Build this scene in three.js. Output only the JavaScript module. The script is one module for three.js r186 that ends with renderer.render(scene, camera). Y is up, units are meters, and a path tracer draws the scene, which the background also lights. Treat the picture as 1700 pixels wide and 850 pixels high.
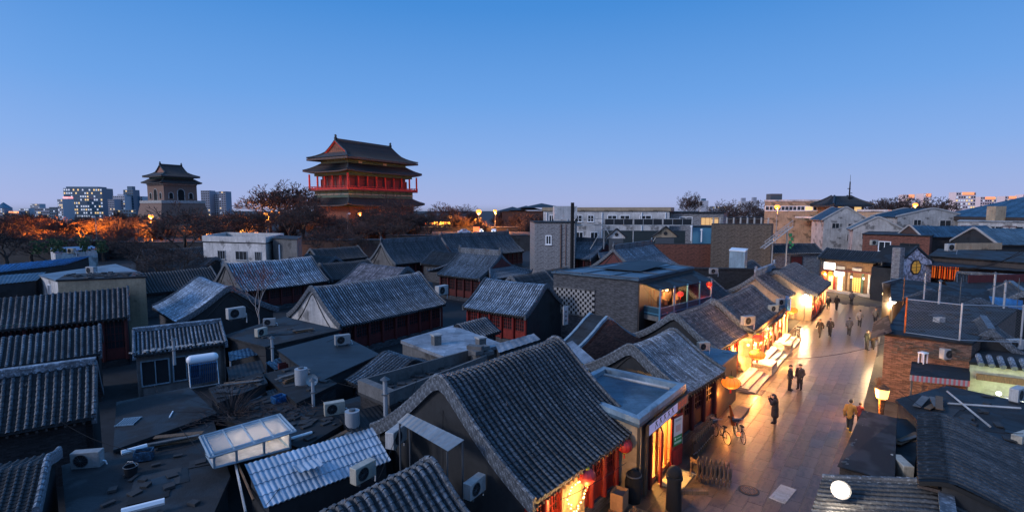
import * as THREE from 'three';
import { mergeGeometries, mergeVertices, toCreasedNormals } from 'three/addons/utils/BufferGeometryUtils.js';
import { RoundedBoxGeometry } from 'three/addons/geometries/RoundedBoxGeometry.js';
import { MarchingCubes } from 'three/addons/objects/MarchingCubes.js';

// ---------- camera, sky, sun, exposure ----------
const scene = new THREE.Scene();
const camera = new THREE.PerspectiveCamera(53.13, 1024 / 511, 0.1, 6000);
camera.position.set(0, 12, 0);
camera.rotation.set(-0.09034, 0, 0);
const renderer = new THREE.WebGLRenderer({ antialias: true });
renderer.toneMapping = THREE.LinearToneMapping;
renderer.toneMappingExposure = 1.0;
renderer.shadowMap.enabled = true;
renderer.setSize(1024, 511);
{
  const W = 512, H = 256, d = new Float32Array(W * H * 4);
  const stops = [[-90, .10, .13, .20], [-8, .2, .25, .4], [0, .40, .455, .74], [3, .33, .45, .78], [6, .25, .43, .82], [11.5, .155, .37, .80], [21, .062, .265, .69], [40, .085, .3, .78], [90, .15, .39, .88]];
  for (let r = 0; r < H; r++) {
    const el = ((r + .5) / H - .5) * 180;
    let k = 0; while (k < stops.length - 2 && el > stops[k + 1][0]) k++;
    const a = stops[k], b = stops[k + 1], t = Math.min(1, Math.max(0, (el - a[0]) / (b[0] - a[0])));
    for (let c = 0; c < W; c++) {
      const ph = ((c + .5) / W - .5) * 2 * Math.PI, i = (r * W + c) * 4;
      const x = Math.cos(ph), z = Math.sin(ph);
      const west = Math.max(0, -x * .8 + z * .6), glow = west * west * Math.exp(-Math.max(0, el) / 34);   // afterglow, behind left
      const add = [.95, .92, 1.1];
      for (let q = 0; q < 3; q++) d[i + q] = (a[q + 1] + (b[q + 1] - a[q + 1]) * t) + add[q] * glow * (el > -10 ? 1 : .2);
      d[i + 3] = 1;
    }
  }
  const t = new THREE.DataTexture(d, W, H, THREE.RGBAFormat, THREE.FloatType);
  t.mapping = THREE.EquirectangularReflectionMapping; t.magFilter = THREE.LinearFilter; t.needsUpdate = true;
  scene.background = t; scene.environment = t;
}
const sun = new THREE.DirectionalLight(new THREE.Color(1, .95, 1), 1.5);   // what is left of the sunset, low in the west
sun.position.set(-200, 112, 85); sun.castShadow = true; sun.shadow.radius = 22;
Object.assign(sun.shadow.camera, { left: -250, right: 250, top: 250, bottom: -250, near: 1, far: 900 });
sun.shadow.mapSize.set(4096, 4096);
sun.name = 'sun'; scene.add(sun);

// ---------- helpers ----------
let seed = 7;
const rnd = () => { seed = (seed + 0x6d2b79f5) | 0; let t = Math.imul(seed ^ (seed >>> 15), 1 | seed); t = (t + Math.imul(t ^ (t >>> 7), 61 | t)) ^ t; return ((t ^ (t >>> 14)) >>> 0) / 4294967296; };
const rr = (a, b) => a + (b - a) * rnd();
const V = (x, y, z) => new THREE.Vector3(x, y, z);
const RAD = Math.PI / 180;
const used = {};
function numbered(n) { const k = used[n] = (used[n] ?? -1) + 1; return k ? n + '_' + String(k).padStart(3, '0') : n; }
function tag(o, label, category, group, kind) {
  if (label) o.userData.label = label; if (category) o.userData.category = category;
  if (group) o.userData.group = group; if (kind) o.userData.kind = kind; return o;
}
function shade(o) { o.traverse((c) => { if (c.isMesh) c.castShadow = c.receiveShadow = true; }); return o; }
function thing(name, label, category, [x, y, z] = [0, 0, 0], turn = 0, group) {
  const o = new THREE.Group(); o.name = numbered(name); o.position.set(x, y, z); o.rotation.y = turn;
  scene.add(o); return tag(o, label, category, group);
}
function obj(name, geo, m, parent, at, turn = 0) {
  const o = new THREE.Mesh(geo.build ? geo.build() : geo, m); o.name = parent ? name : numbered(name);
  if (at) o.position.set(...at); o.rotation.y = turn; o.castShadow = o.receiveShadow = true;
  (parent || scene).add(o); return o;
}
function struct(name, geo, m, parent) { const o = obj(name, geo, m, parent); if (!parent) o.userData.kind = 'structure'; return o; }
function dup(root, pos, turn, label, scale) {
  const c = root.clone(); c.name = numbered(root.name.replace(/_\d{3}$/, '')); c.userData = { ...root.userData }; scene.add(c);
  c.position.set(...pos); if (turn !== undefined) c.rotation.y = turn; if (label) c.userData.label = label; if (scale) c.scale.set(...(Array.isArray(scale) ? scale : [scale, scale, scale]));
  return c;
}
class B {                                    // collects faces, uv in metres
  constructor() { this.p = []; this.u = []; }
  quad(a, b, c, d, uv) {
    const w = Math.hypot(b[0] - a[0], b[1] - a[1], b[2] - a[2]), h = Math.hypot(d[0] - a[0], d[1] - a[1], d[2] - a[2]);
    const t = uv || [[0, 0], [w, 0], [w, h], [0, h]];
    this.p.push(...a, ...b, ...c, ...a, ...c, ...d); this.u.push(...t[0], ...t[1], ...t[2], ...t[0], ...t[2], ...t[3]); return this;
  }
  tri(a, b, c, ta = [a[0], a[2]], tb = [b[0], b[2]], tc = [c[0], c[2]]) { this.p.push(...a, ...b, ...c); this.u.push(...ta, ...tb, ...tc); return this; }
  box(x, y, z, w, h, d, ry = 0, rx = 0, rz = 0) {
    const e = new THREE.Euler(rx, ry, rz, 'YXZ'), q = (i, j, k) => { const v = V(i * w / 2, j * h / 2, k * d / 2).applyEuler(e); return [v.x + x, v.y + y, v.z + z]; };
    this.quad(q(-1, -1, 1), q(1, -1, 1), q(1, 1, 1), q(-1, 1, 1)); this.quad(q(1, -1, -1), q(-1, -1, -1), q(-1, 1, -1), q(1, 1, -1));
    this.quad(q(1, -1, 1), q(1, -1, -1), q(1, 1, -1), q(1, 1, 1)); this.quad(q(-1, -1, -1), q(-1, -1, 1), q(-1, 1, 1), q(-1, 1, -1));
    this.quad(q(-1, 1, 1), q(1, 1, 1), q(1, 1, -1), q(-1, 1, -1)); this.quad(q(-1, -1, -1), q(1, -1, -1), q(1, -1, 1), q(-1, -1, 1)); return this;
  }
  prism(poly, y0, y1, top = true) {          // poly [[x,z],...]
    let ar = 0; poly.forEach((p, i) => { const q = poly[(i + 1) % poly.length]; ar += p[0] * q[1] - q[0] * p[1]; });
    const P = ar > 0 ? [...poly].reverse() : poly;
    P.forEach((p, i) => { const q = P[(i + 1) % P.length]; this.quad([p[0], y0, p[1]], [q[0], y0, q[1]], [q[0], y1, q[1]], [p[0], y1, p[1]]); });
    if (top) for (let i = 1; i < P.length - 1; i++) { this.tri([P[0][0], y1, P[0][1]], [P[i][0], y1, P[i][1]], [P[i + 1][0], y1, P[i + 1][1]]); this.tri([P[0][0], y0, P[0][1]], [P[i + 1][0], y0, P[i + 1][1]], [P[i][0], y0, P[i][1]]); }
    return this;
  }
  tube(a, b, r0, r1 = r0, n = 6, caps = true) {
    const A = V(...a), C = V(...b), d = C.clone().sub(A), L = d.length(); if (L < 1e-6) return this; d.normalize();
    const s = Math.abs(d.y) > .9 ? V(1, 0, 0) : V(0, 1, 0), u = s.cross(d).normalize(), w = d.clone().cross(u);
    const P = (c, r, i) => { const t = i / n * 2 * Math.PI, k = Math.cos(t) * r, l = Math.sin(t) * r; return [c.x + u.x * k + w.x * l, c.y + u.y * k + w.y * l, c.z + u.z * k + w.z * l]; };
    for (let i = 0; i < n; i++) {
      this.quad(P(A, r0, i), P(A, r0, i + 1), P(C, r1, i + 1), P(C, r1, i));
      if (caps && n > 3) { this.tri(a, P(A, r0, i + 1), P(A, r0, i), [0, 0], [.1, 0], [0, .1]); this.tri(b, P(C, r1, i), P(C, r1, i + 1), [0, 0], [.1, 0], [0, .1]); }
    }
    return this;
  }
  path(pts, r, n = 5) { for (let i = 0; i < pts.length - 1; i++) this.tube(pts[i], pts[i + 1], r, r, n); return this; }
  get empty() { return !this.p.length; }
  build(smooth) {
    const g = new THREE.BufferGeometry();
    g.setAttribute('position', new THREE.Float32BufferAttribute(this.p, 3)); g.setAttribute('uv', new THREE.Float32BufferAttribute(this.u, 2));
    g.computeVertexNormals(); return smooth ? toCreasedNormals(g, smooth) : g;
  }
}

// ---------- procedural textures ----------
function hash(x, y, s) { let h = Math.imul(x, 374761393) ^ Math.imul(y, 668265263) ^ Math.imul(s, 1274126177); h = Math.imul(h ^ (h >>> 13), 1274126177); return ((h ^ (h >>> 16)) >>> 0) / 4294967296; }
function vn(x, y, per, s) {
  const xi = Math.floor(x), yi = Math.floor(y), fx = x - xi, fy = y - yi, u = fx * fx * (3 - 2 * fx), v = fy * fy * (3 - 2 * fy), m = (a) => ((a % per) + per) % per;
  const a = hash(m(xi), m(yi), s), b = hash(m(xi + 1), m(yi), s), c = hash(m(xi), m(yi + 1), s), d = hash(m(xi + 1), m(yi + 1), s);
  return a + (b - a) * u + (c - a) * v + (a - b - c + d) * u * v;
}
function fbm(x, y, f, o, s) { let t = 0, a = .5, n = 0; for (let i = 0; i < o; i++) { t += a * vn(x * f, y * f, f, s + i); n += a; a *= .55; f *= 2; } return t / n; }
function tex(size, fn, metres, srgb = true) {
  const d = new Uint8Array(size * size * 4);
  for (let j = 0; j < size; j++) for (let i = 0; i < size; i++) {
    const c = fn(i / size, j / size), k = (j * size + i) * 4, q = Array.isArray(c) ? c : [c, c, c];
    for (let n = 0; n < 3; n++) d[k + n] = Math.max(0, Math.min(255, q[n] * 255)); d[k + 3] = 255;
  }
  const t = new THREE.DataTexture(d, size, size); t.wrapS = t.wrapT = THREE.RepeatWrapping; t.magFilter = THREE.LinearFilter; t.minFilter = THREE.LinearMipmapLinearFilter; t.generateMipmaps = true;
  t.repeat.set(1 / metres[0], 1 / metres[1]); if (srgb) t.colorSpace = THREE.SRGBColorSpace; t.needsUpdate = true; return t;
}
const ss = (a, b, x) => { const t = Math.min(1, Math.max(0, (x - a) / (b - a))); return t * t * (3 - 2 * t); };
const mottled = tex(512, (u, v) => { const a = fbm(u, v, 4, 5, 1), b = fbm(u, v, 32, 3, 9), c = ss(.62, .75, fbm(u, v, 16, 3, 21)); const sp = ss(.66, .74, fbm(u, v, 40, 2, 121)); return .34 + .52 * a + .45 * (b - .5) + .2 * c + .3 * sp; }, [2.6, 2.6]);
const mottledBump = tex(256, (u, v) => fbm(u, v, 24, 3, 9), [1.3, 1.3], false);
const stained = tex(512, (u, v) => { const a = fbm(u, v, 3, 5, 3), st = fbm(u * 1, v * .12, 24, 4, 5), b = fbm(u, v, 48, 2, 6); const k = .7 + .28 * a + .18 * (st - .5) + .12 * (b - .5) - .25 * ss(.55, .75, fbm(u, v, 5, 4, 44)); return [k, k * .985, k * .965]; }, [5, 5]);
const tarry = tex(512, (u, v) => { const a = fbm(u, v, 3, 5, 31), st = fbm(u * .25, v, 16, 4, 35), b = fbm(u, v, 64, 2, 6), pool = ss(.5, .62, fbm(u, v, 4, 4, 61)); const seam = (v * 6 % 1) < .02 ? -.12 : 0; return .42 + .4 * a + .3 * (st - .5) + .15 * (b - .5) + .07 * pool + seam; }, [6, 6]);
const tarryRough = tex(256, (u, v) => { const pool = ss(.45, .6, fbm(u, v, 4, 4, 61)); return .9 - .25 * pool; }, [6, 6], false);
function brickFn(bump) {
  return (u, v) => {
    const rows = 16, cols = 8, y = v * rows, r = Math.floor(y), x = u * cols + (r % 2 ? .5 : 0), c = ((Math.floor(x) % cols) + cols) % cols, fx = x - Math.floor(x), fy = y - r;
    const m = fx < .035 || fy < .12; const n = fbm(u, v, 32, 3, 12), t = hash(c, r, 5);
    if (bump) return m ? .1 : .7 + .3 * n;
    const wear = fbm(u, v, 3, 4, 71);
    return m ? .78 + .1 * n - .2 * wear : .48 + .32 * t + .22 * (n - .5) + .2 * (wear - .4);
  };
}
const brickMap = tex(512, brickFn(false), [2, 1.04]), brickBump = tex(512, brickFn(true), [2, 1.04], false);
const woodMap = tex(256, (u, v) => { const g = fbm(u * 1, v * .08, 32, 3, 15); return .6 + .4 * g; }, [.8, .8]);
const paveMap = tex(512, (u, v) => { const a = fbm(u, v, 4, 5, 81), b = fbm(u, v, 64, 2, 86), s = ss(.6, .72, fbm(u, v, 9, 3, 88)); return .55 + .4 * a + .2 * (b - .5) - .18 * s; }, [3.1, 3.1]);
const barkMap = tex(256, (u, v) => .5 + .5 * fbm(u, v * .3, 16, 4, 91), [1, 1]);
const fabricMap = tex(256, (u, v) => .7 + .3 * fbm(u, v, 8, 5, 95), [.6, .6]);

// ---------- materials (linear albedo) ----------
const mat = (r, g, b, o = {}) => { const m = new THREE.MeshStandardMaterial({ roughness: .85, ...o }); m.color.setRGB(r, g, b); return m; };
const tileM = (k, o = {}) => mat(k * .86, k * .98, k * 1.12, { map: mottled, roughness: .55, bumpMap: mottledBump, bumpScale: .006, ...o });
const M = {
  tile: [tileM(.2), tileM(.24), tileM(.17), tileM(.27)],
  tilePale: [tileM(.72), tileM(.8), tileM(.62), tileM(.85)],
  tileMid: [tileM(.4), tileM(.48), tileM(.34), tileM(.55)],
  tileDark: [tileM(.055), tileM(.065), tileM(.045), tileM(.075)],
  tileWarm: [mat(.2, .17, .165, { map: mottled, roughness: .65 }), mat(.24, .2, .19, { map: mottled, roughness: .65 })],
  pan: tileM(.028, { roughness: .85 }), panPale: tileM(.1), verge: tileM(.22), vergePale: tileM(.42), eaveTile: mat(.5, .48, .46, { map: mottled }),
  brick: mat(.155, .155, .165, { map: brickMap, bumpMap: brickBump, bumpScale: .012 }),
  brickDark: mat(.055, .053, .058, { map: brickMap, bumpMap: brickBump, bumpScale: .012 }),
  brickPale: mat(.46, .45, .46, { map: brickMap, bumpMap: brickBump, bumpScale: .01 }),
  brickTan: mat(.27, .21, .16, { map: brickMap, bumpMap: brickBump, bumpScale: .012 }),
  brickRed: mat(.36, .13, .085, { map: brickMap, bumpMap: brickBump, bumpScale: .012 }),
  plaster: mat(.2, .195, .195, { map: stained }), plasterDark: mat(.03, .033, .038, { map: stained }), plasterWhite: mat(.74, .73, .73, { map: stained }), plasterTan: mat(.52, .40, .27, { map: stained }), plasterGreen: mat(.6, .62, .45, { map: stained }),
  concrete: mat(.17, .17, .172, { map: stained, bumpMap: mottledBump, bumpScale: .01 }), concreteDark: mat(.05, .052, .056, { map: stained }), concretePale: mat(.55, .54, .53, { map: stained }),
  tar: mat(.03, .035, .041, { map: tarry, roughnessMap: tarryRough, roughness: 1, bumpMap: mottledBump, bumpScale: .01 }), tarDark: mat(.014, .018, .022, { map: tarry, roughnessMap: tarryRough, roughness: 1 }),
  membrane: mat(.03, .05, .068, { map: tarry, roughness: .6 }), paleRoof: mat(.62, .66, .72, { map: tarry, roughnessMap: tarryRough, roughness: .7 }), blueRoof: mat(.16, .28, .38, { map: tarry, roughness: .45 }),
  blueSheet: mat(.03, .18, .45, { map: mottled, roughness: .4 }), blueSheetDark: mat(.05, .13, .22, { map: mottled, roughness: .45 }), greySheet: mat(.2, .26, .32, { map: stained, roughness: .4 }), paleSheet: mat(.5, .62, .76, { map: stained, roughness: .5 }),
  redWood: mat(.3, .025, .018, { map: woodMap, roughness: .5 }), redDark: mat(.14, .02, .018, { map: woodMap, roughness: .55 }), brownWood: mat(.22, .12, .06, { map: woodMap }), darkWood: mat(.06, .045, .04, { map: woodMap, roughness: .6 }), greenWood: mat(.09, .16, .12, { map: woodMap }), paleWood: mat(.42, .29, .17, { map: woodMap }),
  white: mat(.78, .78, .78, { roughness: .45 }), dirtyWhite: mat(.62, .62, .62, { map: stained, roughness: .5 }), grey: mat(.3, .31, .32, { roughness: .5 }), darkGrey: mat(.08, .085, .09, { roughness: .5 }), black: mat(.008, .008, .009, { roughness: 1 }), bluePaint: mat(.06, .2, .3, { roughness: .5 }), paleBlue: mat(.3, .42, .52, { map: stained, roughness: .4 }), greenPaint: mat(.02, .28, .12, { roughness: .5 }),
  metal: mat(.45, .46, .47, { metalness: .8, roughness: .4 }), rust: mat(.35, .13, .04, { map: mottled }), orange: mat(.8, .16, .02, { map: fabricMap }), red: mat(.6, .02, .015, { roughness: .5 }), yellow: mat(.75, .45, .03),
  glass: mat(.02, .025, .03, { roughness: .08, metalness: 0 }), glassBlue: mat(.03, .07, .1, { roughness: .08 }),
  bark: mat(.10, .075, .06, { map: barkMap, roughness: .95 }), twig: mat(.05, .034, .03, { roughness: .95 }), twigPale: mat(.36, .29, .25, { roughness: .9 }), leafRust: mat(.22, .075, .05, { roughness: .9 }), leaf: mat(.03, .06, .02, { roughness: .8 }),
  pave: [mat(.13, .09, .064, { map: paveMap, roughness: .3 }), mat(.124, .085, .06, { map: paveMap, roughness: .36 }), mat(.137, .094, .067, { map: paveMap, roughness: .3 }), mat(.117, .081, .058, { map: paveMap, roughness: .38 })],
  ground: mat(.018, .019, .022, { map: paveMap }), step: mat(.55, .5, .44, { map: paveMap }),
  tarPatch: mat(.06, .066, .075, { map: tarry }), skin: mat(.5, .3, .21, { roughness: .6 }), hair: mat(.015, .012, .01, { roughness: .6 }),
};
const emit = (r, g, b, k) => { const m = new THREE.MeshStandardMaterial({ roughness: .6 }); m.color.setRGB(Math.min(.8, r), Math.min(.8, g), Math.min(.8, b)); m.emissive.setRGB(r, g, b); m.emissiveIntensity = k; return m; };
const E = {
  sodium: emit(1, .36, .06, 2.1), warm: emit(1, .62, .25, 6), white: emit(1, .93, .82, 7), cool: emit(.85, .95, 1, 3), orange: emit(1, .22, .02, 1.15), lanternRed: emit(1, .05, .02, .55), lanternOff: mat(.5, .03, .03, { roughness: .5 }),
  winWarm: emit(1, .62, .25, .75), winCool: emit(.85, .9, 1, .33), winDim: emit(1, .5, .18, .4), winRed: emit(1, .17, .025, .5), signWhite: emit(1, .95, .85, 1.8), signBlue: emit(.3, .45, 1, 1.6), purple: emit(.5, .35, 1, 1), neonRed: emit(1, .18, .05, 1.6),
};
function lamp(x, y, z, [r, g, b], power, radius = 4) {
  const l = new THREE.PointLight(new THREE.Color().setRGB(r, g, b), power * (power > 250 ? 2 : 14)); l.position.set(x, y, z); l.castShadow = true; l.shadow.radius = radius; l.name = numbered('lamp_light'); scene.add(l); return l;
}
// ---------- tiled houses ----------
const roofY = (o, z) => { const w = o.w, k = o.k ?? .38; let t = Math.min(1.06, Math.abs(z) / w); if (o.ridge !== 'crest') t = (Math.sqrt(t * t + .0064) - .08) / .92; return o.hr - (o.hr - o.he) * ((1 + k) * t - k * t * t); };
function crossSection(o, tl, wb = o.wb ?? o.w) {               // points from back eave to front eave, one per tile course
  const n = Math.max(5, Math.round(o.w * 1.2 / tl)), pts = [];
  for (let i = -n; i <= n; i++) { const z = (i < 0 ? wb : o.w) * i / n; pts.push([z, roofY(o, z)]); }
  return pts;
}
function tileRow(pts, r, seg, lift = .009, uo = 0) {
  const b = new B(), N = pts.length - 1, mid = N / 2;
  const ring = (p, q, rad, up) => { const dz = q[0] - p[0], dy = q[1] - p[1], l = Math.hypot(dz, dy), nz = -dy / l, ny = dz / l; return (base) => { const o = []; for (let i = 0; i <= seg; i++) { const t = Math.PI * i / seg, h = rad * Math.sin(t) * 1.1 + up; o.push([Math.cos(t) * rad, base[1] + ny * h, base[0] + nz * h]); } return o; }; };
  let d = uo * 1.37;
  for (let i = 0; i < N; i++) {
    const p = pts[i], q = pts[i + 1], front = i >= mid, l = Math.hypot(q[0] - p[0], q[1] - p[1]);
    const small = [r * .9, 0], big = [r * 1.05, lift], A = ring(p, q, ...(front ? small : big))(p), C = ring(p, q, ...(front ? big : small))(q);
    for (let k = 0; k < seg; k++) b.quad(A[k], C[k], C[k + 1], A[k + 1], [[uo + k / seg * .3, d], [uo + k / seg * .3, d + l], [uo + (k + 1) / seg * .3, d + l], [uo + (k + 1) / seg * .3, d]]);
    const W = front ? C : A, c = front ? q : p;                         // the open lip of each course
    for (let k = 0; k < seg; k++) b.tri([0, c[1], c[0]], W[k], W[k + 1], [0, d], [.05, d], [.05, d + .05]);
    d += l;
  }
  return b;
}
// o: name,label,x,z,a,L,w,hr,he,ext[l,r],rows 'each'|'stuff',sp,tl,tile,ridge,facade,gable,wall,hip
function house(o) {
  const [eL, eR] = o.ext || [0, 0], a = o.a * RAD, sh = (eR - eL) / 2, L = o.L + eL + eR;
  const g = thing(o.name || 'tile_roofed_house', o.label, o.cat || 'house', [o.x + Math.cos(a) * sh, 0, o.z - Math.sin(a) * sh], a, o.group);
  g.userData.L = undefined; delete g.userData.L;
  const tl = o.tl ?? .2, sp0 = o.sp ?? .27, r = (o.r ?? sp0 * .28), pts = crossSection(o, tl), tiles = o.tile || M.tile, w = o.w;
  const inset = o.inset ?? .5, gx = L / 2 - .12;
  // roof body: pans in courses, underside, fascia
  const rb = new B(), rx = L / 2 - .02, sg = o.sag ?? .07 * L / 8, wob = rnd() * 6, S = (x) => -sg * (1 - Math.pow(2 * x / L, 2)) * (1 + .35 * Math.sin(x * 1.3 + wob)), NX = 8;
  for (let i = 0; i < pts.length - 1; i++) {
    const p = pts[i], q = pts[i + 1], up = .014, A = p[1] + (i >= (pts.length - 1) / 2 ? 0 : up), C = q[1] + (i >= (pts.length - 1) / 2 ? up : 0);
    for (let n = 0; n < NX; n++) { const xa = -rx + 2 * rx * n / NX, xb = -rx + 2 * rx * (n + 1) / NX, sa = S(xa), sb = S(xb); rb.quad([xa, A + sa, p[0]], [xa, C + sa, q[0]], [xb, C + sb, q[0]], [xb, A + sb, p[0]], [[xa, p[0]], [xa, q[0]], [xb, q[0]], [xb, p[0]]]); }
  }
  const wB = o.wb ?? w, cp = [-1, -.75, -.5, -.25, 0, .25, .5, .75, 1].map((t) => { const z = t * (t < 0 ? wB : w); return [z, roofY(o, z) - .13]; });
  for (let i = 0; i < 8; i++) rb.quad([-rx, cp[i][1], cp[i][0]], [rx, cp[i][1], cp[i][0]], [rx, cp[i + 1][1], cp[i + 1][0]], [-rx, cp[i + 1][1], cp[i + 1][0]]);
  for (const s of [0, 8]) rb.quad([-rx, cp[s][1], cp[s][0]], [rx, cp[s][1], cp[s][0]], [rx, cp[s][1] + .13, cp[s][0]], [-rx, cp[s][1] + .13, cp[s][0]]);
  for (const sx of [-rx, rx]) for (let i = 0; i < 8; i++) rb.quad([sx, cp[i][1], cp[i][0]], [sx, cp[i + 1][1], cp[i + 1][0]], [sx, cp[i + 1][1] + .13, cp[i + 1][0]], [sx, cp[i][1] + .13, cp[i][0]]);
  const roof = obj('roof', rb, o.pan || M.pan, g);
  const nr = Math.max(3, Math.floor((L - .3) / sp0)), sp = (L - .3) / nr, x0 = -L / 2 + .15 + sp / 2;
  if (o.rows === 'each') {
    const geos = [0, 1, 2, 3, 4, 5].map((k) => tileRow(pts, r, 5, o.lift, k * .43 + rnd()).build(.9));
    for (let i = 0; i < nr; i++) { const m = obj('tile_row', geos[Math.floor(rnd() * 6)], tiles[Math.floor(rnd() * tiles.length)], roof, [x0 + i * sp + rr(-.008, .008), S(x0 + i * sp) + rr(-.008, .008), 0]); m.rotation.y = rr(-.003, .003); }
  } else {
    const kinds = [0, 1, 2, 3].map(() => []); for (let i = 0; i < nr; i++) kinds[Math.floor(rnd() * 4)].push(x0 + i * sp);
    const m4 = new THREE.Matrix4(), col = new THREE.Color();
    kinds.forEach((xs, k) => {
      if (!xs.length) return; const im = new THREE.InstancedMesh(tileRow(crossSection(o, o.tl ?? .42), r, 4, .009, k * .61 + rnd()).build(.9), tiles[k % tiles.length], xs.length);
      xs.forEach((x, i) => { m4.makeTranslation(x, S(x) + rr(-.006, .006), 0); im.setMatrixAt(i, m4); const q = rr(.75, 1.25); im.setColorAt(i, col.setRGB(q, q, q)); });
      im.name = 'tile_rows'; im.userData.kind = 'stuff'; im.castShadow = im.receiveShadow = true; roof.add(im);
    });
  }
  // verges: thick tiled edge over each gable, ends of tiles along the eaves
  if (!o.noVerge) for (const s of [-1, 1]) {
    const vb = new B(), vp = crossSection(o, .35), X0 = s * (L / 2 - .12), X1 = s * (L / 2 + .06);
    for (let i = 0; i < vp.length - 1; i++) {
      const [z0, y0] = vp[i], [z1, y1] = vp[i + 1], t = .1, bt = o.bofeng ?? .3;
      vb.quad([X0, y0 + t, z0], [X0, y1 + t, z1], [X1, y1 + t, z1], [X1, y0 + t, z0]);
      vb.quad([X1, y0 - bt, z0], [X1, y1 - bt, z1], [X1, y1 + t, z1], [X1, y0 + t, z0]); vb.quad([X0, y0 - bt, z0], [X0, y1 - bt, z1], [X0, y1 + t, z1], [X0, y0 + t, z0]);
      vb.quad([X0, y0 - bt, z0], [X0, y1 - bt, z1], [X1, y1 - bt, z1], [X1, y0 - bt, z0]);
    }
    for (const i of [0, vp.length - 1]) { const [z, y] = vp[i]; vb.quad([X0, y - .3, z], [X1, y - .3, z], [X1, y + .1, z], [X0, y + .1, z]); }
    const vg = obj('gable_verge', vb, o.vergeMat || M.verge, roof);
    const geo = tileRow(crossSection(o, .3), .085, 4); for (let i = 1; i < geo.p.length; i += 3) geo.p[i] += .1;
    const ed = obj('verge_tiles', geo, o.vergeMat || M.verge, roof, [s * (L / 2 - .03), 0, 0]);
  }
  if (o.eaveTiles) {
    const eb = new B();
    for (const s of [1, -1]) for (let i = 0; i < nr; i++) {
      const x = x0 + i * sp, y = roofY(o, s > 0 ? w : wB) + .03 + S(x), z = s * ((s > 0 ? w : wB) + .02);
      for (let k = 0; k < 8; k++) { const t0 = k / 8 * 2 * Math.PI, t1 = (k + 1) / 8 * 2 * Math.PI, q = r * .95; eb.tri([x, y, z + s * .015], [x + Math.cos(t0) * q, y + Math.sin(t0) * q, z], [x + Math.cos(t1) * q, y + Math.sin(t1) * q, z]); }
      const xm = x + sp / 2; eb.tri([xm - sp * .3, y - .02, z], [xm, y - .15, z], [xm + sp * .3, y - .02, z]);
    }
    obj('eave_tiles', eb, o.eaveTiles === true ? M.eaveTile : o.eaveTiles, roof);
  }
  const fb = new B(); for (let i = 0; i < Math.floor(L / .3) && L > 2; i++) for (const s of [-1, 1]) fb.box(-L / 2 + .2 + i * .3, roofY(o, s > 0 ? w : wB) - .2, s * ((s > 0 ? w : wB) - .22), .09, .09, .5);
  if (!fb.empty) obj('rafter_ends', fb, o.rafter || M.darkWood, g);
  if (o.ridge === 'crest' || o.ridge === 'band') {
    const cb = new B(), h = o.ridge === 'crest' ? .5 : .12, y = o.hr + .04;
    cb.box(0, y + h / 2 - .1, 0, L - .1, h + .2, .22); cb.box(0, y + h + .04, 0, L + .04, .09, .34); if (h > .3) { cb.box(0, y + .1, 0, L, .07, .32); }
    obj('ridge_crest', cb, o.crestMat || M.verge, roof);
    if (h > .3) for (const s of [-1, 1]) {
      const shp = new THREE.Shape(); [[0, 0], [.5, 0], [.46, .35], [.3, .55], [.36, .8], [.2, 1.02], [.05, .92], [.12, .72], [-.02, .5]].forEach((p, i) => i ? shp.lineTo(...p) : shp.moveTo(...p));
      const eg = new THREE.ExtrudeGeometry(shp, { depth: .18, bevelEnabled: true, bevelSize: .02, bevelThickness: .02, bevelSegments: 1 }); eg.translate(-.25, 0, -.09);
      const om = obj('ridge_ornament', eg, o.crestMat || M.verge, roof, [s * (L / 2 - .2), o.hr, 0]); if (s > 0) om.rotation.y = Math.PI;
    }
  }
  // walls
  const wz = w - inset, wz2 = wB - inset, wb = new B(), gb = new B(), wallTop = roofY(o, wz) - .12, th = .26;
  if (o.facade !== 'red' && o.facade !== 'open') obj('wall', new B().quad([-gx + .03, 0, wz], [gx - .03, 0, wz], [gx - .03, wallTop, wz], [-gx + .03, wallTop, wz]), o.wall || M.brick, g);
  { const wt2 = roofY(o, wz2) - .12; wb.quad([gx - .03, 0, -wz2], [-gx + .03, 0, -wz2], [-gx + .03, wt2, -wz2], [gx - .03, wt2, -wz2]); }
  obj('wall', wb, o.wall || M.brick, g);
  for (const s of [-1, 1]) {
    const b = new B(), N = 14;
    for (let i = 0; i < N; i++) {
      const z0 = -wz2 + (wz + wz2) * i / N, z1 = -wz2 + (wz + wz2) * (i + 1) / N, y0 = roofY(o, z0) - .1, y1 = roofY(o, z1) - .1;
      for (const X of [s * gx, s * (gx - th)]) b.quad([X, 0, z0], [X, 0, z1], [X, y1, z1], [X, y0, z0], [[z0, 0], [z1, 0], [z1, y1], [z0, y0]]);
    }
    for (const z of [-wz2, wz]) { const yt = roofY(o, z) - .12; b.quad([s * gx, 0, z], [s * (gx - th), 0, z], [s * (gx - th), yt, z], [s * gx, yt, z]); }
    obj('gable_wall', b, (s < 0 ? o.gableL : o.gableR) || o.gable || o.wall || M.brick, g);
    if (o.gableTrim) {                                 // shallow moulding that follows the roof line inside the gable
      const tb = new B(), inner = 1 - .3;
      for (let i = 0; i < N; i++) { const z0 = (-wz + 2 * wz * i / N) * inner, z1 = (-wz + 2 * wz * (i + 1) / N) * inner; const y0 = roofY(o, z0 / inner) - .55, y1 = roofY(o, z1 / inner) - .55; tb.tube([s * (gx + .02), y0, z0], [s * (gx + .02), y1, z1], .05, .05, 4); }
      obj('gable_moulding', tb, M.concreteDark, g);
    }
  }
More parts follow.
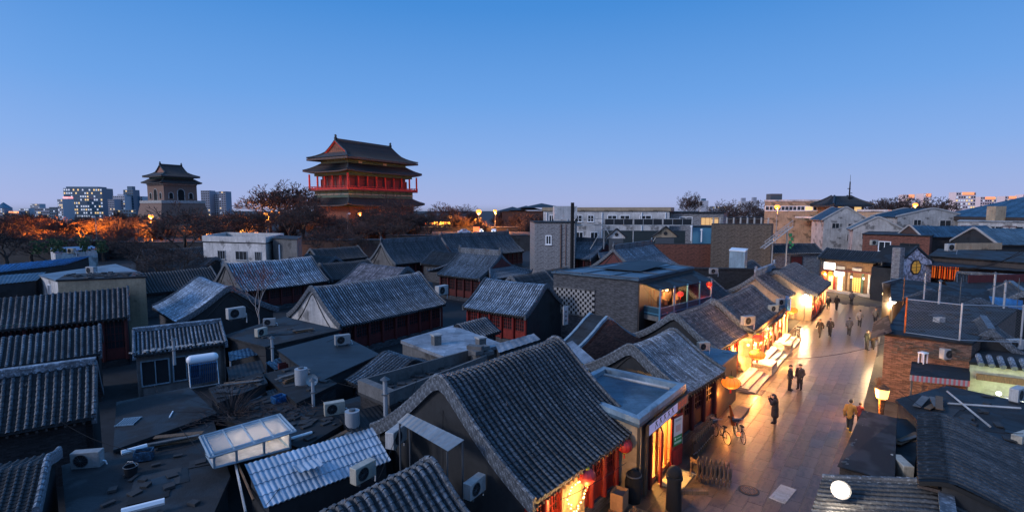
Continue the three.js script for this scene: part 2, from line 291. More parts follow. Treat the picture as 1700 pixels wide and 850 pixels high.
  if (o.facade === 'red') {
    const n = Math.max(2, Math.round(L / (o.bay ?? 1.5))), bw = (L - .5) / n, top = wallTop - .35, fz = wz - .05;
    obj('lintel', new B().box(0, wallTop - .16, fz, L - .5, .34, .2), M.greenWood, g); obj('sill', new B().box(0, .25, fz, L - .5, .5, .22), o.wall || M.brick, g);
    const pg = new B().box(0, .95, 0, bw - .16, .8, .06), fr = new B();
    const H = top - 1.4, y0 = 1.4; for (const x of [-bw / 2 + .12, 0, bw / 2 - .12]) fr.box(x, y0 + H / 2, 0, .06, H, .06); for (const y of [y0, y0 + H]) fr.box(0, y, 0, bw - .18, .06, .06); for (let k = 1; k < 4; k++) fr.box(0, y0 + H * k / 4, 0, bw - .3, .03, .04); for (let k = -2; k <= 2; k++) if (k) fr.box(k * bw / 6, y0 + H / 2, 0, .03, H, .04);
    const pG = pg.build(), fG = fr.build(), gG = new B().box(0, y0 + H / 2, -.05, bw - .2, H, .02).build(), cG = new THREE.CylinderGeometry(.12, .13, top - .5, 8);
    for (let i = 0; i < n; i++) { const x = -L / 2 + .25 + bw * (i + .5); obj('door_panel', pG, o.red || M.redWood, g, [x, 0, fz]); const f = obj('window_lattice', fG, o.red || M.redWood, g, [x, 0, fz]); obj('pane', o.litBays?.includes(i) ? gG : gG, o.litBays?.includes(i) ? E.winDim : M.glass, f); }
    for (let i = 0; i <= n; i++) obj('column', cG, o.red || M.redWood, g, [-L / 2 + .25 + bw * i, .5 + (top - .5) / 2, fz + .1]);
  }
  for (const [z, y, ww, hh, lit] of o.gwin || []) { const f = obj('window', new B().box(0, hh / 2, 0, ww, .12, .1).box(0, -hh / 2, 0, ww, .12, .1).box(ww / 2, 0, 0, .12, hh, .1).box(-ww / 2, 0, 0, .12, hh, .1).box(0, 0, 0, .08, hh, .08), M.dirtyWhite, g, [-gx - .06, y, z], -Math.PI / 2); obj('pane', new B().box(0, 0, -.01, ww, hh, .03), lit || M.glass, f); }
  if (o.hip) hipSkirt(g, o, L, tiles);
  g.userData.fz = undefined; delete g.userData.fz;
  return g;
}
function hipSkirt(g, o, L, tiles) {                    // pent roofs under the gables of a hip-and-gable roof
  for (const s of [-1, 1]) {
    const t = .52, zi = o.w * t, yi = roofY(o, zi) + .02, X0 = s * (L / 2 - .02), X1 = s * (L / 2 + o.hip), ze = o.w, ye = o.he, b = new B(), rb = new B();
    const P = (u, v) => { const z = (zi + (ze - zi) * v) * u, cv = v * (1.3 - .3 * v); return [X0 + (X1 - X0) * v, yi + (ye - yi) * cv + .22 * v * Math.pow(Math.abs(u), 6), z]; };
    const nu = 10, nv = 4;
    for (let i = 0; i < nu; i++) for (let j = 0; j < nv; j++) { const u0 = -1 + 2 * i / nu, u1 = -1 + 2 * (i + 1) / nu; b.quad(P(u0, j / nv), P(u1, j / nv), P(u1, (j + 1) / nv), P(u0, (j + 1) / nv)); }
    const m = obj('skirt_roof', b, o.pan || M.pan, g), n = Math.round(2 * ze / .3);
    for (let i = 0; i <= n; i++) { const z = -ze + 2 * ze * i / n, v0 = Math.max(0, (Math.abs(z) - zi) / (ze - zi)); const q = (v) => { const zz = zi + (ze - zi) * v; const p = P(z / zz, v); return [p[0], p[1] + .03, z]; }; for (let j = 0; j < 3; j++) { const a = v0 + (1 - v0) * j / 3, c = v0 + (1 - v0) * (j + 1) / 3; if (c - a > .01) rb.tube(q(a), q(c), .075, .08, 5, j === 2); } }
    tag(obj('tile_rows', rb, tiles[0], m), null, null, null, 'stuff');
    const hb = new B(); for (const u of [-1, 1]) for (let j = 0; j < 6; j++) { const p = P(u, j / 6), q = P(u, (j + 1) / 6); hb.tube([p[0], p[1] + .1, p[2]], [q[0], q[1] + .1, q[2]], .13, .13, 6); }
    for (const u of [-1, 1]) { const p = P(u, 1); for (let k = 0; k < 3; k++) hb.box(p[0] - s * k * .3, p[1] + .35 + k * .04, p[2] - u * k * .28, .12, .28, .12); }
    obj('hip_ridge', hb, o.crestMat || M.verge, m);
    obj('gable_panel', new B().tri([X0 + s * .14, yi + .05, -zi * .92], [X0 + s * .14, yi + .05, zi * .92], [X0 + s * .14, o.hr - .5, 0], [0, 0], [1, 0], [.5, 1]), o.panel || M.redDark, g);
  }
}
// ---------- flat roofed blocks with windows ----------
function flat(o) {
  const P = o.poly, n = P.length, c = [0, 0]; P.forEach((p) => { c[0] += p[0] / n; c[1] += p[1] / n; });
  const y0 = o.y0 ?? 0, g = thing(o.name, o.label, o.cat || 'building', [c[0], y0, c[1]], 0, o.group), h = o.h - y0;
  const L = P.map((p) => [p[0] - c[0], p[1] - c[1]]);
  const grow = (k) => L.map((p) => { const l = Math.hypot(...p); return [p[0] * (1 + k / l), p[1] * (1 + k / l)]; });
  obj('wall', new B().prism(L, 0, h - .02, false), o.wall || M.brick, g);
  const ov = o.over ?? .12;
  obj('roof', new B().prism(grow(ov), h - .02, h + (o.slab ?? .12)), o.roof || M.tar, g);
  if (o.parapet) {
    const outer = grow(ov - .01), inner = grow(-(o.pt ?? .24) * 1.3), b = new B(), a0 = h + (o.slab ?? .12), a1 = a0 + o.parapet;
    for (let i = 0; i < n; i++) { const j = (i + 1) % n; if (o.skip?.includes(i)) continue; const q = (p, y) => [p[i % n][0], y, p[i % n][1]], e = (p, y) => [p[j][0], y, p[j][1]]; b.quad(q(outer, a0), e(outer, a0), e(outer, a1), q(outer, a1)); b.quad(e(inner, a0), q(inner, a0), q(inner, a1), e(inner, a1)); b.quad(q(outer, a1), e(outer, a1), e(inner, a1), q(inner, a1)); }
    obj('parapet', b, o.parMat || o.wall || M.brick, g);
  }
  if (o.debris && !o.parapet) { const ex = L.reduce((s, p) => s + Math.hypot(...p), 0) / n; for (let k = 0; k < 5; k++) { const t = rnd() * 6.28, d = rr(0, .4) * ex; obj('roof_patch', new B().box(Math.cos(t) * d, h + (o.slab ?? .12) + .008 + k * .004, Math.sin(t) * d, rr(.6, 2), .012, rr(.5, 1.4), rr(-.2, .2) + .6), [M.tarDark, M.concreteDark, M.membrane, M.tarPatch][k % 4], g); } }
  if (o.debris) { const db = new B(); for (let k = 0; k < o.debris; k++) { const i = Math.floor(rnd() * n), j = (i + 1) % n, t = rnd(), s = rr(.15, .95); db.box((L[i][0] * (1 - t) + L[j][0] * t) * s, h + .16, (L[i][1] * (1 - t) + L[j][1] * t) * s, rr(.1, .5), rr(.03, .1), rr(.1, .4), rnd() * 6, rr(-.1, .1)); } tag(obj('rubble', db, M.concreteDark, g), null, null, null, 'stuff'); }
  g.edge = (i, t, y, out = 0) => { const a = L[i], b = L[(i + 1) % n], d = [b[0] - a[0], b[1] - a[1]], l = Math.hypot(...d); let nx = d[1] / l, nz = -d[0] / l; const mx = (a[0] + b[0]) / 2, mz = (a[1] + b[1]) / 2; if (nx * mx + nz * mz < 0) { nx = -nx; nz = -nz; } return { p: [a[0] + d[0] * t + nx * out, y, a[1] + d[1] * t + nz * out], r: Math.atan2(nx, nz), l }; };
  return g;
}
const frameCache = {};
function win(g, i, t, y, w, h, o = {}) {               // window on wall i: frame > pane
  const e = g.edge(i, t, y, .03), key = [w, h, o.bars ?? 1, o.f ?? .07].join();
  const F = frameCache[key] ??= (() => { const b = new B(), f = o.f ?? .07; for (const s of [-1, 1]) { b.box(s * (w - f) / 2, 0, 0, f, h, .1); b.box(0, s * (h - f) / 2, .002, w - 2 * f, f, .1); } const n = o.bars ?? 1; for (let k = 1; k <= n; k++) b.box(-w / 2 + w * k / (n + 1), 0, 0, f * .7, h - 2 * f, .08); if (!o.noSill) b.box(0, -h / 2 - .04, .06, w + .2, .07, .2); return [b.build(), new B().box(0, 0, -.015, w - f, h - f, .02).build()]; })();
  const m = obj(o.name || 'window', F[0], o.frame || M.white, g, e.p, e.r);
  obj('pane', F[1], o.lit || M.glass, m); return m;
}
function door(g, i, t, w, h, m, o = {}) {
  const e = g.edge(i, t, h / 2 + (o.y ?? 0), .04), b = new B().box(0, 0, 0, w, h, .08);
  const d = obj('door', b, m, g, e.p, e.r); const hb = new B().box(w * .38, 0, .06, .03, .18, .04); obj('handle', hb, M.metal, d);
  const fr = new B(); for (const s of [-1, 1]) fr.box(s * (w / 2 + .04), 0, .01, .08, h, .12); fr.box(0, h / 2 + .04, .01, w + .16, .08, .12); obj('door_frame', fr, o.frame || M.darkWood, d); return d;
}
// corrugated or flat sheet between four corners, as its own geometry in world axes about an origin
function sheetGeo(c, waves, amp, steps = 0) {
  const [a, b, d, e] = c.map((p) => V(...p)), n = V().crossVectors(b.clone().sub(a), e.clone().sub(a)).normalize(); if (n.y < 0) n.negate();
  const g = new B(), nu = waves ? waves * 6 : 1, nv = Math.max(1, steps), LW = a.distanceTo(b), LH = a.distanceTo(e);
  const at = (u, v, off) => { const p = a.clone().lerp(b, u).lerp(e.clone().lerp(d, u), v); const k = waves ? Math.pow(.5 + .5 * Math.cos(u * waves * 2 * Math.PI), .7) * amp : 0; p.addScaledVector(n, k + off); return [p.x, p.y, p.z]; };
  for (let j = 0; j < nv; j++) for (let i = 0; i < nu; i++) { const u0 = i / nu, u1 = (i + 1) / nu, v0 = j / nv, v1 = (j + 1) / nv, st = steps ? .03 : 0; g.quad(at(u0, v0, 0), at(u0, v1, st), at(u1, v1, st), at(u1, v0, 0), [[u0 * LW, v0 * LH], [u0 * LW, v1 * LH], [u1 * LW, v1 * LH], [u1 * LW, v0 * LH]]); if (st) g.quad(at(u0, v1, st), at(u0, v1, 0), at(u1, v1, 0), at(u1, v1, st)); g.quad(at(u0, v0, -.025), at(u1, v0, -.025), at(u1, v1, -.025), at(u0, v1, -.025)); }
  for (let i = 0; i < nu; i++) for (const v of [0, 1]) g.quad(at(i / nu, v, -.025), at((i + 1) / nu, v, -.025), at((i + 1) / nu, v, v && steps ? .03 : 0), at(i / nu, v, v && steps ? .03 : 0));
  return g;
}
function shed(o) {                                     // one-slope roof on walls; c = four world corners a,b (upper) d,e (lower)
  const ctr = [0, 1, 2].map((k) => o.c.reduce((s, p) => s + p[k], 0) / 4), g = thing(o.name, o.label, o.cat || 'shed', [ctr[0], 0, ctr[2]], 0, o.group);
  const L = o.c.map((p) => [p[0] - ctr[0], p[1], p[2] - ctr[2]]);
  obj('roof', sheetGeo(L, o.waves || 0, o.amp ?? .03, o.steps).build(o.waves ? .85 : 0), o.roof, g);
  if (o.wall) { const b = new B(), s = .93, y0 = o.y0 ?? 0; for (let i = 0; i < 4; i++) { const p = L[i], q = L[(i + 1) % 4]; b.quad([p[0] * s, y0, p[2] * s], [q[0] * s, y0, q[2] * s], [q[0] * s, q[1] - .05, q[2] * s], [p[0] * s, p[1] - .05, p[2] * s]); } obj('wall', b, o.wall, g); }
  else if (o.posts) { const b = new B(); for (const p of L) obj('post', new B().tube([p[0] * .94, o.y0 ?? 0, p[2] * .94], [p[0] * .94, p[1] - .03, p[2] * .94], .035, .035, 6), o.posts, g); }
  if (o.trim) { const b = new B(); for (let i = 0; i < 4; i++) b.tube(L[i], L[(i + 1) % 4], .05, .05, 4); obj('edge_trim', b, o.trim, g); }
  return g;
}
M.acCream = mat(.6, .56, .47, { map: stained, roughness: .55 }); M.acGrey = mat(.4, .41, .42, { map: stained, roughness: .55 });
// ---------- air conditioner ----------
const ACP = (() => {
  const body = new RoundedBoxGeometry(.86, .56, .32, 2, .025), fan = new B(), blades = new B(), vents = new B(), feet = new B().box(-.28, -.31, 0, .06, .07, .34).box(.28, -.31, 0, .06, .07, .34);
  const ring = new THREE.TorusGeometry(.215, .012, 5, 20); ring.translate(-.12, 0, .165);
  const disc = new THREE.CircleGeometry(.215, 20); disc.translate(-.12, 0, .1625);
  for (let k = 0; k < 12; k++) { const t = k / 12 * 2 * Math.PI; fan.tube([-.12, 0, .175], [-.12 + Math.cos(t) * .21, Math.sin(t) * .21, .168], .004, .004, 3, false); }
  for (let k = 0; k < 9; k++) vents.box(.3, -.18 + k * .045, .162, .14, .012, .01);
  const pipe = new B().path([[.43, -.1, 0], [.52, -.12, 0], [.55, -.3, -.03], [.55, -.6, -.05]], .022, 5);
  return { body, ring, disc, fan: fan.build(), vents: vents.build(), feet: feet.build(), pipe: pipe.build(), panel: new B().box(.434, .02, .03, .012, .32, .2).build() };
})();
let acBase = null;
function ac(pos, turn, label, s = 1, dirty) {
  let g;
  if (!acBase) {
    g = acBase = thing('air_conditioner', label, 'air conditioner', pos, turn);
    obj('casing', ACP.body, M.dirtyWhite, g); const gr = obj('fan_grille', mergeGeometries([ACP.ring.toNonIndexed(), ACP.fan]), M.darkGrey, g); obj('fan_opening', ACP.disc, M.black, gr); obj('vent', ACP.vents, M.grey, g); obj('foot', ACP.feet, M.darkGrey, g); obj('pipe', ACP.pipe, M.white, g); obj('side_panel', ACP.panel, M.grey, g);
  } else { g = dup(acBase, pos, turn, label); const k = rnd(); if (k < .35) g.children[0].material = M.acCream; else if (k < .6) g.children[0].material = M.acGrey; }
  g.position.y += .3 * s; g.scale.setScalar(s); return g;
}
// ---------- lamps and lanterns ----------
function streetLamp(label, [x, y, z], h, o = {}) {     // pole with an arm and a glowing head; y = ground
  const g = thing('street_lamp', label, 'street lamp', [x, y, z], o.turn ?? 0, o.group);
  obj('pole', new B().tube([0, 0, 0], [0, h, 0], .12 * (o.k ?? 1), .06 * (o.k ?? 1), 8), o.pole || M.grey, g); obj('base', new B().tube([0, 0, 0], [0, .8, 0], .2, .16, 8), o.pole || M.grey, g);
  const bulb = new THREE.SphereGeometry(o.r ?? .45, 12, 8); bulb.scale(1, .8, 1);
  if (o.arm !== 0) obj('arm', new B().path([[0, h - .2, 0], [.5, h + .15, 0], [1, h + .2, 0]], .05, 6), o.pole || M.grey, g);
  const bx = o.arm === 0 ? 0 : 1.1, head = obj('lamp_head', new THREE.CylinderGeometry(.2, (o.r ?? .45) * 1.05, .22, 10), M.darkGrey, g, [bx, h + .38 * (o.r ?? .45) / .45, 0]);
  obj('glowing_lamp', bulb, o.off ? M.white : o.e || E.sodium, g, [bx, h, 0]);
  if (!o.off) lamp(x + Math.cos(o.turn ?? 0) * bx, y + h - (o.r ?? .45) - .15, z - Math.sin(o.turn ?? 0) * bx, o.color || [1, .3, .04], o.power ?? 1500, 10);
  return g;
}
const lanternGeo = (() => { const p = []; for (let i = 0; i <= 10; i++) { const t = i / 10 * Math.PI; p.push(new THREE.Vector2(.07 + Math.sin(t) * .25, -Math.cos(t) * .26)); } const g = new THREE.LatheGeometry(p, 16); const b = new B(); for (let k = 0; k < 12; k++) { const t = k / 12 * 2 * Math.PI; for (let i = 0; i < 8; i++) { const q = (j) => { const u = j / 8 * Math.PI, r = .075 + Math.sin(u) * .252; return [Math.cos(t) * r, -Math.cos(u) * .262, Math.sin(t) * r]; }; b.tube(q(i), q(i + 1), .005, .005, 3, false); } } return { g, ribs: b.build(), cap: new THREE.CylinderGeometry(.09, .1, .05, 12), tas: new THREE.CylinderGeometry(.02, .035, .22, 8) }; })();
function lantern(label, pos, s, m, power, color) {
  const g = thing('paper_lantern', label, 'lantern', pos); obj('lantern_shade', lanternGeo.g, m, g); obj('rib', lanternGeo.ribs, M.darkWood, g); obj('cap', lanternGeo.cap, M.yellow, g, [0, .28, 0]); obj('cap', lanternGeo.cap, M.yellow, g, [0, -.28, 0]); obj('tassel', lanternGeo.tas, M.red, g, [0, -.41, 0]);
  obj('cord', new B().tube([0, .2, 0], [0, .6, 0], .008, .008, 4), M.black, g);
  g.scale.setScalar(s); if (power) lamp(pos[0], pos[1] - .5 * s, pos[2], color || [1, .3, .05], power, 6); return g;
}
// ---------- bare winter trees ----------
function treeGeo(s, o = {}) {
  const keep = seed; seed = s; const T = new B(), W = new B(), maxD = o.depth ?? 7;
  const grow = (p, d, len, r, dep) => {
    const q = p.clone().addScaledVector(d, len), r1 = r * (dep < 2 ? .74 : .66), bend = V(rr(-.1, .1), rr(0, .08), rr(-.1, .1)), mid = p.clone().lerp(q, .5).addScaledVector(bend, len * .6);
    const tgt = dep < 3 ? T : W, n = dep < 2 ? 7 : dep < 4 ? 4 : 3;
    tgt.tube(p.toArray(), mid.toArray(), r, (r + r1) / 2, n, false); tgt.tube(mid.toArray(), q.toArray(), (r + r1) / 2, r1, n, false);
    if (dep >= maxD) return;
    const kids = dep === 0 ? 3 + Math.floor(rnd() * 2) : dep < 3 ? 3 : 2 + Math.floor(rnd() * 2), az = rnd() * 6.28;
    for (let i = 0; i < kids; i++) {
      const a = az + i * 6.28 / kids + rr(-.4, .4), sp = dep === 0 ? rr(.4, .85) : rr(.35, .95), dd = d.clone().multiplyScalar(Math.cos(sp)); const side = V(Math.cos(a), 0, Math.sin(a)); side.addScaledVector(d, -side.dot(d)).normalize(); dd.addScaledVector(side, Math.sin(sp)); dd.y += (o.up ?? .12); dd.normalize();
      const st = i === 0 ? q : p.clone().lerp(q, rr(.65, 1)); grow(st, dd, len * rr(.62, .84) * (dep === 0 ? (o.spread ?? 1) : 1), Math.max(o.min ?? .034, r1 * rr(.6, .8)), dep + 1);
    }
  };
  grow(V(0, 0, 0), V(rr(-.06, .06), 1, rr(-.06, .06)).normalize(), o.trunk ?? 2.6, o.r ?? .28, 0);
  seed = keep; return [T.build(), W.build()];
}
const treeKinds = [treeGeo(11), treeGeo(23, { up: .2 }), treeGeo(37, { spread: 1.15, up: .06 }), treeGeo(41, { trunk: 2, up: .25 })];
function tree(kind, label, [x, y, z], s, o = {}) {
  const g = thing('bare_tree', label, 'tree', [x, y, z], o.turn ?? rnd() * 6.28, o.group), [t, w] = treeKinds[kind];
  obj('trunk', t, o.bark || M.bark, g); obj('crown', w, o.twig || M.twig, g); g.scale.set(s * (o.wide ?? 1), s, s * (o.wide ?? 1)); return g;
}
// ---------- people ----------
function field(bones, lo, hi, res, k = .035) {
  const mc = new MarchingCubes(res, M.skin, false, false, 60000); mc.isolation = 0; const f = mc.field, h = res / 2;
  const nb = bones.map((b) => { const [a, ra, c, rc] = b, d = [c[0] - a[0], c[1] - a[1], c[2] - a[2]]; return [a, ra, d, rc - ra, d[0] * d[0] + d[1] * d[1] + d[2] * d[2] + 1e-9]; });
  for (let z = 0; z < res; z++) for (let y = 0; y < res; y++) for (let x = 0; x < res; x++) {
    const X = lo[0] + (hi[0] - lo[0]) * x / res, Y = lo[1] + (hi[1] - lo[1]) * y / res, Z = lo[2] + (hi[2] - lo[2]) * z / res; let D = 1;
    for (const [a, ra, d, dr, dd] of nb) {
      const px = X - a[0], py = Y - a[1], pz = Z - a[2]; let t = (px * d[0] + py * d[1] + pz * d[2]) / dd; t = t < 0 ? 0 : t > 1 ? 1 : t;
      const ex = px - d[0] * t, ey = py - d[1] * t, ez = pz - d[2] * t, q = Math.sqrt(ex * ex + ey * ey + ez * ez) - ra - dr * t;
      if (q - D >= k) continue; const m = Math.max(0, k - Math.abs(q - D)) / k; D = Math.min(q, D) - m * m * k * .25;
    }
    f[x + y * res + z * res * res] = -D;
  }
  mc.update(); const g = new THREE.BufferGeometry(), p = new Float32Array(mc.count * 3);
  for (let i = 0; i < mc.count; i++) for (let c = 0; c < 3; c++) p[i * 3 + c] = lo[c] + (hi[c] - lo[c]) * (mc.positionArray[i * 3 + c] * h + h) / res;
  g.setAttribute('position', new THREE.BufferAttribute(p, 3)); const mg = mergeVertices(g, 1e-4); mg.computeVertexNormals();
  const uv = new Float32Array(mg.attributes.position.count * 2); for (let i = 0; i < uv.length / 2; i++) { uv[i * 2] = mg.attributes.position.getX(i); uv[i * 2 + 1] = mg.attributes.position.getY(i); } mg.setAttribute('uv', new THREE.BufferAttribute(uv, 2));
  return mg.toNonIndexed();
}
function poseGeo(j) {
  const lo = [-.5, -.02, -.5], hi = [.5, 1.84, .5], R = 76, b = [], co = [], tr = [], sh = [];
  b.push([[0, .93, 0], .13, [0, 1.2, 0], .125], [[0, 1.2, 0], .13, [0, 1.36, 0], .13], [[-.1, 1.38, 0], .09, [.1, 1.38, 0], .09], [[0, 1.4, 0], .06, j.neck, .055]);
  const H = j.head; b.push([[H[0], H[1] + .02, H[2] - .015], .098, [H[0], H[1] + .03, H[2] + .01], .098], [[H[0], H[1] - .03, H[2] + .02], .08, [H[0], H[1] - .075, H[2] + .05], .05], [[H[0], H[1] + .01, H[2] + .1], .014, [H[0], H[1] - .02, H[2] + .115], .018]);
  for (const s of [-1, 1]) b.push([[H[0] + s * .095, H[1] - .01, H[2]], .022, [H[0] + s * .1, H[1] + .02, H[2] - .01], .02]);
  co.push([[0, .84, 0], .165, [0, 1.3, 0], .155], [[-.13, 1.37, 0], .105, [.13, 1.37, 0], .105], [[0, 1.4, -.01], .085, [0, 1.47, 0], .08]);
  tr.push([[-.06, .9, 0], .13, [.06, .9, 0], .13]);
  for (const [s, A, L] of [[-1, j.armL, j.legL], [1, j.armR, j.legR]]) {
    const S = [s * .18, 1.38, 0]; b.push([S, .055, A[0], .045], [A[0], .043, A[1], .032]); co.push([S, .085, A[0], .07], [A[0], .07, A[1], .055]);
    const hp = [s * .085, .9, 0]; b.push([hp, .09, L[0], .06], [L[0], .058, L[1], .04], [L[1], .042, L[2], .035]); tr.push([hp, .105, L[0], .078], [L[0], .078, [L[1][0], L[1][1] + .02, L[1][2]], .065]); sh.push([[L[1][0], L[1][1] - .01, L[1][2] - .02], .055, [L[2][0], .045, L[2][2]], .045]);
  }
  if (j.skirt) co.push([[0, .9, 0], .18, [0, j.skirt, 0], .2]);
  const hands = [];
  for (const [s, A] of [[-1, j.armL], [1, j.armR]]) {
    const d = V(...A[1]).sub(V(...A[0])).normalize(), side = V(s, 0, .2).addScaledVector(d, -V(s, 0, .2).dot(d)).normalize(), up = d.clone().cross(side), W = V(...A[1]), q = new THREE.Matrix4().makeBasis(side, d, up).setPosition(W), parts = [];
    const cap = (a, c, r) => { const A2 = V(...a), C2 = V(...c), g = new THREE.CapsuleGeometry(r, A2.distanceTo(C2), 2, 5); g.applyQuaternion(new THREE.Quaternion().setFromUnitVectors(V(0, 1, 0), C2.clone().sub(A2).normalize())); const m = A2.lerp(C2, .5); g.translate(m.x, m.y, m.z); parts.push(g.toNonIndexed()); };
    for (const x of [-.012, .012]) cap([x, -.02, 0], [x, .075, 0], .02);
    [[-.03, .06], [-.01, .075], [.01, .07], [.029, .052]].forEach(([x, l]) => { cap([x, .08, 0], [x, .08 + l * .55, -.008], .0085); cap([x, .08 + l * .55, -.008], [x, .08 + l, -.03], .0075); });
    cap([-.03, .03, 0], [-.055, .075, -.01], .0105); cap([-.055, .075, -.01], [-.05, .1, -.025], .009);
    for (const g of parts) { g.applyMatrix4(q); hands.push(g); }
  }
  const body = mergeGeometries([field(b, lo, hi, R, .03), ...hands]);
  const hairB = [[[H[0], H[1] + .045, H[2] - .03], .1, [H[0], H[1] + .055, H[2] + .005], .1], ...(j.longHair ? [[[H[0], H[1] + .02, H[2] - .06], .09, [H[0], H[1] - .2, H[2] - .08], .07]] : [])];
  return { body, coat: field(co, lo, hi, R, .05), legs: field(tr, lo, hi, R, .05), shoes: field(sh, lo, hi, R, .02), hair: field(hairB, lo, hi, R, .02), H };
}
const POSE = {
  stand: poseGeo({ neck: [0, 1.5, .01], head: [0, 1.62, .02], armL: [[-.25, 1.13, -.02], [-.2, .92, .12]], armR: [[.25, 1.13, -.02], [.2, .92, .12]], legL: [[-.1, .5, .01], [-.1, .08, -.01], [-.13, .04, .15]], legR: [[.1, .5, .01], [.1, .08, -.01], [.13, .04, .15]] }),
  phone: poseGeo({ neck: [0, 1.48, .05], head: [0, 1.57, .1], skirt: .52, longHair: true, armL: [[-.27, 1.2, .12], [-.12, 1.42, .3]], armR: [[.27, 1.2, .12], [.12, 1.42, .3]], legL: [[-.08, .5, .01], [-.08, .08, -.01], [-.1, .04, .14]], legR: [[.08, .5, .01], [.08, .08, -.01], [.1, .04, .14]] }),
  walk: poseGeo({ neck: [0, 1.5, .03], head: [0, 1.62, .05], armL: [[-.24, 1.13, .1], [-.22, .95, .28]], armR: [[.24, 1.13, -.12], [.24, .9, -.12]], legL: [[-.09, .5, -.06], [-.09, .1, -.3], [-.1, .05, -.17]], legR: [[.09, .52, .16], [.09, .09, .22], [.1, .05, .38]] }),
};
const cloth = (r, g, b) => mat(r, g, b, { map: fabricMap, roughness: .9 });
function person(pose, label, [x, y, z], turn, coat, legs, o = {}) {
  const g = thing('person', label, 'person', [x, y, z], turn, o.group), P = POSE[pose];
  obj('body', P.body, M.skin, g); obj('jacket', P.coat, coat, g); obj('trousers', P.legs, legs, g); obj('shoes', P.shoes, o.shoes || M.black, g); obj('hair', P.hair, o.hair || M.hair, g);
  for (const s of [-1, 1]) obj('eye', new THREE.SphereGeometry(.009, 6, 5), M.black, g, [P.H[0] + s * .035, P.H[1] + .012, P.H[2] + .098]); obj('mouth', new B().box(0, 0, 0, .045, .008, .008), M.redDark, g, [P.H[0], P.H[1] - .052, P.H[2] + .098]);
  g.scale.setScalar(o.s ?? 1); return g;
}
// ---------- ground and street ----------
const CU = Math.cos(52 * RAD), SU = Math.sin(52 * RAD), SA = 52 * RAD;
const ST = (u, v) => [9.7 + CU * u + SU * v, -23.9 - SU * u + CU * v];          // metres along and across the lane
const ST3 = (u, v, y = 0) => { const [x, z] = ST(u, v); return [x, y, z]; };
{
  const s = 4000; struct('ground', new B().quad([-s, 0, s * .1], [s, 0, s * .1], [s, 0, -s], [-s, 0, -s]), M.ground);
  const q = (u, v) => ST3(u, v, .004); const st = struct('street', new B().quad(q(-16, -2.6), q(-16, 7), q(72, 7), q(72, -2.6)), M.concreteDark);
  const geos = [0, 1, 2].map((k) => { const g = new RoundedBoxGeometry(1.194, .05, .593, 1, .006); g.attributes.uv.array.forEach((_, i, a) => { a[i] = a[i] * 1.2 + k * .7; }); return g; });
  const rest = new B(); let n = 0; const all = [];
  for (let j = 0; j < 12; j++) for (let i = 0; i < 56; i++) all.push([-15 + i * 1.2 + (j % 2) * .6, -1.55 + j * .6, j]);
  const cand = all.filter(([u]) => u < 17.5); let made = 0;
  for (const [u, v, j] of all) {
    const [x, z] = ST(u, v), near = u > -11 && u < 16.5 && v > -1.3 && made < 296;
    if (near) { made++; const m = obj('paving_slab', geos[Math.floor(rnd() * 3)], M.pave[Math.floor(rnd() * 4)], st, [x, rr(.007, .011), z], SA); }
    else rest.box(x, .009, z, 1.192, .05, .592, SA);
  }
  tag(obj('paving_slabs', rest, M.pave[0], st), null, null, null, 'stuff');
}
tag(obj('drain_cover', new B().box(0, .04, 0, 1.5, .03, .62).box(0, .056, .2, 1.3, .006, .04).box(0, .056, -.2, 1.3, .006, .04), M.concretePale, null, ST3(-1.5, 3.4), SA - .12), 'pale rectangular stone drain cover in the street near the camera', 'drain cover');
{ const g = thing('manhole_cover', 'round iron manhole cover in the paving left of the pale drain cover', 'manhole', ST3(-2.1, 2.2)); obj('rim', new THREE.CylinderGeometry(.42, .42, .035, 28), M.concreteDark, g, [0, .035, 0]); const c = new THREE.CylinderGeometry(.34, .34, .03, 28); obj('lid', c, M.rust, g, [0, .045, 0]); const b = new B(); for (let k = -3; k <= 3; k++) b.box(k * .085, .062, 0, .03, .008, Math.sqrt(.1 - (k * .085) ** 2) * 1.9); obj('ridge', b, M.darkGrey, g); }
{ const g = thing('drain_grate', 'dark metal drain grate in the street behind the lone woman', 'grate', ST3(11, -.2), SA); obj('frame', new B().box(0, .04, .28, 1.3, .02, .06).box(0, .04, -.28, 1.3, .02, .06), M.darkGrey, g); const b = new B(); for (let k = -8; k <= 8; k++) b.box(k * .075, .042, 0, .03, .02, .5); obj('bar', b, M.darkGrey, g); }

// ---------- tiled houses ----------
const EACH = 'each';
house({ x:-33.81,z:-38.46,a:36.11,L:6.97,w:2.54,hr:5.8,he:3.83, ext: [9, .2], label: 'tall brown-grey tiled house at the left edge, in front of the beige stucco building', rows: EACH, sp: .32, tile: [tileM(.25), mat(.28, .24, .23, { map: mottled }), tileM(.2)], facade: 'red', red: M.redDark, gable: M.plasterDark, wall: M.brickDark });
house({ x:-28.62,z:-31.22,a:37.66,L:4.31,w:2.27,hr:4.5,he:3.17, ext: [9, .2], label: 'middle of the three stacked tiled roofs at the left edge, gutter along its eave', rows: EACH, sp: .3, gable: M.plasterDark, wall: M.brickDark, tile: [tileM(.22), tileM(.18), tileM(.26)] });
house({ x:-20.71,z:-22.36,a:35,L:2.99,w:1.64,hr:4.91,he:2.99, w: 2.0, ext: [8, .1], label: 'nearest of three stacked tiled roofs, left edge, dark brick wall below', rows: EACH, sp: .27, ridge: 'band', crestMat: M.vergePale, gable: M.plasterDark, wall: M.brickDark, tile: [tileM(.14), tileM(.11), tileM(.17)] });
house({ x:-15.85,z:-15.96,a:35.08,L:1.14,w:2.34,hr:3.72,he:3.1, ext: [6, 0], label: 'small house in the bottom left corner with dark flat tiles and pale verge', sp: .22, rows: EACH, r: .05, tile: M.tileDark, vergeMat: M.vergePale, gable: M.plasterDark, bofeng: .2 });
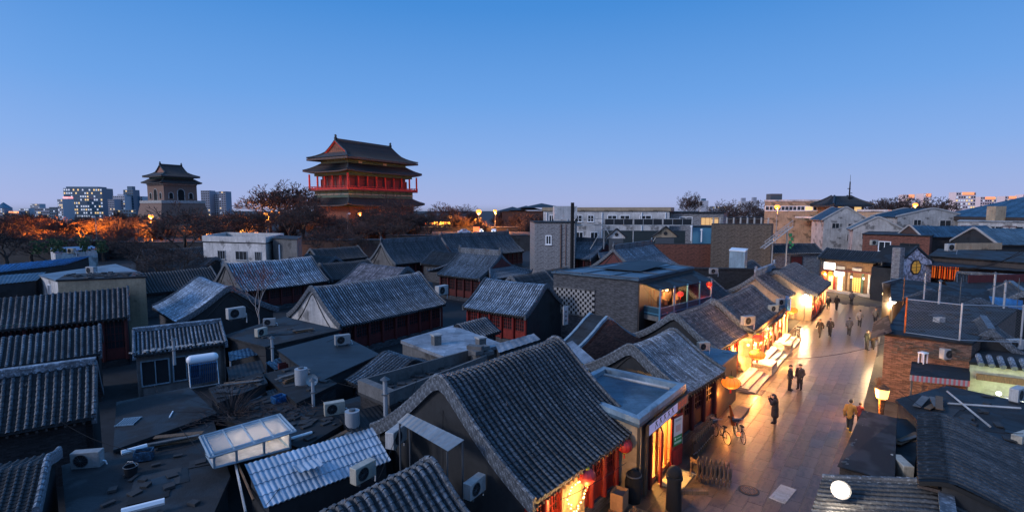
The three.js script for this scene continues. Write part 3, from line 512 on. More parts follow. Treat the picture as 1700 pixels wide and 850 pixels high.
const T3 = house({ x:-23.43,z:-35.33,a:35.79,L:5.17,w:3.03,hr:3.82,he:2.89, label: 'small outbuilding with pale grid-like tiles and debris on its eave', sp: .23, rows: EACH, r: .06, tile: [tileM(.36), tileM(.3), tileM(.42)], ridge: 'band', crestMat: M.vergePale, vergeMat: M.vergePale, wall: M.plaster, gable: M.plaster, bofeng: .12, tl: .3 });
{ const w = 2.98 - .5; for (const [x, k] of [[-1.5, 0], [.2, 1]]) { const f = obj('window', new B().box(-.74, 0, 0, .08, 1.7, .1).box(.74, 0, 0, .08, 1.7, .1).box(0, .81, .002, 1.4, .08, .1).box(0, -.81, .002, 1.4, .08, .1).box(0, 0, 0, .06, 1.5, .08), M.paleBlue, T3, [x, 1.5, w + .1]); obj('pane', new B().box(0, 0, -.02, 1.45, 1.6, .02), M.glass, f); }
  const db = new B(); for (let k = 0; k < 40; k++) db.box(rr(-2.7, 2.7), 2.98 + rr(0, .05), rr(2.55, 2.95), rr(.1, .45), rr(.03, .09), rr(.08, .3), rnd() * 6, rr(-.3, .3)); tag(obj('rubble', db, M.concretePale, T3), null, null, null, 'stuff'); }
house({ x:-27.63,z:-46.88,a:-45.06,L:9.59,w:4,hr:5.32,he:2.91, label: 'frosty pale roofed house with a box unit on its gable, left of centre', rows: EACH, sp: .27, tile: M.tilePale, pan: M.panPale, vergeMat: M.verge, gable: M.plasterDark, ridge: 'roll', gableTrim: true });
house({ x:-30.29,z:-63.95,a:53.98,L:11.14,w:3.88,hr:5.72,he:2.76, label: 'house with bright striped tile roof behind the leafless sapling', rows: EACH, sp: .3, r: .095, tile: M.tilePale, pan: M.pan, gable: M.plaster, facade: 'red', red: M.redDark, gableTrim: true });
house({ x:-13.1,z:-46.95,a:54.18,L:12.22,w:3.79,hr:5.59,he:2.8, label: 'long house in the middle with dark red doors and a white moulded gable', rows: EACH, sp: .25, tile: M.tileMid, gable: M.plasterWhite, facade: 'red', red: M.redDark, gableTrim: true, eaveTiles: M.verge });
house({ x:-15.56,z:-61.66,a:-39.04,L:8.83,w:3.81,hr:5.28,he:2.91, label: 'house with a worn mauve-grey roof just behind the long white-gabled house', sp: .26, tile: [mat(.5, .44, .46, { map: mottled })], pan: M.panPale, gable: M.plaster, gableTrim: true, facade: 'brick' });
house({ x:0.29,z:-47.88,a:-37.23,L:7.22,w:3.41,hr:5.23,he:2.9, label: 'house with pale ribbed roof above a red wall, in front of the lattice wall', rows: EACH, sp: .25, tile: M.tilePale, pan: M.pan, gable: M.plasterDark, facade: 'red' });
house({ x:-4.61,z:-70.04,a:-38.43,L:8.92,w:4.41,hr:6.03,he:3.26, name: 'hip_and_gable_hall', label: 'hall with a red gable panel and skirt roof left of the tea house', cat: 'hall', ext: [-.8, -.4], sp: .28, tile: [tileM(.36)], ridge: 'crest', hip: 1.9, facade: 'red', red: M.redDark });
house({ x:-17.76,z:-90.94,a:51.98,L:13.8,w:3.78,hr:6.46,he:3.07, name: 'crested_hall', label: 'dark roofed hall with a pale gable, farther left of two crested halls', cat: 'hall', sp: .28, tile: [tileM(.16)], ridge: 'crest', gable: M.plaster, gableTrim: true, facade: 'red', red: M.redDark });
house({ x:-7.26,z:-105.58,a:48.61,L:19.38,w:4.69,hr:6.72,he:3.08, name: 'crested_hall', label: 'crested hall with a sand-coloured gable beside the grey brick block', cat: 'hall', sp: .3, tile: [tileM(.2)], ridge: 'crest', gable: M.plasterTan, gableTrim: true, facade: 'red', red: M.redDark });
house({ x:14.3,z:-95.47,a:-44.14,L:10,w:4.93,hr:6.17,he:3.27, name: 'hip_and_gable_hall', label: 'hall with upturned eaves right below the grey brick block with the pole', cat: 'hall', ext: [-1, -1], sp: .3, tile: [tileM(.42)], ridge: 'crest', hip: 2, facade: 'red', red: M.redDark });
house({ x:18.3,z:-76.41,a:52.8,L:14.01,w:5.46,hr:6.5,he:3.24, name: 'crested_hall', label: 'crested hall with a red-panelled gable behind the tea house roof', cat: 'hall', sp: .3, tile: [tileM(.34)], ridge: 'crest', gable: M.redDark, gableTrim: true, w: 4.6 });
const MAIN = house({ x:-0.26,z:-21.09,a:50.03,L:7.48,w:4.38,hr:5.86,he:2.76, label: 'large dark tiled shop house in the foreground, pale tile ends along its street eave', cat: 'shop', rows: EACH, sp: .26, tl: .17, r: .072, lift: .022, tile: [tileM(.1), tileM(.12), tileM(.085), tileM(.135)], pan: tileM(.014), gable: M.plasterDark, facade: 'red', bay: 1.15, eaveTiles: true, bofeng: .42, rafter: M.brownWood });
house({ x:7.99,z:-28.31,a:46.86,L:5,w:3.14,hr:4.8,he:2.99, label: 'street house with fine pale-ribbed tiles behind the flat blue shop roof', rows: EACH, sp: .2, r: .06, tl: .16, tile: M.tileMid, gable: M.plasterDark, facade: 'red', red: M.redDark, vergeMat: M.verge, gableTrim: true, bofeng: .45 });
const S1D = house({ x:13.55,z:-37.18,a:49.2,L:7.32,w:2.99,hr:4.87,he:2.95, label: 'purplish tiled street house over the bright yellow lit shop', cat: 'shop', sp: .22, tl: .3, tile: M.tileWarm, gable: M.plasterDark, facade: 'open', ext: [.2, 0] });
const S1E = house({ x:18.81,z:-42.74,a:51.1,L:10.2,w:3,hr:5,he:2.9, label: 'purplish tiled house behind the flat awning with three box units', sp: .22, tl: .3, tile: M.tileWarm, gable: M.plasterDark, facade: 'open' });
house({ x:28.52,z:-57.11,a:51.68,L:9.17,w:3.07,hr:5.04,he:2.97, name: 'crested_house', label: 'street house with a raised pale ridge, second from the far end of the lane', sp: .24, tl: .35, tile: [mat(.27, .23, .23, { map: mottled })], ridge: 'crest', crestMat: M.vergePale, gable: M.plasterTan, facade: 'open' });
house({ x:32.79,z:-60.65,a:51.71,L:10.85,w:4.04,hr:5.15,he:3, label: 'last tiled house on the left side of the lane before the lit end shops', sp: .24, tl: .35, tile: M.tileWarm, gable: M.plasterTan, facade: 'open' });
house({ x:-3.69,z:-14.16,a:48.86,L:3.49,w:1.46,hr:4.13,he:3.07, ext: [3, 0], label: 'near house at the bottom edge with thick dark rows of round tiles', rows: EACH, sp: .26, r: .085, tile: [tileM(.17), tileM(.13), tileM(.21)], gable: M.plasterDark, w: 2.2, he: 2.7 });
house({ x:-6.52,z:-28.76,a:-41.3,L:2.91,w:2.68,hr:3.67,he:2.6, name: 'tiled_lean_to', label: 'small dark ribbed roof beside the brick parapet terrace', cat: 'lean-to', rows: EACH, sp: .26, tile: M.tile, gable: M.plasterDark, noVerge: true });
house({ x:-3.07,z:-38.66,a:51.47,L:3.45,w:1.52,hr:3.51,he:2.63, name: 'tiled_lean_to', label: 'little ribbed roof in front of the red wall, behind the pale blue flat roof', cat: 'lean-to', rows: EACH, sp: .25, tile: M.tile, gable: M.redWood, noVerge: true });
const R1H = house({ x: 44.6, z: -86, a: 1, L: 13.2, w: 2.6, hr: 6.1, he: 4.95, label: 'long grey brick house with two dark windows at the bend of the lane', cat: 'house', sp: .3, tl: .4, tile: M.tileDark, wall: M.brickPale, gable: M.brickPale, ridge: 'band', eaveTiles: M.concretePale });
for (const x of [-2.6, 2.3]) { const f = obj('window', new B().box(0, .7, 0, 1.9, .12, .1).box(0, -.7, 0, 1.9, .12, .1).box(.95, 0, 0, .12, 1.4, .1).box(-.95, 0, 0, .12, 1.4, .1), M.darkWood, R1H, [x, 3.6, 2.16]); obj('pane', new B().box(0, 0, -.02, 1.8, 1.3, .04), M.redDark, f); }
house({ x: 10.1, z: -11.05, a: 52, L: 8, w: 3.4, wb: 3, hr: 4.0, he: 3.1, k: .1, ridge: 'band', label: 'dark tiled house in the bottom right corner, white tile ends beside the floodlight', rows: EACH, sp: .27, tile: M.tileDark, gable: M.plasterDark, facade: 'brick', eaveTiles: M.eaveTile });
// low roofs that fill the blocks between the named houses
for (const [x, z, a, L, w, hr, label] of [[-24, -73, 52, 8, 3, 4.6, 'dim dark roof between the striped house and the trees'], [-41, -60, 52, 10, 3.2, 4.8, 'shadowed roof behind the beige stucco building'], [-48, -78, -38, 12, 3.2, 5, 'shadowed tiled roof behind the blue sheet roofs'], [6, -70, 52, 6, 2.4, 3.9, 'low bluish roof between the two hip-and-gable halls'], [19, -52, 52, 8, 3, 4.6, 'low dark roof right of the tea house porch'], [26, -66, -38, 9, 3, 4.4, 'low roof below the red brick wall'], [-10, -85, -38, 9, 3, 5, 'dark roof under the two crested halls'], [2, -62, 52, 7, 2.6, 4.2, 'dark roof between the red gable hall and the tea house'], [-33, -95, 52, 10, 3, 5, 'dark roof behind the white two-storey block'], [-62, -95, 52, 12, 3, 5, 'long dark roof under the trees at the left edge'], [33, -72, 52, 8, 3, 4.5, 'dark roof left of the long grey brick house'], [-30, -80, -38, 8, 3, 4.8, 'ribbed dark roof under the bare tree']])
  house({ x, z, a, L, w, hr, he: hr - 2, label, sp: .3, tl: .5, tile: M.tileDark, gable: M.plasterDark });

// ---------- flat roofs, terraces and blocks on the left ----------
flat({ name: 'flat_roof_shed', label: 'worn grey flat roof with two small box units left of the white gable', poly: [[-20.38,-35.57],[-19.08,-42.03],[-12.88,-37.37],[-16.11,-32.72]], h: 3, wall: M.plasterDark, roof: M.tar, debris: 8 });
flat({ name: 'flat_roof_shed', label: 'smooth dark blue membrane roof in front of the red-doored house', poly: [[-15.09,-32.36],[-12.65,-36.67],[-8.42,-31.4],[-10.16,-26.44]], h: 2.9, wall: M.plasterDark, roof: M.membrane, slab: .08 });
const WH = flat({ name: 'flat_roof_house', label: 'pale blue-white flat roof with two stub chimneys', poly: [[-7.33,-33.55],[-4.45,-37.91],[-0.55,-32.5],[-4.07,-29.95]], h: 3.1, wall: M.concrete, roof: M.paleRoof, slab: .2 });
for (const [p, n] of [[[-4.91,3.3,-32.5], 'nearer'], [[-1.98,3.3,-31.77], 'right-hand']]) { const c = thing('chimney_stub', n + ' square chimney stub on the pale blue-white flat roof', 'chimney', p, .6); obj('shaft', new B().box(0, .3, 0, .5, .6, .5), M.concrete, c); obj('cap', new B().box(0, .64, 0, .6, .09, .6), M.concretePale, c); }
flat({ name: 'brick_terrace', label: 'rooftop terrace with rough brick parapet behind the large foreground roof', poly: [[-7.46,-24.41],[-2.31,-30],[-1.51,-28.5],[-5.55,-22.69]], h: 3.0, wall: M.brickDark, roof: M.concreteDark, parapet: .6, parMat: M.concrete, pt: .25, debris: 40, cat: 'terrace' });
{ const cb = thing('concrete_coping', 'pile of broken concrete blocks at the right corner of the brick parapet terrace', 'rubble', [-1.92,3.6,-28.99], .5); for (let k = 0; k < 5; k++) obj('block', new B().box(rr(-.5, .5), .12 + k * .1, rr(-.3, .3), rr(.6, 1.1), .22, rr(.4, .7), rnd() * 3), M.concrete, cb); }
flat({ name: 'flat_roof_shed', label: 'dark sheet roof with a small white grate lying on it', poly: [[-18.88,-23.76],[-16.75,-25.72],[-13.49,-22.46],[-15.33,-18.98]], h: 2.7, wall: M.plasterDark, roof: M.tar });
flat({ name: 'flat_roof_shed', label: 'large dark tar roof at the bottom left, beside the lit skylight', poly: [[-16.53,-18.07],[-13.34,-22.01],[-10.12,-17.35],[-8.91,-13.76],[-12.5,-13.76]], h: 2.5, wall: M.plasterDark, roof: M.tar, debris: 16, slab: .1 });
flat({ name: 'flat_roof_shed', label: 'cluttered dark roof behind the lit skylight', poly: [[-13.81,-22.81],[-11.92,-25.92],[-7.48,-21.94],[-8.35,-19.49]], h: 2.5, wall: M.plasterDark, roof: M.tarDark, debris: 60 });
flat({ name: 'flat_roof_shed', label: 'dark roof with scattered boards right of the lit windows', poly: [[-13.77,-27.63],[-12.26,-29.49],[-9.3,-26.17],[-10.21,-23.5]], h: 2.8, wall: M.brickDark, roof: M.tarDark, debris: 14 });
flat({ name: 'flat_roof_shed', label: 'sunken dark roof below the brick parapet terrace', poly: [[-10.07,-23.67],[-6.84,-26.92],[-3.97,-21.69],[-5.83,-19.01],[-8.39,-20.81]], h: 2.2, wall: M.plasterDark, roof: M.tarDark, debris: 24 });
const LW = flat({ name: 'lit_window_shed', label: 'small shed with two bright windows behind a tangle of twigs', poly: [[-15.23,-25.17],[-13.94,-27.64],[-12.83,-25.88],[-13.76,-23.25]], h: 2.9, wall: M.plasterDark, roof: M.tarDark, debris: 30, cat: 'shed' });
for (const t of [.25, .55]) win(LW, 2, t, 1.7, .85, 1.5, { lit: E.winCool, frame: M.paleBlue }); win(LW, 2, .84, 1.7, .85, 1.5, { frame: M.paleBlue });
shed({ name: 'blue_awning', label: 'narrow blue sheet awning below the worn grey flat roof', cat: 'awning', c: [[-18.6,2.7,-32.79], [-17.09,2.7,-34.74], [-16.43,2.4,-33.84], [-17.98,2.4,-31.78]], waves: 10, roof: M.blueSheetDark, posts: M.grey });
shed({ name: 'blue_awning', label: 'small blue sheet over the cluttered yard left of the membrane roof', cat: 'awning', c: [[-15.4,2.5,-31.19], [-14.78,2.5,-32.78], [-13.95,2.2,-32.18], [-14.56,2.2,-30.57]], waves: 6, roof: M.blueSheetDark, posts: M.grey });
shed({ name: 'tile_sheet_roof', label: 'pale blue stepped tile-sheet roof at the bottom, a loose tile lying on it', c: [[-8.96,3.5,-16.41], [-5.48,3.5,-19.3], [-4.51,2.7,-18.22], [-7.73,2.7,-15.16]], waves: 26, amp: .05, steps: 4, roof: M.paleSheet, wall: M.plasterDark });
tag(obj('loose_tile', sheetGeo([[-.4, 0, -.3], [.4, 0, -.3], [.4, 0, .3], [-.4, 0, .3]], 4, .05), M.paleSheet, null, [-6.95,3.3,-16.71], .7), 'loose square of tile sheet lying on the pale blue stepped roof', 'roof tile');
shed({ name: 'corrugated_canopy', label: 'corrugated metal canopy on posts against the foreground gable', cat: 'canopy', c: [[-3.8,4.6,-18.09], [-1.57,4.4,-16.32], [-2.09,4.1,-16.13], [-4.16,4.3,-18]], waves: 12, amp: .03, roof: M.greySheet, posts: M.darkGrey });
// skylight lantern, lit from inside
{
  const c = [[-11.68,3.55,-18.44], [-9.4,3.75,-20.05], [-8.23,3.6,-18.8], [-10.52,3.4,-17.11]], o = c[0].map((_, k) => (c[0][k] + c[1][k] + c[2][k] + c[3][k]) / 4), g = thing('skylight', 'long glazed roof skylight with pale frame, lit from inside', 'skylight', [o[0], 0, o[2]]);
  const L = c.map((p) => [p[0] - o[0], p[1], p[2] - o[2]]), mix = (a, b, t) => a.map((v, i) => v + (b[i] - v) * t), at = (u, v) => mix(mix(L[0], L[1], u), mix(L[3], L[2], u), v), fr = new B();
  const bar = (p, q, w = .13) => fr.tube(p, q, w / 2, w / 2, 4);
  const glz = new THREE.MeshPhysicalMaterial({ transmission: .85, roughness: .45, thickness: 0 }); glz.color.setRGB(.85, .82, .8);
  for (const u of [0, .04, .27, .5, .73, .96, 1]) bar(at(u, 0), at(u, 1), u === 0 || u === 1 ? .1 : .09); for (const v of [0, .1, .9, 1]) bar(at(0, v), at(1, v), .1);
  fr.quad(at(0, 0), at(.06, 0), at(.06, 1), at(0, 1)); fr.quad(at(.95, 0), at(1, 0), at(1, 1), at(.95, 1));
  const f = obj('roof_frame', fr, M.paleBlue, g); for (const u of [.05, .28, .51, .74]) obj('pane', new B().quad(at(u, .1), at(u + .21, .1), at(u + .21, .9), at(u, .9)), glz, f);
  const wf = new B(), I = (u, v, y) => { const p = at(u, v); return [p[0], y ?? p[1] - .06, p[2]]; }, yb = 2.9, ins = [[.05, .12], [.94, .12], [.94, .88], [.05, .88]];
  for (let i = 0; i < 4; i++) { const a = ins[i], b = ins[(i + 1) % 4]; for (const [y0, y1] of [[yb, yb], [undefined, undefined]]) wf.tube(I(...a, y0), I(...b, y1), .05, .05, 4); wf.tube(I(...a, yb), I(...a), .05, .05, 4); }
  for (const u of [.3, .62]) wf.tube(I(u, .88, yb), I(u, .88), .05, .05, 4);
  const w2 = obj('window', wf, M.paleBlue, g), clear = new THREE.MeshPhysicalMaterial({ transmission: 1, roughness: .02, thickness: 0 }); for (const [u0, u1] of [[.06, .29], [.31, .61], [.63, .93]]) obj('pane', new B().quad(I(u0, .88, yb + .05), I(u1, .88, yb + .05), I(u1, .88), I(u0, .88)), clear, w2);
  const bk = new B(); bk.quad(I(.05, .12, yb), I(.94, .12, yb), I(.94, .12), I(.05, .12)); bk.quad(I(.05, .12, yb - .02), I(.94, .12, yb - .02), I(.94, .88, yb - .02), I(.05, .88, yb - .02)); for (const u of [.05, .94]) bk.quad(I(u, .12, yb), I(u, .88, yb), I(u, .88), I(u, .12)); obj('inner_wall', bk, M.plasterWhite, g);
  for (const u of [.4, .75]) { const p = at(u, .5); obj('lamp_bulb', new THREE.SphereGeometry(.06, 10, 8), E.winWarm, g, [p[0], 3.15, p[2]]); lamp(o[0] + p[0], 3.15, o[2] + p[2], [1, .85, .7], .06, 3); }
}
// solar water heater
{
  const p = [-17.78,1.9,-28.73], g = thing('solar_water_heater', 'solar water heater with white tank over blue tubes beside the small outbuilding', 'water heater', p, .62);
  const tank = new THREE.CapsuleGeometry(.26, 1.1, 4, 14); tank.rotateZ(Math.PI / 2); obj('tank', tank, M.white, g, [0, 1.55, -.2]);
  const tb = new THREE.CylinderGeometry(.035, .035, 1.5, 8); tb.rotateX(.5); for (let k = 0; k < 14; k++) obj('tube', tb, M.blueSheet, g, [-.62 + k * .095, .78, .2]);
  obj('frame', new B().tube([-.7, 0, .6], [-.7, 1.4, -.15], .03, .03, 5).tube([.7, 0, .6], [.7, 1.4, -.15], .03, .03, 5).tube([-.7, 0, -.6], [-.7, 1.4, -.15], .03, .03, 5).tube([.7, 0, -.6], [.7, 1.4, -.15], .03, .03, 5).tube([-.7, .12, .56], [.7, .12, .56], .04, .04, 5), M.metal, g);
}
// ---------- beyond the courtyards, left ----------
shed({ name: 'blue_roof_shed', label: 'bright blue corrugated sheet roof at the left edge', c: [[-54.08,6.2,-50.19], [-52.79,6.2,-64.03], [-51.83,5.6,-59.04], [-52.68,5.6,-48.83]], waves: 26, amp: .05, roof: M.blueSheet, wall: M.plasterDark });
shed({ name: 'blue_roof_shed', label: 'lower strip of blue sheet roof under the bright blue roof, left edge', c: [[-52.9,5.4,-49.02], [-49.38,5.4,-53.79], [-47.06,5,-50.2], [-49.2,5,-45.51]], waves: 18, amp: .05, roof: M.blueSheetDark, wall: M.plasterDark });
const B2 = flat({ name: 'white_house', label: 'white walled house with one window and a grey sheet roof by the blue roofs', poly: [[-48.01,-51.59],[-48.26,-61.8],[-40.43,-54.6],[-41.36,-46.46]], h: 5.3, wall: M.plasterWhite, roof: M.greySheet });
win(B2, 3, .55, 4, 1.1, 1.5, { bars: 1 }); win(B2, 2, .9, 4.2, 1.0, 1.4, { bars: 1 });
const B3 = flat({ name: 'stucco_house', label: 'beige stucco building with debris along its flat roof edge', poly: [[-35.72,-39.82],[-30.35,-41.96],[-33.31,-45.2],[-38.07,-43.52]], h: 6.4, wall: M.plasterTan, roof: M.tar, debris: 70, cat: 'house' });
{ const q = B3; q.userData.label = 'beige stucco building with debris along its flat roof edge'; }
const B4 = flat({ name: 'low_white_building', label: 'low white building with a blue-edged roof and plants along its wall', poly: [[-75.93,-83.8],[-73.74,-89.33],[-68.22,-83.8],[-67.83,-75.6]], h: 5.6, wall: M.plasterWhite, roof: M.blueSheet });
const B5 = flat({ name: 'white_block', label: 'two-storey white block with a pale parapet, left of the striped roof', poly: [[-46.03,7.18,-76], [-34.79,7.27,-72], [-37.61,6.87,-84], [-49.24,6.84,-88]].map(p => [p[0], p[2]]), h: 7.2, wall: M.plasterWhite, roof: M.tar, parapet: .8, parMat: M.plasterWhite });
for (const [t, w] of [[.3, 1.5], [.62, 2.2], [.88, 1.2]]) win(B5, 0, t, 5.4, w, 1.3, { frame: M.grey, bars: 2 }); for (const t of [.2, .5, .8]) win(B5, 0, t, 2.4, 1.4, 1.3, { frame: M.grey });
const B6 = flat({ name: 'stair_tower', label: 'plain grey stair tower beside the two-storey white block', poly: [[-34.69,7.66,-74], [-29.93,8,-71], [-32.15,7.61,-78], [-37.48,7.19,-82]].map((p) => [p[0], p[2]]), h: 7.8, wall: M.concrete, roof: M.tar, cat: 'building' });
win(B6, 0, .75, 4.6, 1.1, 1.6, { frame: M.darkGrey, bars: 0 }); obj('pipe', new B().tube([0, 0, 0], [0, 7, 0], .1, .1, 6), M.white, B6, B6.edge(0, .3, 0, .12).p);
// ---------- towers ----------
function eaveRoof(g, name, y, w, d, over, wIn, dIn, rise, m, ridgeM, sag = .35) {   // hipped skirt roof with lifted corners: outer (w+2over) to inner (wIn,dIn)
  const b = new B(), N = 12, J = 4, W = w / 2 + over, D = d / 2 + over;
  const side = (f) => { const P = (u, v) => { const A = f(u, 1), C = f(u, 0); const k = v * (1 + sag) - sag * v * v; return [C[0] + (A[0] - C[0]) * v, y + rise * (1 - k) + over * .16 * v * Math.pow(Math.abs(u), 5), C[1] + (A[1] - C[1]) * v]; }; for (let i = 0; i < N; i++) for (let j = 0; j < J; j++) { const u0 = -1 + 2 * i / N, u1 = u0 + 2 / N; b.quad(P(u0, j / J), P(u1, j / J), P(u1, (j + 1) / J), P(u0, (j + 1) / J)); } for (let i = 0; i < N; i++) { const u0 = -1 + 2 * i / N, u1 = u0 + 2 / N, p = P(u0, 1), q = P(u1, 1); b.quad([p[0], p[1] - .5, p[2]], [q[0], q[1] - .5, q[2]], q, p); const p2 = P(u0, .0), q2 = P(u1, 0); b.quad([p[0], p[1] - .5, p[2]], [q[0], q[1] - .5, q[2]], [q2[0], y - .2, q2[2]], [p2[0], y - .2, p2[2]]); } return P; };
  const ps = [side((u, v) => v ? [W * u, D] : [wIn / 2 * u, dIn / 2]), side((u, v) => v ? [W * u, -D] : [wIn / 2 * u, -dIn / 2]), side((u, v) => v ? [W, D * u] : [wIn / 2, dIn / 2 * u]), side((u, v) => v ? [-W, D * u] : [-wIn / 2, dIn / 2 * u])];
  const r = obj(name, b, m, g);
  for (const P of ps.slice(0, 2)) for (const u of [-1, 1]) { const rb = new B(); for (let j = 0; j < 5; j++) { const p = P(u, j / 5), q = P(u, (j + 1) / 5); rb.tube([p[0], p[1] + .2, p[2]], [q[0], q[1] + .2, q[2]], .3, .3, 5); } obj('hip_ridge', rb, ridgeM, r); }
  const tr = new B(), sp = .75; for (const [k, P] of ps.entries()) { const len = k < 2 ? 2 * W : 2 * D, n = Math.round(len / sp); for (let i = 1; i < n; i++) { const u = -1 + 2 * i / n; for (let j = 0; j < 3; j++) { const p = P(u, j / 3), q = P(u, (j + 1) / 3); tr.tube([p[0], p[1] + .05, p[2]], [q[0], q[1] + .05, q[2]], .16, .16, 4, false); } } }
  tag(obj('tile_rows', tr, m, r), null, null, null, 'stuff'); return r;
}
function topRoof(g, y, w, d, over, ridgeL, rise, m, panelM, o = {}) {   // hip-and-gable main roof
  const W = w / 2 + over, D = d / 2 + over, zi = D * .52, gl = ridgeL / 2, b = new B(), yr = y + rise, prof = (t) => yr - rise * (1.42 * t - .42 * t * t);
  const N = 12, slope = (s, v) => { const z = D * v, xe = v < .52 ? gl : gl + (W - gl) * (v - .52) / .48; return [s * xe, prof(v) + (v > .52 ? over * .16 * Math.pow((v - .52) / .48, 2) : 0), z]; };
  for (const sz of [-1, 1]) for (let j = 0; j < N; j++) { const v0 = j / N, v1 = (j + 1) / N, q = (s, v) => { const p = slope(s, v); return [p[0], p[1], p[2] * sz]; }, M0 = (v) => [0, prof(v), D * v * sz]; for (const s of [-1, 1]) { const i0 = slope(s, v0), i1 = slope(s, v1); const in0 = [s * Math.min(gl, Math.abs(i0[0])), prof(v0), i0[2] * sz], in1 = [s * Math.min(gl, Math.abs(i1[0])), prof(v1), i1[2] * sz]; b.quad(M0(v0), in0, in1, M0(v1)); b.quad(in0, q(s, v0), q(s, v1), in1); } }
  for (const s of [-1, 1]) for (let j = 6; j < N; j++) { const v0 = Math.max(.52, j / N), v1 = (j + 1) / N, a = slope(s, v0), c = slope(s, v1); b.quad([a[0], a[1], -a[2]], [a[0], a[1], a[2]], [c[0], c[1], c[2]], [c[0], c[1], -c[2]]); }
  for (const s of [-1, 1]) { b.quad([s * W, y - .5, -D], [s * W, y - .5, D], [s * W, y + over * .1, D], [s * W, y + over * .1, -D]); b.quad([-W, y - .5, s * D], [W, y - .5, s * D], [W, y + over * .1, s * D], [-W, y + over * .1, s * D]); b.quad([-W, y - .5, s * D], [W, y - .5, s * D], [W * .7, y - .6, 0], [-W * .7, y - .6, 0]); }
  const r = obj('top_roof', b, m, g);
  for (const s of [-1, 1]) { const gb = new B(), X = s * (gl - .5); for (let i = 0; i < 10; i++) { const z0 = -zi + 2 * zi * i / 10, z1 = z0 + zi / 5; gb.quad([X, prof(.52), z0], [X, prof(.52), z1], [X, prof(Math.abs(z1) / D) - .3, z1], [X, prof(Math.abs(z0) / D) - .3, z0]); } obj('gable_panel', gb, panelM, g); const eb = new B(); for (const k of [-1, 1]) for (let i = 0; i < 6; i++) { const z0 = zi * i / 6, z1 = zi * (i + 1) / 6; eb.tube([s * (gl - .1), prof(z0 / D) - .25, k * z0], [s * (gl - .1), prof(z1 / D) - .25, k * z1], .42, .42, 4); } obj('gable_board', eb, o.board || M.redWood, g); }
  const rb = new B().box(0, yr + .55, 0, ridgeL, 1.1, .7); for (const s of [-1, 1]) for (const k of [-1, 1]) for (let j = 0; j < 8; j++) { const p = slope(s, j / 8), q = slope(s, (j + 1) / 8); rb.tube([p[0], p[1] + .25, p[2] * k], [q[0], q[1] + .25, q[2] * k], .32, .32, 5); }
  obj('ridge', rb, o.ridge || M.tileDark[0], r);
  for (const s of [-1, 1]) { const shp = new THREE.Shape(); [[0, 0], [1.5, 0], [1.4, 1], [.9, 1.6], [1.1, 2.2], [.5, 2.7], [.1, 2.3], [.4, 1.8], [-.1, 1.2]].forEach((p, i) => i ? shp.lineTo(...p) : shp.moveTo(...p)); const eg = new THREE.ExtrudeGeometry(shp, { depth: .7, bevelEnabled: false }); eg.translate(-.4, 0, -.35); const e = obj('ridge_ornament', eg, o.ridge || M.tileDark[0], r, [s * (gl - .3), yr + .2, 0]); if (s > 0) e.rotation.y = Math.PI; }
  const tr = new B(), n = Math.round(2 * W / .8); for (let i = 1; i < n; i++) { const x = -W + 2 * W * i / n, ax = Math.abs(x), v1 = 1, vmin = 0, cut = ax > gl ? .52 + .48 * (ax - gl) / (W - gl) : 0; for (const k of [-1, 1]) for (let j = 0; j < 6; j++) { const a = cut + (1 - cut) * j / 6, c = cut + (1 - cut) * (j + 1) / 6; if (c - a < .01) continue; tr.tube([x, prof(a) + .08, k * D * a], [x, prof(c) + .08, k * D * c], .16, .16, 4, false); } }
  tag(obj('tile_rows', tr, m, r), null, null, null, 'stuff');
}
const towerTile = mat(.10, .085, .08, { map: mottled, roughness: .7 }), towerRidge = mat(.035, .05, .05, { roughness: .6 }), beam = mat(.07, .15, .13, { map: stained }), drumRed = mat(.5, .045, .035), podium = mat(.3, .13, .09, { map: brickMap });
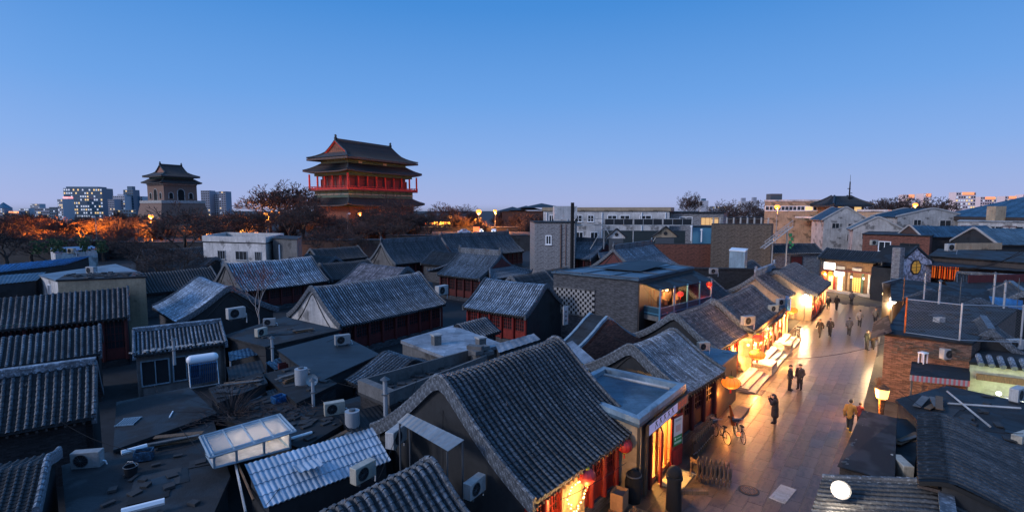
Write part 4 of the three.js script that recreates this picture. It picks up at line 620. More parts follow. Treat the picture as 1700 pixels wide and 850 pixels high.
{
  const g = thing('drum_tower', 'great drum tower with three tiers of eaves and a red balcony', 'tower', [-74.11,-3.92,-261], 59 * RAD); g.position.y = 0;
  const W = 49.6, D = 29.5, w = 41, d = 21.5, box = (n, m, y0, y1, ww, dd) => obj(n, new B().box(0, (y0 + y1) / 2, 0, ww, y1 - y0, dd), m, g);
  box('podium', podium, 0, 13.4, w + 3, d + 3); box('band', beam, 13.4, 16.2, w + 1.4, d + 1.4);
  eaveRoof(g, 'lower_roof', 14, w, d, 5.6, w, d, 4, towerTile, towerRidge);
  box('band', beam, 17.6, 20.9, w + 2.2, d + 2.2); box('band', M.concretePale, 19, 19.25, w + 2.6, d + 2.6);
  obj('balcony_floor', new B().box(0, 21.1, 0, w + 6, .5, d + 6), M.redDark, g);
  const rail = new B(); for (const s of [-1, 1]) { for (const y of [21.5, 22.1, 22.8]) { rail.box(0, y, s * (d / 2 + 2.9), w + 6, .22, .2); rail.box(s * (w / 2 + 2.9), y, 0, .2, .22, d + 6); } rail.box(0, 21.8, s * (d / 2 + 2.85), w + 5.9, .9, .08); rail.box(s * (w / 2 + 2.85), 21.8, 0, .08, .9, d + 5.9); for (let i = 0; i <= 22; i++) rail.box(-w / 2 - 2.9 + (w + 5.8) * i / 22, 22.2, s * (d / 2 + 2.9), .26, 1.7, .26); for (let i = 0; i <= 12; i++) rail.box(s * (w / 2 + 2.9), 22.2, -d / 2 - 2.9 + (d + 5.8) * i / 12, .26, 1.7, .26); }
  obj('balcony_rail', rail, mat(.6, .06, .05, { map: woodMap }), g);
  box('hall_wall', M.redDark, 21.3, 29, w - 3, d - 3); box('band', beam, 27.9, 29.6, w + 2, d + 2);
  const cg = new THREE.CylinderGeometry(.42, .46, 7.5, 8), cols = []; for (let i = 0; i <= 7; i++) for (const s of [-1, 1]) cols.push([-w / 2 + w * i / 7, s * d / 2]); for (let i = 1; i < 4; i++) for (const s of [-1, 1]) cols.push([s * w / 2, -d / 2 + d * i / 4]); for (const a of [-1, 1]) for (const c of [-1, 1]) cols.push([a * (w / 2 + 2.6), c * (d / 2 + 2.6)]);
  for (const [x, z] of cols) obj('column', cg, drumRed, g, [x, 25, z]);
  const dg = new B().box(0, 0, 0, 4.2, 4.6, .15); for (let k = -2; k <= 2; k++) dg.box(k * .8, 0, .1, .12, 4.4, .1); const dG = dg.build(); for (let i = 0; i < 7; i++) for (const s of [-1, 1]) { const m = obj('door_panel', dG, M.redWood, g, [-w / 2 + w * (i + .5) / 7, 24.2, s * (d / 2 - 1.4)]); if (s < 0) m.rotation.y = Math.PI; } for (let i = 0; i < 4; i++) for (const s of [-1, 1]) obj('door_panel', dG, M.redWood, g, [s * (w / 2 - 1.4), 24.2, -d / 2 + d * (i + .5) / 4], s * Math.PI / 2);
  eaveRoof(g, 'middle_roof', 29.7, w, d, 4.7, w - 2.5, d - 2.5, 4, towerTile, towerRidge);
  box('band', beam, 33.2, 35.9, w - 2.5, d - 2.5); const pl = new B(); for (const x of [-12, 4]) pl.box(x, 34.4, d / 2 - 1.1, 2.2, 1, .12); obj('plaque', pl, M.concretePale, g);
  topRoof(g, 35.7, w - 2.5, d - 2.5, 4.6, 37, 8.8, towerTile, mat(.34, .16, .1, { map: mottled }), { ridge: towerRidge, board: drumRed });
}
{
  const g = thing('bell_tower', 'smaller brick bell tower with an arched opening, left of the drum tower', 'tower', [-275.78,-13.5,-418], 60 * RAD); g.position.y = 0;
  const box = (n, m, y0, y1, ww, dd) => obj(n, new B().box(0, (y0 + y1) / 2, 0, ww, y1 - y0, dd), m, g), bt = mat(.46, .28, .21, { map: brickMap });
  const pb = new B(); { const a = 19.5, c = 16.4; for (let i = 0; i < 4; i++) { const p = [[-1, -1], [1, -1], [1, 1], [-1, 1]], s = p[i], t = p[(i + 1) % 4]; pb.quad([s[0] * a, 0, s[1] * a], [t[0] * a, 0, t[1] * a], [t[0] * c, 17, t[1] * c], [s[0] * c, 17, s[1] * c]); } } obj('podium', pb, bt, g);
  box('parapet', M.concretePale, 17, 19.2, 33.4, 33.4); box('wall', bt, 19.2, 33, 25, 25); box('cornice', M.concretePale, 31.6, 32.6, 25.6, 25.6);
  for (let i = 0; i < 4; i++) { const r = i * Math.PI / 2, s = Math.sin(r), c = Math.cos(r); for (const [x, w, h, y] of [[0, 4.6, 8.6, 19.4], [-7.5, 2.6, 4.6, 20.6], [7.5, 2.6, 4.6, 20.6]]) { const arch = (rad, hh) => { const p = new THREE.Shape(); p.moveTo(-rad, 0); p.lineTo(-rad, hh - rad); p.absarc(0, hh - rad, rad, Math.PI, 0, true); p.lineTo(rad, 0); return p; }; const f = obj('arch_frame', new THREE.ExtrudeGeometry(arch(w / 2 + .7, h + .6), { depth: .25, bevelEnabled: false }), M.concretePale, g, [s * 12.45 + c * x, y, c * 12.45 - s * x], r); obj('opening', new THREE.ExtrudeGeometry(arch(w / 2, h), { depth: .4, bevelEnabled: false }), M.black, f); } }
  eaveRoof(g, 'lower_roof', 33, 25, 25, 3, 23, 23, 3.2, towerTile, towerRidge); box('wall', beam, 35.6, 38.2, 22.5, 22.5);
  topRoof(g, 38, 22.5, 22.5, 3.4, 17, 9.2, towerTile, mat(.3, .14, .1), { ridge: towerRidge, board: M.concreteDark });
}
// ---------- buildings beyond the courtyards, centre ----------
const pt = (p) => [p[0], p[2]];
const C1 = flat({ name: 'white_long_building', label: 'long white two-storey building with a tan parapet behind the steel canopy', poly: [[6.83,11.74,-112], [32.55,11.75,-106], [37.06,11.72,-118], [7.99,11.71,-124]].map(pt), h: 11.6, wall: M.plasterWhite, roof: M.tar, parapet: .75, parMat: M.plasterTan, over: .3 });
for (const [t, w] of [[.07, 1.2], [.29, 1.7], [.39, 1.4], [.56, 2], [.66, 2.1], [.82, 2.4]]) win(C1, 0, t, 10.1, w, 1.5, { frame: M.white, bars: 1, f: .14 }); for (const t of [.3, .42, .55, .7]) win(C1, 0, t, 6.4, 1.7, 1.7, { frame: M.white, f: .14 }); for (const t of [.03, .2, .48, .79, .97]) obj('downpipe', new B().tube([0, 0, 0], [0, 11.4, 0], .1, .1, 6), M.white, C1, C1.edge(0, t, 0, .15).p);
const C1b = flat({ name: 'brick_long_building', label: 'pale brick upper storey right of the long white building, dark eaves', poly: [[33.42,11.5,-108], [42.91,11.51,-104], [48.68,11.46,-116], [37.7,11.44,-120]].map(pt), h: 11.4, wall: M.brickPale, roof: M.tarDark, over: .7 });
win(C1b, 0, .3, 9.8, 2.6, 1.4, { frame: M.white, f: .14 }); win(C1b, 0, .75, 9.6, 3.4, 1.6, { frame: M.brownWood, lit: E.winDim, bars: 3 });
const C2 = flat({ name: 'grey_brick_block', label: 'grey brick block with one white window, left of the black pole', poly: [[4.1,10.06,-92], [11.09,10.11,-90], [12.55,9.92,-99], [3.56,9.87,-101]].map(pt), h: 9.7, wall: M.brickPale, roof: M.tarDark, over: .25 });
win(C2, 0, .35, 6.6, 1.1, 1.7, { f: .16 }); obj('downpipe', new B().tube([0, 0, 0], [0, 9.4, 0], .09, .09, 6), M.rust, C2, C2.edge(0, .66, 0, .12).p); obj('downpipe', new B().tube([0, 0, 0], [0, 9.4, 0], .05, .05, 6), M.brickRed, C2, C2.edge(0, .78, 0, .1).p);
tag(obj('chimney_pole', new B().tube([0, 0, 0], [0, 13.2, 0], .32, .3, 10).tube([0, 9.5, 0], [.9, 10.6, 0], .1, .1, 6), M.black, null, [10.43,6.6,-88.5].map((v, i) => i === 1 ? 0 : v)), 'tall black chimney pole at the corner of the grey brick block', 'chimney');
tag(obj('rooftop_box', new B().box(0, 0, 0, 4.6, 2.6, 3), M.plasterWhite, null, [10.73,11.39,-104]), 'small white box room with curved white brackets beside the black pole', 'box room');
{ // steel canopy frame with glass
  const d = 84, A = [11.23,9.23,-91], Bq = [31.72,9.37,-90], g = thing('steel_canopy', 'open steel frame canopy with dark glass in front of the long white building', 'canopy', [A[0], 0, A[2]], Math.atan2(-(Bq[2] - A[2]), Bq[0] - A[0]));
  const L = Math.hypot(Bq[0] - A[0], Bq[2] - A[2]), y = A[1], yt = y + 1.15, y0 = 5; const pale = M.dirtyWhite;
  for (let i = 0; i <= 4; i++) { const x = L * i / 4; obj('post', new B().tube([x, y0, 0], [x, yt, 0], .09, .09, 6), pale, g); if (i < 4) obj('brace', new B().tube([x + (i % 2 ? 0 : L / 4), y, 0], [x + (i % 2 ? 2.4 : L / 4 - 2.4), y0, .1], .07, .07, 5), pale, g); if (i > 0 && i < 4) { obj('glass_panel', new B().box(x + L / 8, y + .6, -.05, L / 4 - .3, .95, .04), M.glass, g); for (const k of [1, 2]) obj('bar', new B().box(x + L / 4 * k / 3, y + .6, 0, .08, 1, .06), M.grey, g); } }
  obj('beam', new B().box(L / 2, y, 0, L, .16, .16).box(L / 2, yt, 0, L, .1, .1), pale, g); for (const z of [-4]) obj('beam', new B().box(L / 2, y, z, L, .14, .14), pale, g); obj('back_wall', new B().box(L * .64, 4.3, -5, L * .74, 7.6, .3), mat(.03, .045, .05), g);
}
for (const [p, w, h, m, label] of [[[18.13,7.3,-89], 3, 1.3, M.plasterWhite, 'small white gable front under the steel canopy, left of two'], [[26.61,7.51,-89], 3.9, 1.45, M.plasterTan, 'sand-coloured gable front with a dark round panel under the steel canopy']]) { const g = thing('gabled_front', label, 'gable', [p[0], 0, p[2]]); const y = p[1]; const s = new THREE.Shape(); s.moveTo(-w / 2, y); s.lineTo(0, y + h); s.lineTo(w / 2, y); s.lineTo(w / 2, y - .3); s.lineTo(-w / 2, y - .3); obj('gable_wall', new THREE.ExtrudeGeometry(s, { depth: .4, bevelEnabled: false }), m, g); obj('wall', new B().box(0, (y - .3) / 2, .1, w * .8, y - .3, .4), M.darkGrey, g); obj('roof_edge', new B().tube([-w / 2 - .3, y - .15, .5], [0, y + h + .15, .5], .14, .14, 4).tube([w / 2 + .3, y - .15, .5], [0, y + h + .15, .5], .14, .14, 4), M.concreteDark, g); obj('medallion', new THREE.CylinderGeometry(.32, .32, .1, 14).rotateX(Math.PI / 2), M.brickDark, g, [0, y + .4, .42]); }
flat({ name: 'blue_shed', label: 'dark blue painted wall with white pipes at the right end of the steel canopy', poly: [[32.09,8.8,-91], [35.54,9.05,-90], [38.36,8.85,-96], [34.43,8.59,-97]].map(pt), h: 8.9, wall: M.bluePaint, roof: M.tarDark });
for (const [p, n] of [[[31.42,6.54,-89.5], 'taller'], [[33.04,6.36,-89], 'shorter']]) tag(obj('vent_pipe', new B().tube([0, 0, 0], [0, n === 'taller' ? 2.4 : 2, 0], .12, .12, 7).tube([0, n === 'taller' ? 2.4 : 2, 0], [0, n === 'taller' ? 2.7 : 2.3, 0], .22, .2, 7), M.white, null, p), n + ' white vent pipe before the dark blue painted wall', 'vent pipe');
{ // crenellated wall and stairs
  const w = flat({ name: 'crenellated_wall', label: 'tan brick wall topped with small white posts, right of the blue painted wall', cat: 'wall', poly: [[32.76,9.54,-84], [41.61,9.7,-82], [42.92,9.64,-84], [33.64,9.48,-86]].map(pt), h: 9.6, wall: M.brickTan, roof: M.concreteDark, over: .02 }); const e = w.edge(0, 0, 0); for (let i = 0; i < 9; i++) { const q = w.edge(0, .04 + i * .115, 10.2, -.6); obj('post', new B().tube([0, -.6, 0], [0, .5, 0], .16, .13, 8), M.concretePale, w, q.p); } const q = w.edge(0, .5, 10.5, -.6); obj('rail', new B().box(0, 0, 0, e.l, .1, .1), M.concrete, w, q.p, q.r);
  const s = thing('outside_stair', 'white metal stair climbing to the tan brick wall', 'staircase', [40.96,6.99,-79], 0); s.position.y = 6; const sb = new B(); for (let i = 0; i < 14; i++) sb.box(-2 + i * .3, .15 + i * .24, 0, .34, .06, 1.2); obj('tread', sb, M.metal, s); obj('stringer', new B().tube([-2.2, 0, .6], [2.1, 3.4, .6], .1, .1, 4).tube([-2.2, 0, -.6], [2.1, 3.4, -.6], .1, .1, 4), M.grey, s); const rb = new B().tube([-2.2, 1, .6], [2.1, 4.4, .6], .05, .05, 5); for (let i = 0; i < 8; i++) rb.tube([-2 + i * .58, .15 + i * .46, .6], [-2 + i * .58, 1.15 + i * .46, .6], .03, .03, 4); obj('handrail', rb, M.grey, s); obj('support', new B().box(1.6, -1, 0, .15, 8, .15).box(-.6, -1.6, 0, .15, 5, .15), M.grey, s);
}
flat({ name: 'brick_boundary_wall', label: 'long red brick wall behind the crested halls', cat: 'wall', poly: [[17.33,6.14,-87.5], [34.27,6.14,-86], [34.71,6.1,-86.6], [17.65,6.1,-88.1]].map(pt), h: 6.15, wall: M.brickRed, roof: M.concreteDark, over: .05, slab: .1 });
flat({ name: 'site_cabin', label: 'pale ribbed metal cabin left of the long grey brick house', cat: 'cabin', poly: [[27.33,7.19,-64], [28.37,7.41,-62], [30.52,7.12,-66], [29.36,6.89,-68]].map(pt), h: 6.9, wall: M.paleBlue, roof: M.white, slab: .08 });
tag(obj('dark_garden_wall', new B().box(0, 2.5, 0, 13, 5, .4).box(0, 5.05, 0, 13.2, .2, .6), M.brickDark, null, [25.2,5.5,-60].map((v, i) => i === 1 ? 0 : v), -.12), 'low dark brick wall with a tiled top in front of the metal cabin', 'wall');
// ---------- tea house ----------
{
  const P = [[3.96,-48.43],[10.72,-43.03],[18.44,-51.92],[14.99,-59.25]], g = flat({ name: 'tea_house', label: 'grey brick tea house with a lattice wall, blue sheet roof and a lit glass corner', poly: P, h: 6, wall: M.brick, roof: M.blueRoof, slab: .12, over: .25, cat: 'tea house' });
  const e = g.edge(0, .27, 3.5, .03), lp = new B(), W = e.l * .5, H = 2.3; for (let j = 0; j < 9; j++) for (let i = 0; i < 17; i++) if ((i + j) % 2 === 0) lp.box(-W / 2 + W * (i + .5) / 17, -H / 2 + H * (j + .5) / 9, .02, W / 17 * 1.12, H / 9 * .98, .12); const lt = obj('lattice', new B().box(0, 0, 0, W, H, .05), M.black, g, e.p, e.r); obj('lattice_brick', lp, M.concretePale, lt); tag(lt.children[0], null, null, null, 'stuff'); obj('lattice_frame', new B().box(0, H / 2 + .06, .03, W + .2, .12, .18).box(0, -H / 2 - .06, .03, W + .2, .12, .18), M.concrete, lt);
  const rs = new B(); for (const t of [.02, .35, .68, 1]) { const a = P[0], b = P[1], c = P[2], d = P[3], q = (u, v) => [a[0] + (b[0] - a[0]) * u + ((d[0] - a[0]) + ((c[0] - b[0]) - (d[0] - a[0])) * u) * v - g.position.x, 6.16, a[1] + (b[1] - a[1]) * u + ((d[1] - a[1]) + ((c[1] - b[1]) - (d[1] - a[1])) * u) * v - g.position.z]; rs.tube(q(t, 0), q(t, 1), .06, .06, 4); rs.tube(q(0, t), q(1, t), .06, .06, 4); } obj('roof_seam', rs, M.darkGrey, g);
  obj('raised_panel', sheetGeo(P.map(([x, z], i) => [(x - g.position.x) * .5 + .6, 6.3 + (i > 1 ? .35 : 0), (z - g.position.z) * .45]), 0, 0), M.membrane, g);
  { const q = g.edge(1, .5, 2.95, .06); obj('timber_wall', new B().box(0, 0, 0, q.l - .1, 5.9, .1), M.darkWood, g, q.p, q.r); for (const k of [.2, .5, .8]) { const w = g.edge(1, k, 4.2, .13); obj('window_lattice', new B().box(-.5, 0, 0, .06, 1.6, .05).box(.5, 0, 0, .06, 1.6, .05).box(0, .8, 0, 1, .06, .05).box(0, -.8, 0, 1, .06, .05).box(0, 0, 0, .05, 1.6, .04), M.brownWood, g, w.p, w.r); } }
  // glass corner porch
  const Q = [[10.96,-44.38],[12.4,-42.27],[19.05,-48.39],[18.9,-53.19]], p = thing('glazed_porch', 'glazed corner porch of the tea house with warm lamps inside', 'porch', [0, 0, 0]); const c0 = Q.reduce((s, q) => [s[0] + q[0] / 4, s[1] + q[1] / 4], [0, 0]); p.position.set(c0[0], 0, c0[1]); const L = Q.map((q) => [q[0] - c0[0], q[1] - c0[1]]);
  obj('roof', sheetGeo([[L[0][0], 5.75, L[0][1]], [L[3][0], 5.75, L[3][1]], [L[2][0] * 1.05, 5.3, L[2][1] * 1.05], [L[1][0] * 1.05, 5.3, L[1][1] * 1.05]], 0, 0), M.tarDark, p); const post = (u, a, b) => [a[0] + (b[0] - a[0]) * u, a[1] + (b[1] - a[1]) * u];
  for (const [a, b, us] of [[L[0], L[1], [0, 1]], [L[1], L[2], [.25, .5, .75, 1]]]) for (const u of us) { const q = post(u, a, b); obj('post', new B().tube([q[0], 0, q[1]], [q[0], 5.4, q[1]], .09, .09, 6), M.bluePaint, p); } const rail = new B(); for (const [a, b] of [[L[0], L[1]], [L[1], L[2]]]) for (const y of [3.2, 3.75]) rail.tube([a[0], y, a[1]], [b[0], y, b[1]], .04, .04, 5); obj('railing', rail, M.bluePaint, p); const gl = new B(); gl.quad([L[0][0], 3, L[0][1]], [L[1][0], 3, L[1][1]], [L[1][0], 3.7, L[1][1]], [L[0][0], 3.7, L[0][1]]); gl.quad([L[1][0], 3, L[1][1]], [L[2][0], 3, L[2][1]], [L[2][0], 3.7, L[2][1]], [L[1][0], 3.7, L[1][1]]); obj('glass_panel', gl, M.glassBlue, p); obj('floor', new B().prism(L, 2.6, 3), M.concrete, p);
  for (const u of [.3, .7]) { const q = post(u, L[0], L[1]); const ix = q[0] * .45, iz = q[1] * .45; obj('lamp_bulb', new THREE.SphereGeometry(.16, 10, 8), E.warm, p, [ix, 4.9, iz]); lamp(c0[0] + ix, 4.9, c0[1] + iz, [1, .55, .2], 2.2, 5); } const ob = new B(); for (let k = 0; k < 14; k++) ob.box(L[0][0] * .2 + rr(-1.2, 1.2), 3.4 + rr(0, 1), L[0][1] * .2 + rr(-1.5, 1.5), .3, rr(.3, .7), .3, rnd() * 3); tag(obj('furnishings', ob, M.brownWood, p), null, null, null, 'stuff');
  lantern('red lantern under the porch roof of the tea house, nearer of two', [14.06,5,-42.21], .85, E.lanternRed, .8, [1, .1, .05]); lantern('red lantern at the far end of the tea house porch', [18.59,5,-47.74], .85, E.lanternRed, .8, [1, .1, .05]);
  const sgn = thing('hanging_sign', 'pale vertical sign leaning below the lattice wall', 'sign', [4.28,3,-40.21], .7); obj('board', new B().box(0, .6, 0, .55, 1.5, .06), M.dirtyWhite, sgn); obj('mark', new B().box(0, .9, .035, .18, .16, .01).box(0, .55, .035, .2, .14, .01).box(0, .2, .035, .16, .18, .01), M.darkGrey, sgn);
}
{ // brick shed with tarred gable roof in front of the tea house
  house({ x:5.74,z:-33.47,a:-49.7,L:-1.36,w:-3.05,hr:5,he:3.28, name: 'brick_shed', label: 'red-brown brick shed with a dark tarred roof and pale metal verge', cat: 'shed', sp: .5, r: .03, tile: [M.tarDark], pan: M.tar, gable: M.brickRed, wall: M.brickRed, vergeMat: M.paleBlue, bofeng: .1 });
}
for (const [c, label] of [[[[-1.05,3.6,-31.38], [1.42,3.9,-32.96], [1.84,3.6,-32.57], [-0.81,3.3,-30.54]], 'pale corrugated sheet behind the ridge of the foreground roof'], [[[3.2,3.7,-31], [3.82,3.7,-31.88], [5.08,3,-29.31], [4.2,3,-27.86]], 'narrow pale corrugated roof strip beside the foreground roof ridge']]) shed({ name: 'pale_sheet_roof', label, c, waves: 7, amp: .03, roof: M.paleRoof, wall: M.plasterDark });
// ---------- lane, left side ----------
const tmp = (g, x, y, z) => { const v = V(x, y, z).applyAxisAngle(V(0, 1, 0), g.rotation.y).add(g.position); return [v.x, v.y, v.z]; };
function shopFit(g, L, zf, o = {}) {                   // open shop front: posts, shelves of goods, counter, bulbs
  const D = o.depth ?? 2.2, mats = [M.red, M.yellow, M.orange, M.dirtyWhite, M.brownWood, M.greenPaint, M.paleWood];
  obj('shop_floor', new B().box(0, .3, zf - D / 2, L - .6, .1, D), M.step, g); obj('back_wall', new B().box(0, 1.5, zf - D, L - .5, 3, .1), M.plasterTan, g); obj('ceiling', new B().box(0, 2.72, zf - D / 2, L - .5, .06, D), M.paleWood, g);
  const sh = new B(); for (const y of [.8, 1.3, 1.8, 2.25]) sh.box(0, y, zf - D + .25, L - .8, .04, .4); obj('shelf', sh, M.paleWood, g);
  mats.forEach((m, k) => { const b = new B(); for (let i = 0; i < L * 5; i++) { const y = [.84, 1.34, 1.84][Math.floor(rnd() * 3)], w = rr(.08, .28), h = rr(.12, .36); b.box(rr(-L / 2 + .5, L / 2 - .5), y + h / 2, zf - D + rr(.2, .4), w, h, rr(.08, .2)); } for (let i = 0; i < L * 1.5; i++) { const h = rr(.15, .7); b.box(rr(-L / 2 + .5, L / 2 - .5), 2.4 - h / 2, zf + rr(-.5, -.1), rr(.06, .22), h, .06); } for (let i = 0; i < L; i++) b.box(rr(-L / 2 + .5, L / 2 - .5), 1.0, zf - .45 + rr(-.15, .15), rr(.1, .3), rr(.1, .3), .2); tag(obj('goods', b, m, g), null, null, null, 'stuff'); });
  obj('counter', new B().box(0, .6, zf - .45, L * .7, .5, .6), M.brownWood, g);
  const n = Math.max(2, Math.round(L / 1.8)); for (let i = 0; i <= n; i++) obj('post', new B().box(-L / 2 + .25 + (L - .5) * i / n, 1.4, zf, .13, 2.8, .13), o.post || M.redWood, g); obj('fascia', new B().box(0, 2.65, zf + .08, L - .3, .34, .1), o.fascia || M.brownWood, g);
  const k = o.bulbs ?? 3; for (let i = 0; i < k; i++) { const x = -L / 2 + L * (i + .5) / k; obj('lamp_bulb', new THREE.SphereGeometry(.11, 10, 8), E.warm, g, [x, 2.45, zf - .9]); const w = tmp(g, x, 2.45, zf - .9); lamp(...w, o.color || [1, .54, .17], o.power ?? 14, 5); }
}
const fitS1d = { x:13.55,z:-37.18,a:49.2,L:7.32,w:2.99,hr:4.87,he:2.95 }, fitS1f = { x:28.52,z:-57.11,a:51.68,L:9.17,w:3.07,hr:5.04,he:2.97 }, fitS1g = { x:32.79,z:-60.65,a:51.71,L:10.85,w:4.04,hr:5.15,he:3 }, fitS1e = { x:18.81,z:-42.74,a:51.1,L:10.2,w:3,hr:5,he:2.9 };
shopFit(S1D, fitS1d.L, fitS1d.w - .45, { power: 28, bulbs: 3 });
{ const f = scene.children.filter((o) => o.name.startsWith('crested_house') || /last tiled house/.test(o.userData.label || '')); shopFit(f[0], fitS1f.L, fitS1f.w - .5, { power: 20, bulbs: 2 }); shopFit(f[1], fitS1g.L, fitS1g.w - .5, { power: 16, bulbs: 2, color: [1, .6, .28] }); }
// flat awning shop in front of the second purplish house
{
  const c = [[17.39,-36.58],[20.89,-43.54],[28.92,-52.16],[24.04,-43.8]], g = flat({ name: 'awning_shop', label: 'flat-roofed shop front with orange fascia and a blue light box', poly: [ST(15.2, -4.6), ST(15.2, -1.7), ST(29, -1.7), ST(29, -4.6)], h: 2.95, wall: M.plasterTan, roof: M.tarDark, over: .15, cat: 'shop' }); const m = g.children.find((q) => q.name === 'wall'); g.remove(m);
  const L = [[15.2, -4.6], [15.2, -1.7], [29, -1.7], [29, -4.6]].map(([u, v]) => { const q = ST(u, v); return [q[0] - g.position.x, q[1] - g.position.z]; }); obj('wall', new B().quad([L[0][0], 0, L[0][1]], [L[1][0], 0, L[1][1]], [L[1][0], 2.9, L[1][1]], [L[0][0], 2.9, L[0][1]]), M.plasterTan, g); obj('wall', new B().quad([L[2][0], 0, L[2][1]], [L[3][0], 0, L[3][1]], [L[3][0], 2.9, L[3][1]], [L[2][0], 2.9, L[2][1]]), M.plasterTan, g);
  const h = thing('shop_interior', 'bright shop interior of shelves and hanging goods behind the flat awning front', 'shop fittings', ST3(22.1, -3.2), SA); shopFit(h, 13.4, 1.4, { power: 34, bulbs: 4, fascia: M.rust, color: [1, .58, .22] });
  const s = thing('light_box_sign', 'small glowing blue and white light box sign on the flat awning shop', 'sign', ST3(26, -1.3, 3.2), SA + .3); obj('frame', new B().box(0, .45, 0, 1.5, 1.1, .24), M.blueSheet, s); obj('sign_face', new B().box(0, .45, .13, 1.1, .9, .03), E.signWhite, s); obj('sign_face', new B().box(-.65, .45, .13, .16, 1, .03), E.signBlue, s);
  obj('fascia_board', new B().box(0, 2.95, 1.66, 13.6, .5, .1), M.rust, h);
}
// stone steps and cheek blocks along the lit shops
{
  const step = (u0, u1, label) => { const g = thing('stone_steps', label, 'steps', ST3((u0 + u1) / 2, 0), SA); for (let k = 0; k < 3; k++) { const v1 = -.35 - k * .42, v0 = -1.75; const b = new RoundedBoxGeometry(u1 - u0 - .02, .15, v1 - v0, 1, .012); obj('step', b, M.step, g, [0, .08 + k * .15, (v0 + v1) / 2 + k * .0]); } };
  step(10.4, 15, 'stone steps before the bright yellow shop, nearest flight'); step(17, 22.2, 'middle flight of bright stone steps between the two block seats'); step(23.5, 28, 'farthest flight of stone steps on the left of the lane');
  for (const [u, l] of [[16, 'nearer stone block beside the bright steps'], [22.85, 'farther stone block beside the bright steps']]) tag(obj('stone_block', new RoundedBoxGeometry(u < 20 ? 1.8 : 1.2, .75, 1.3, 2, .02), M.step, null, ST3(u, -.95, .38), SA), l, 'stone block');
  tag(obj('stone_step', new RoundedBoxGeometry(2, .16, .7, 1, .012), M.concrete, null, ST3(6.4, -.35, .09), SA), 'dark single stone step right of the bicycle', 'step');
}
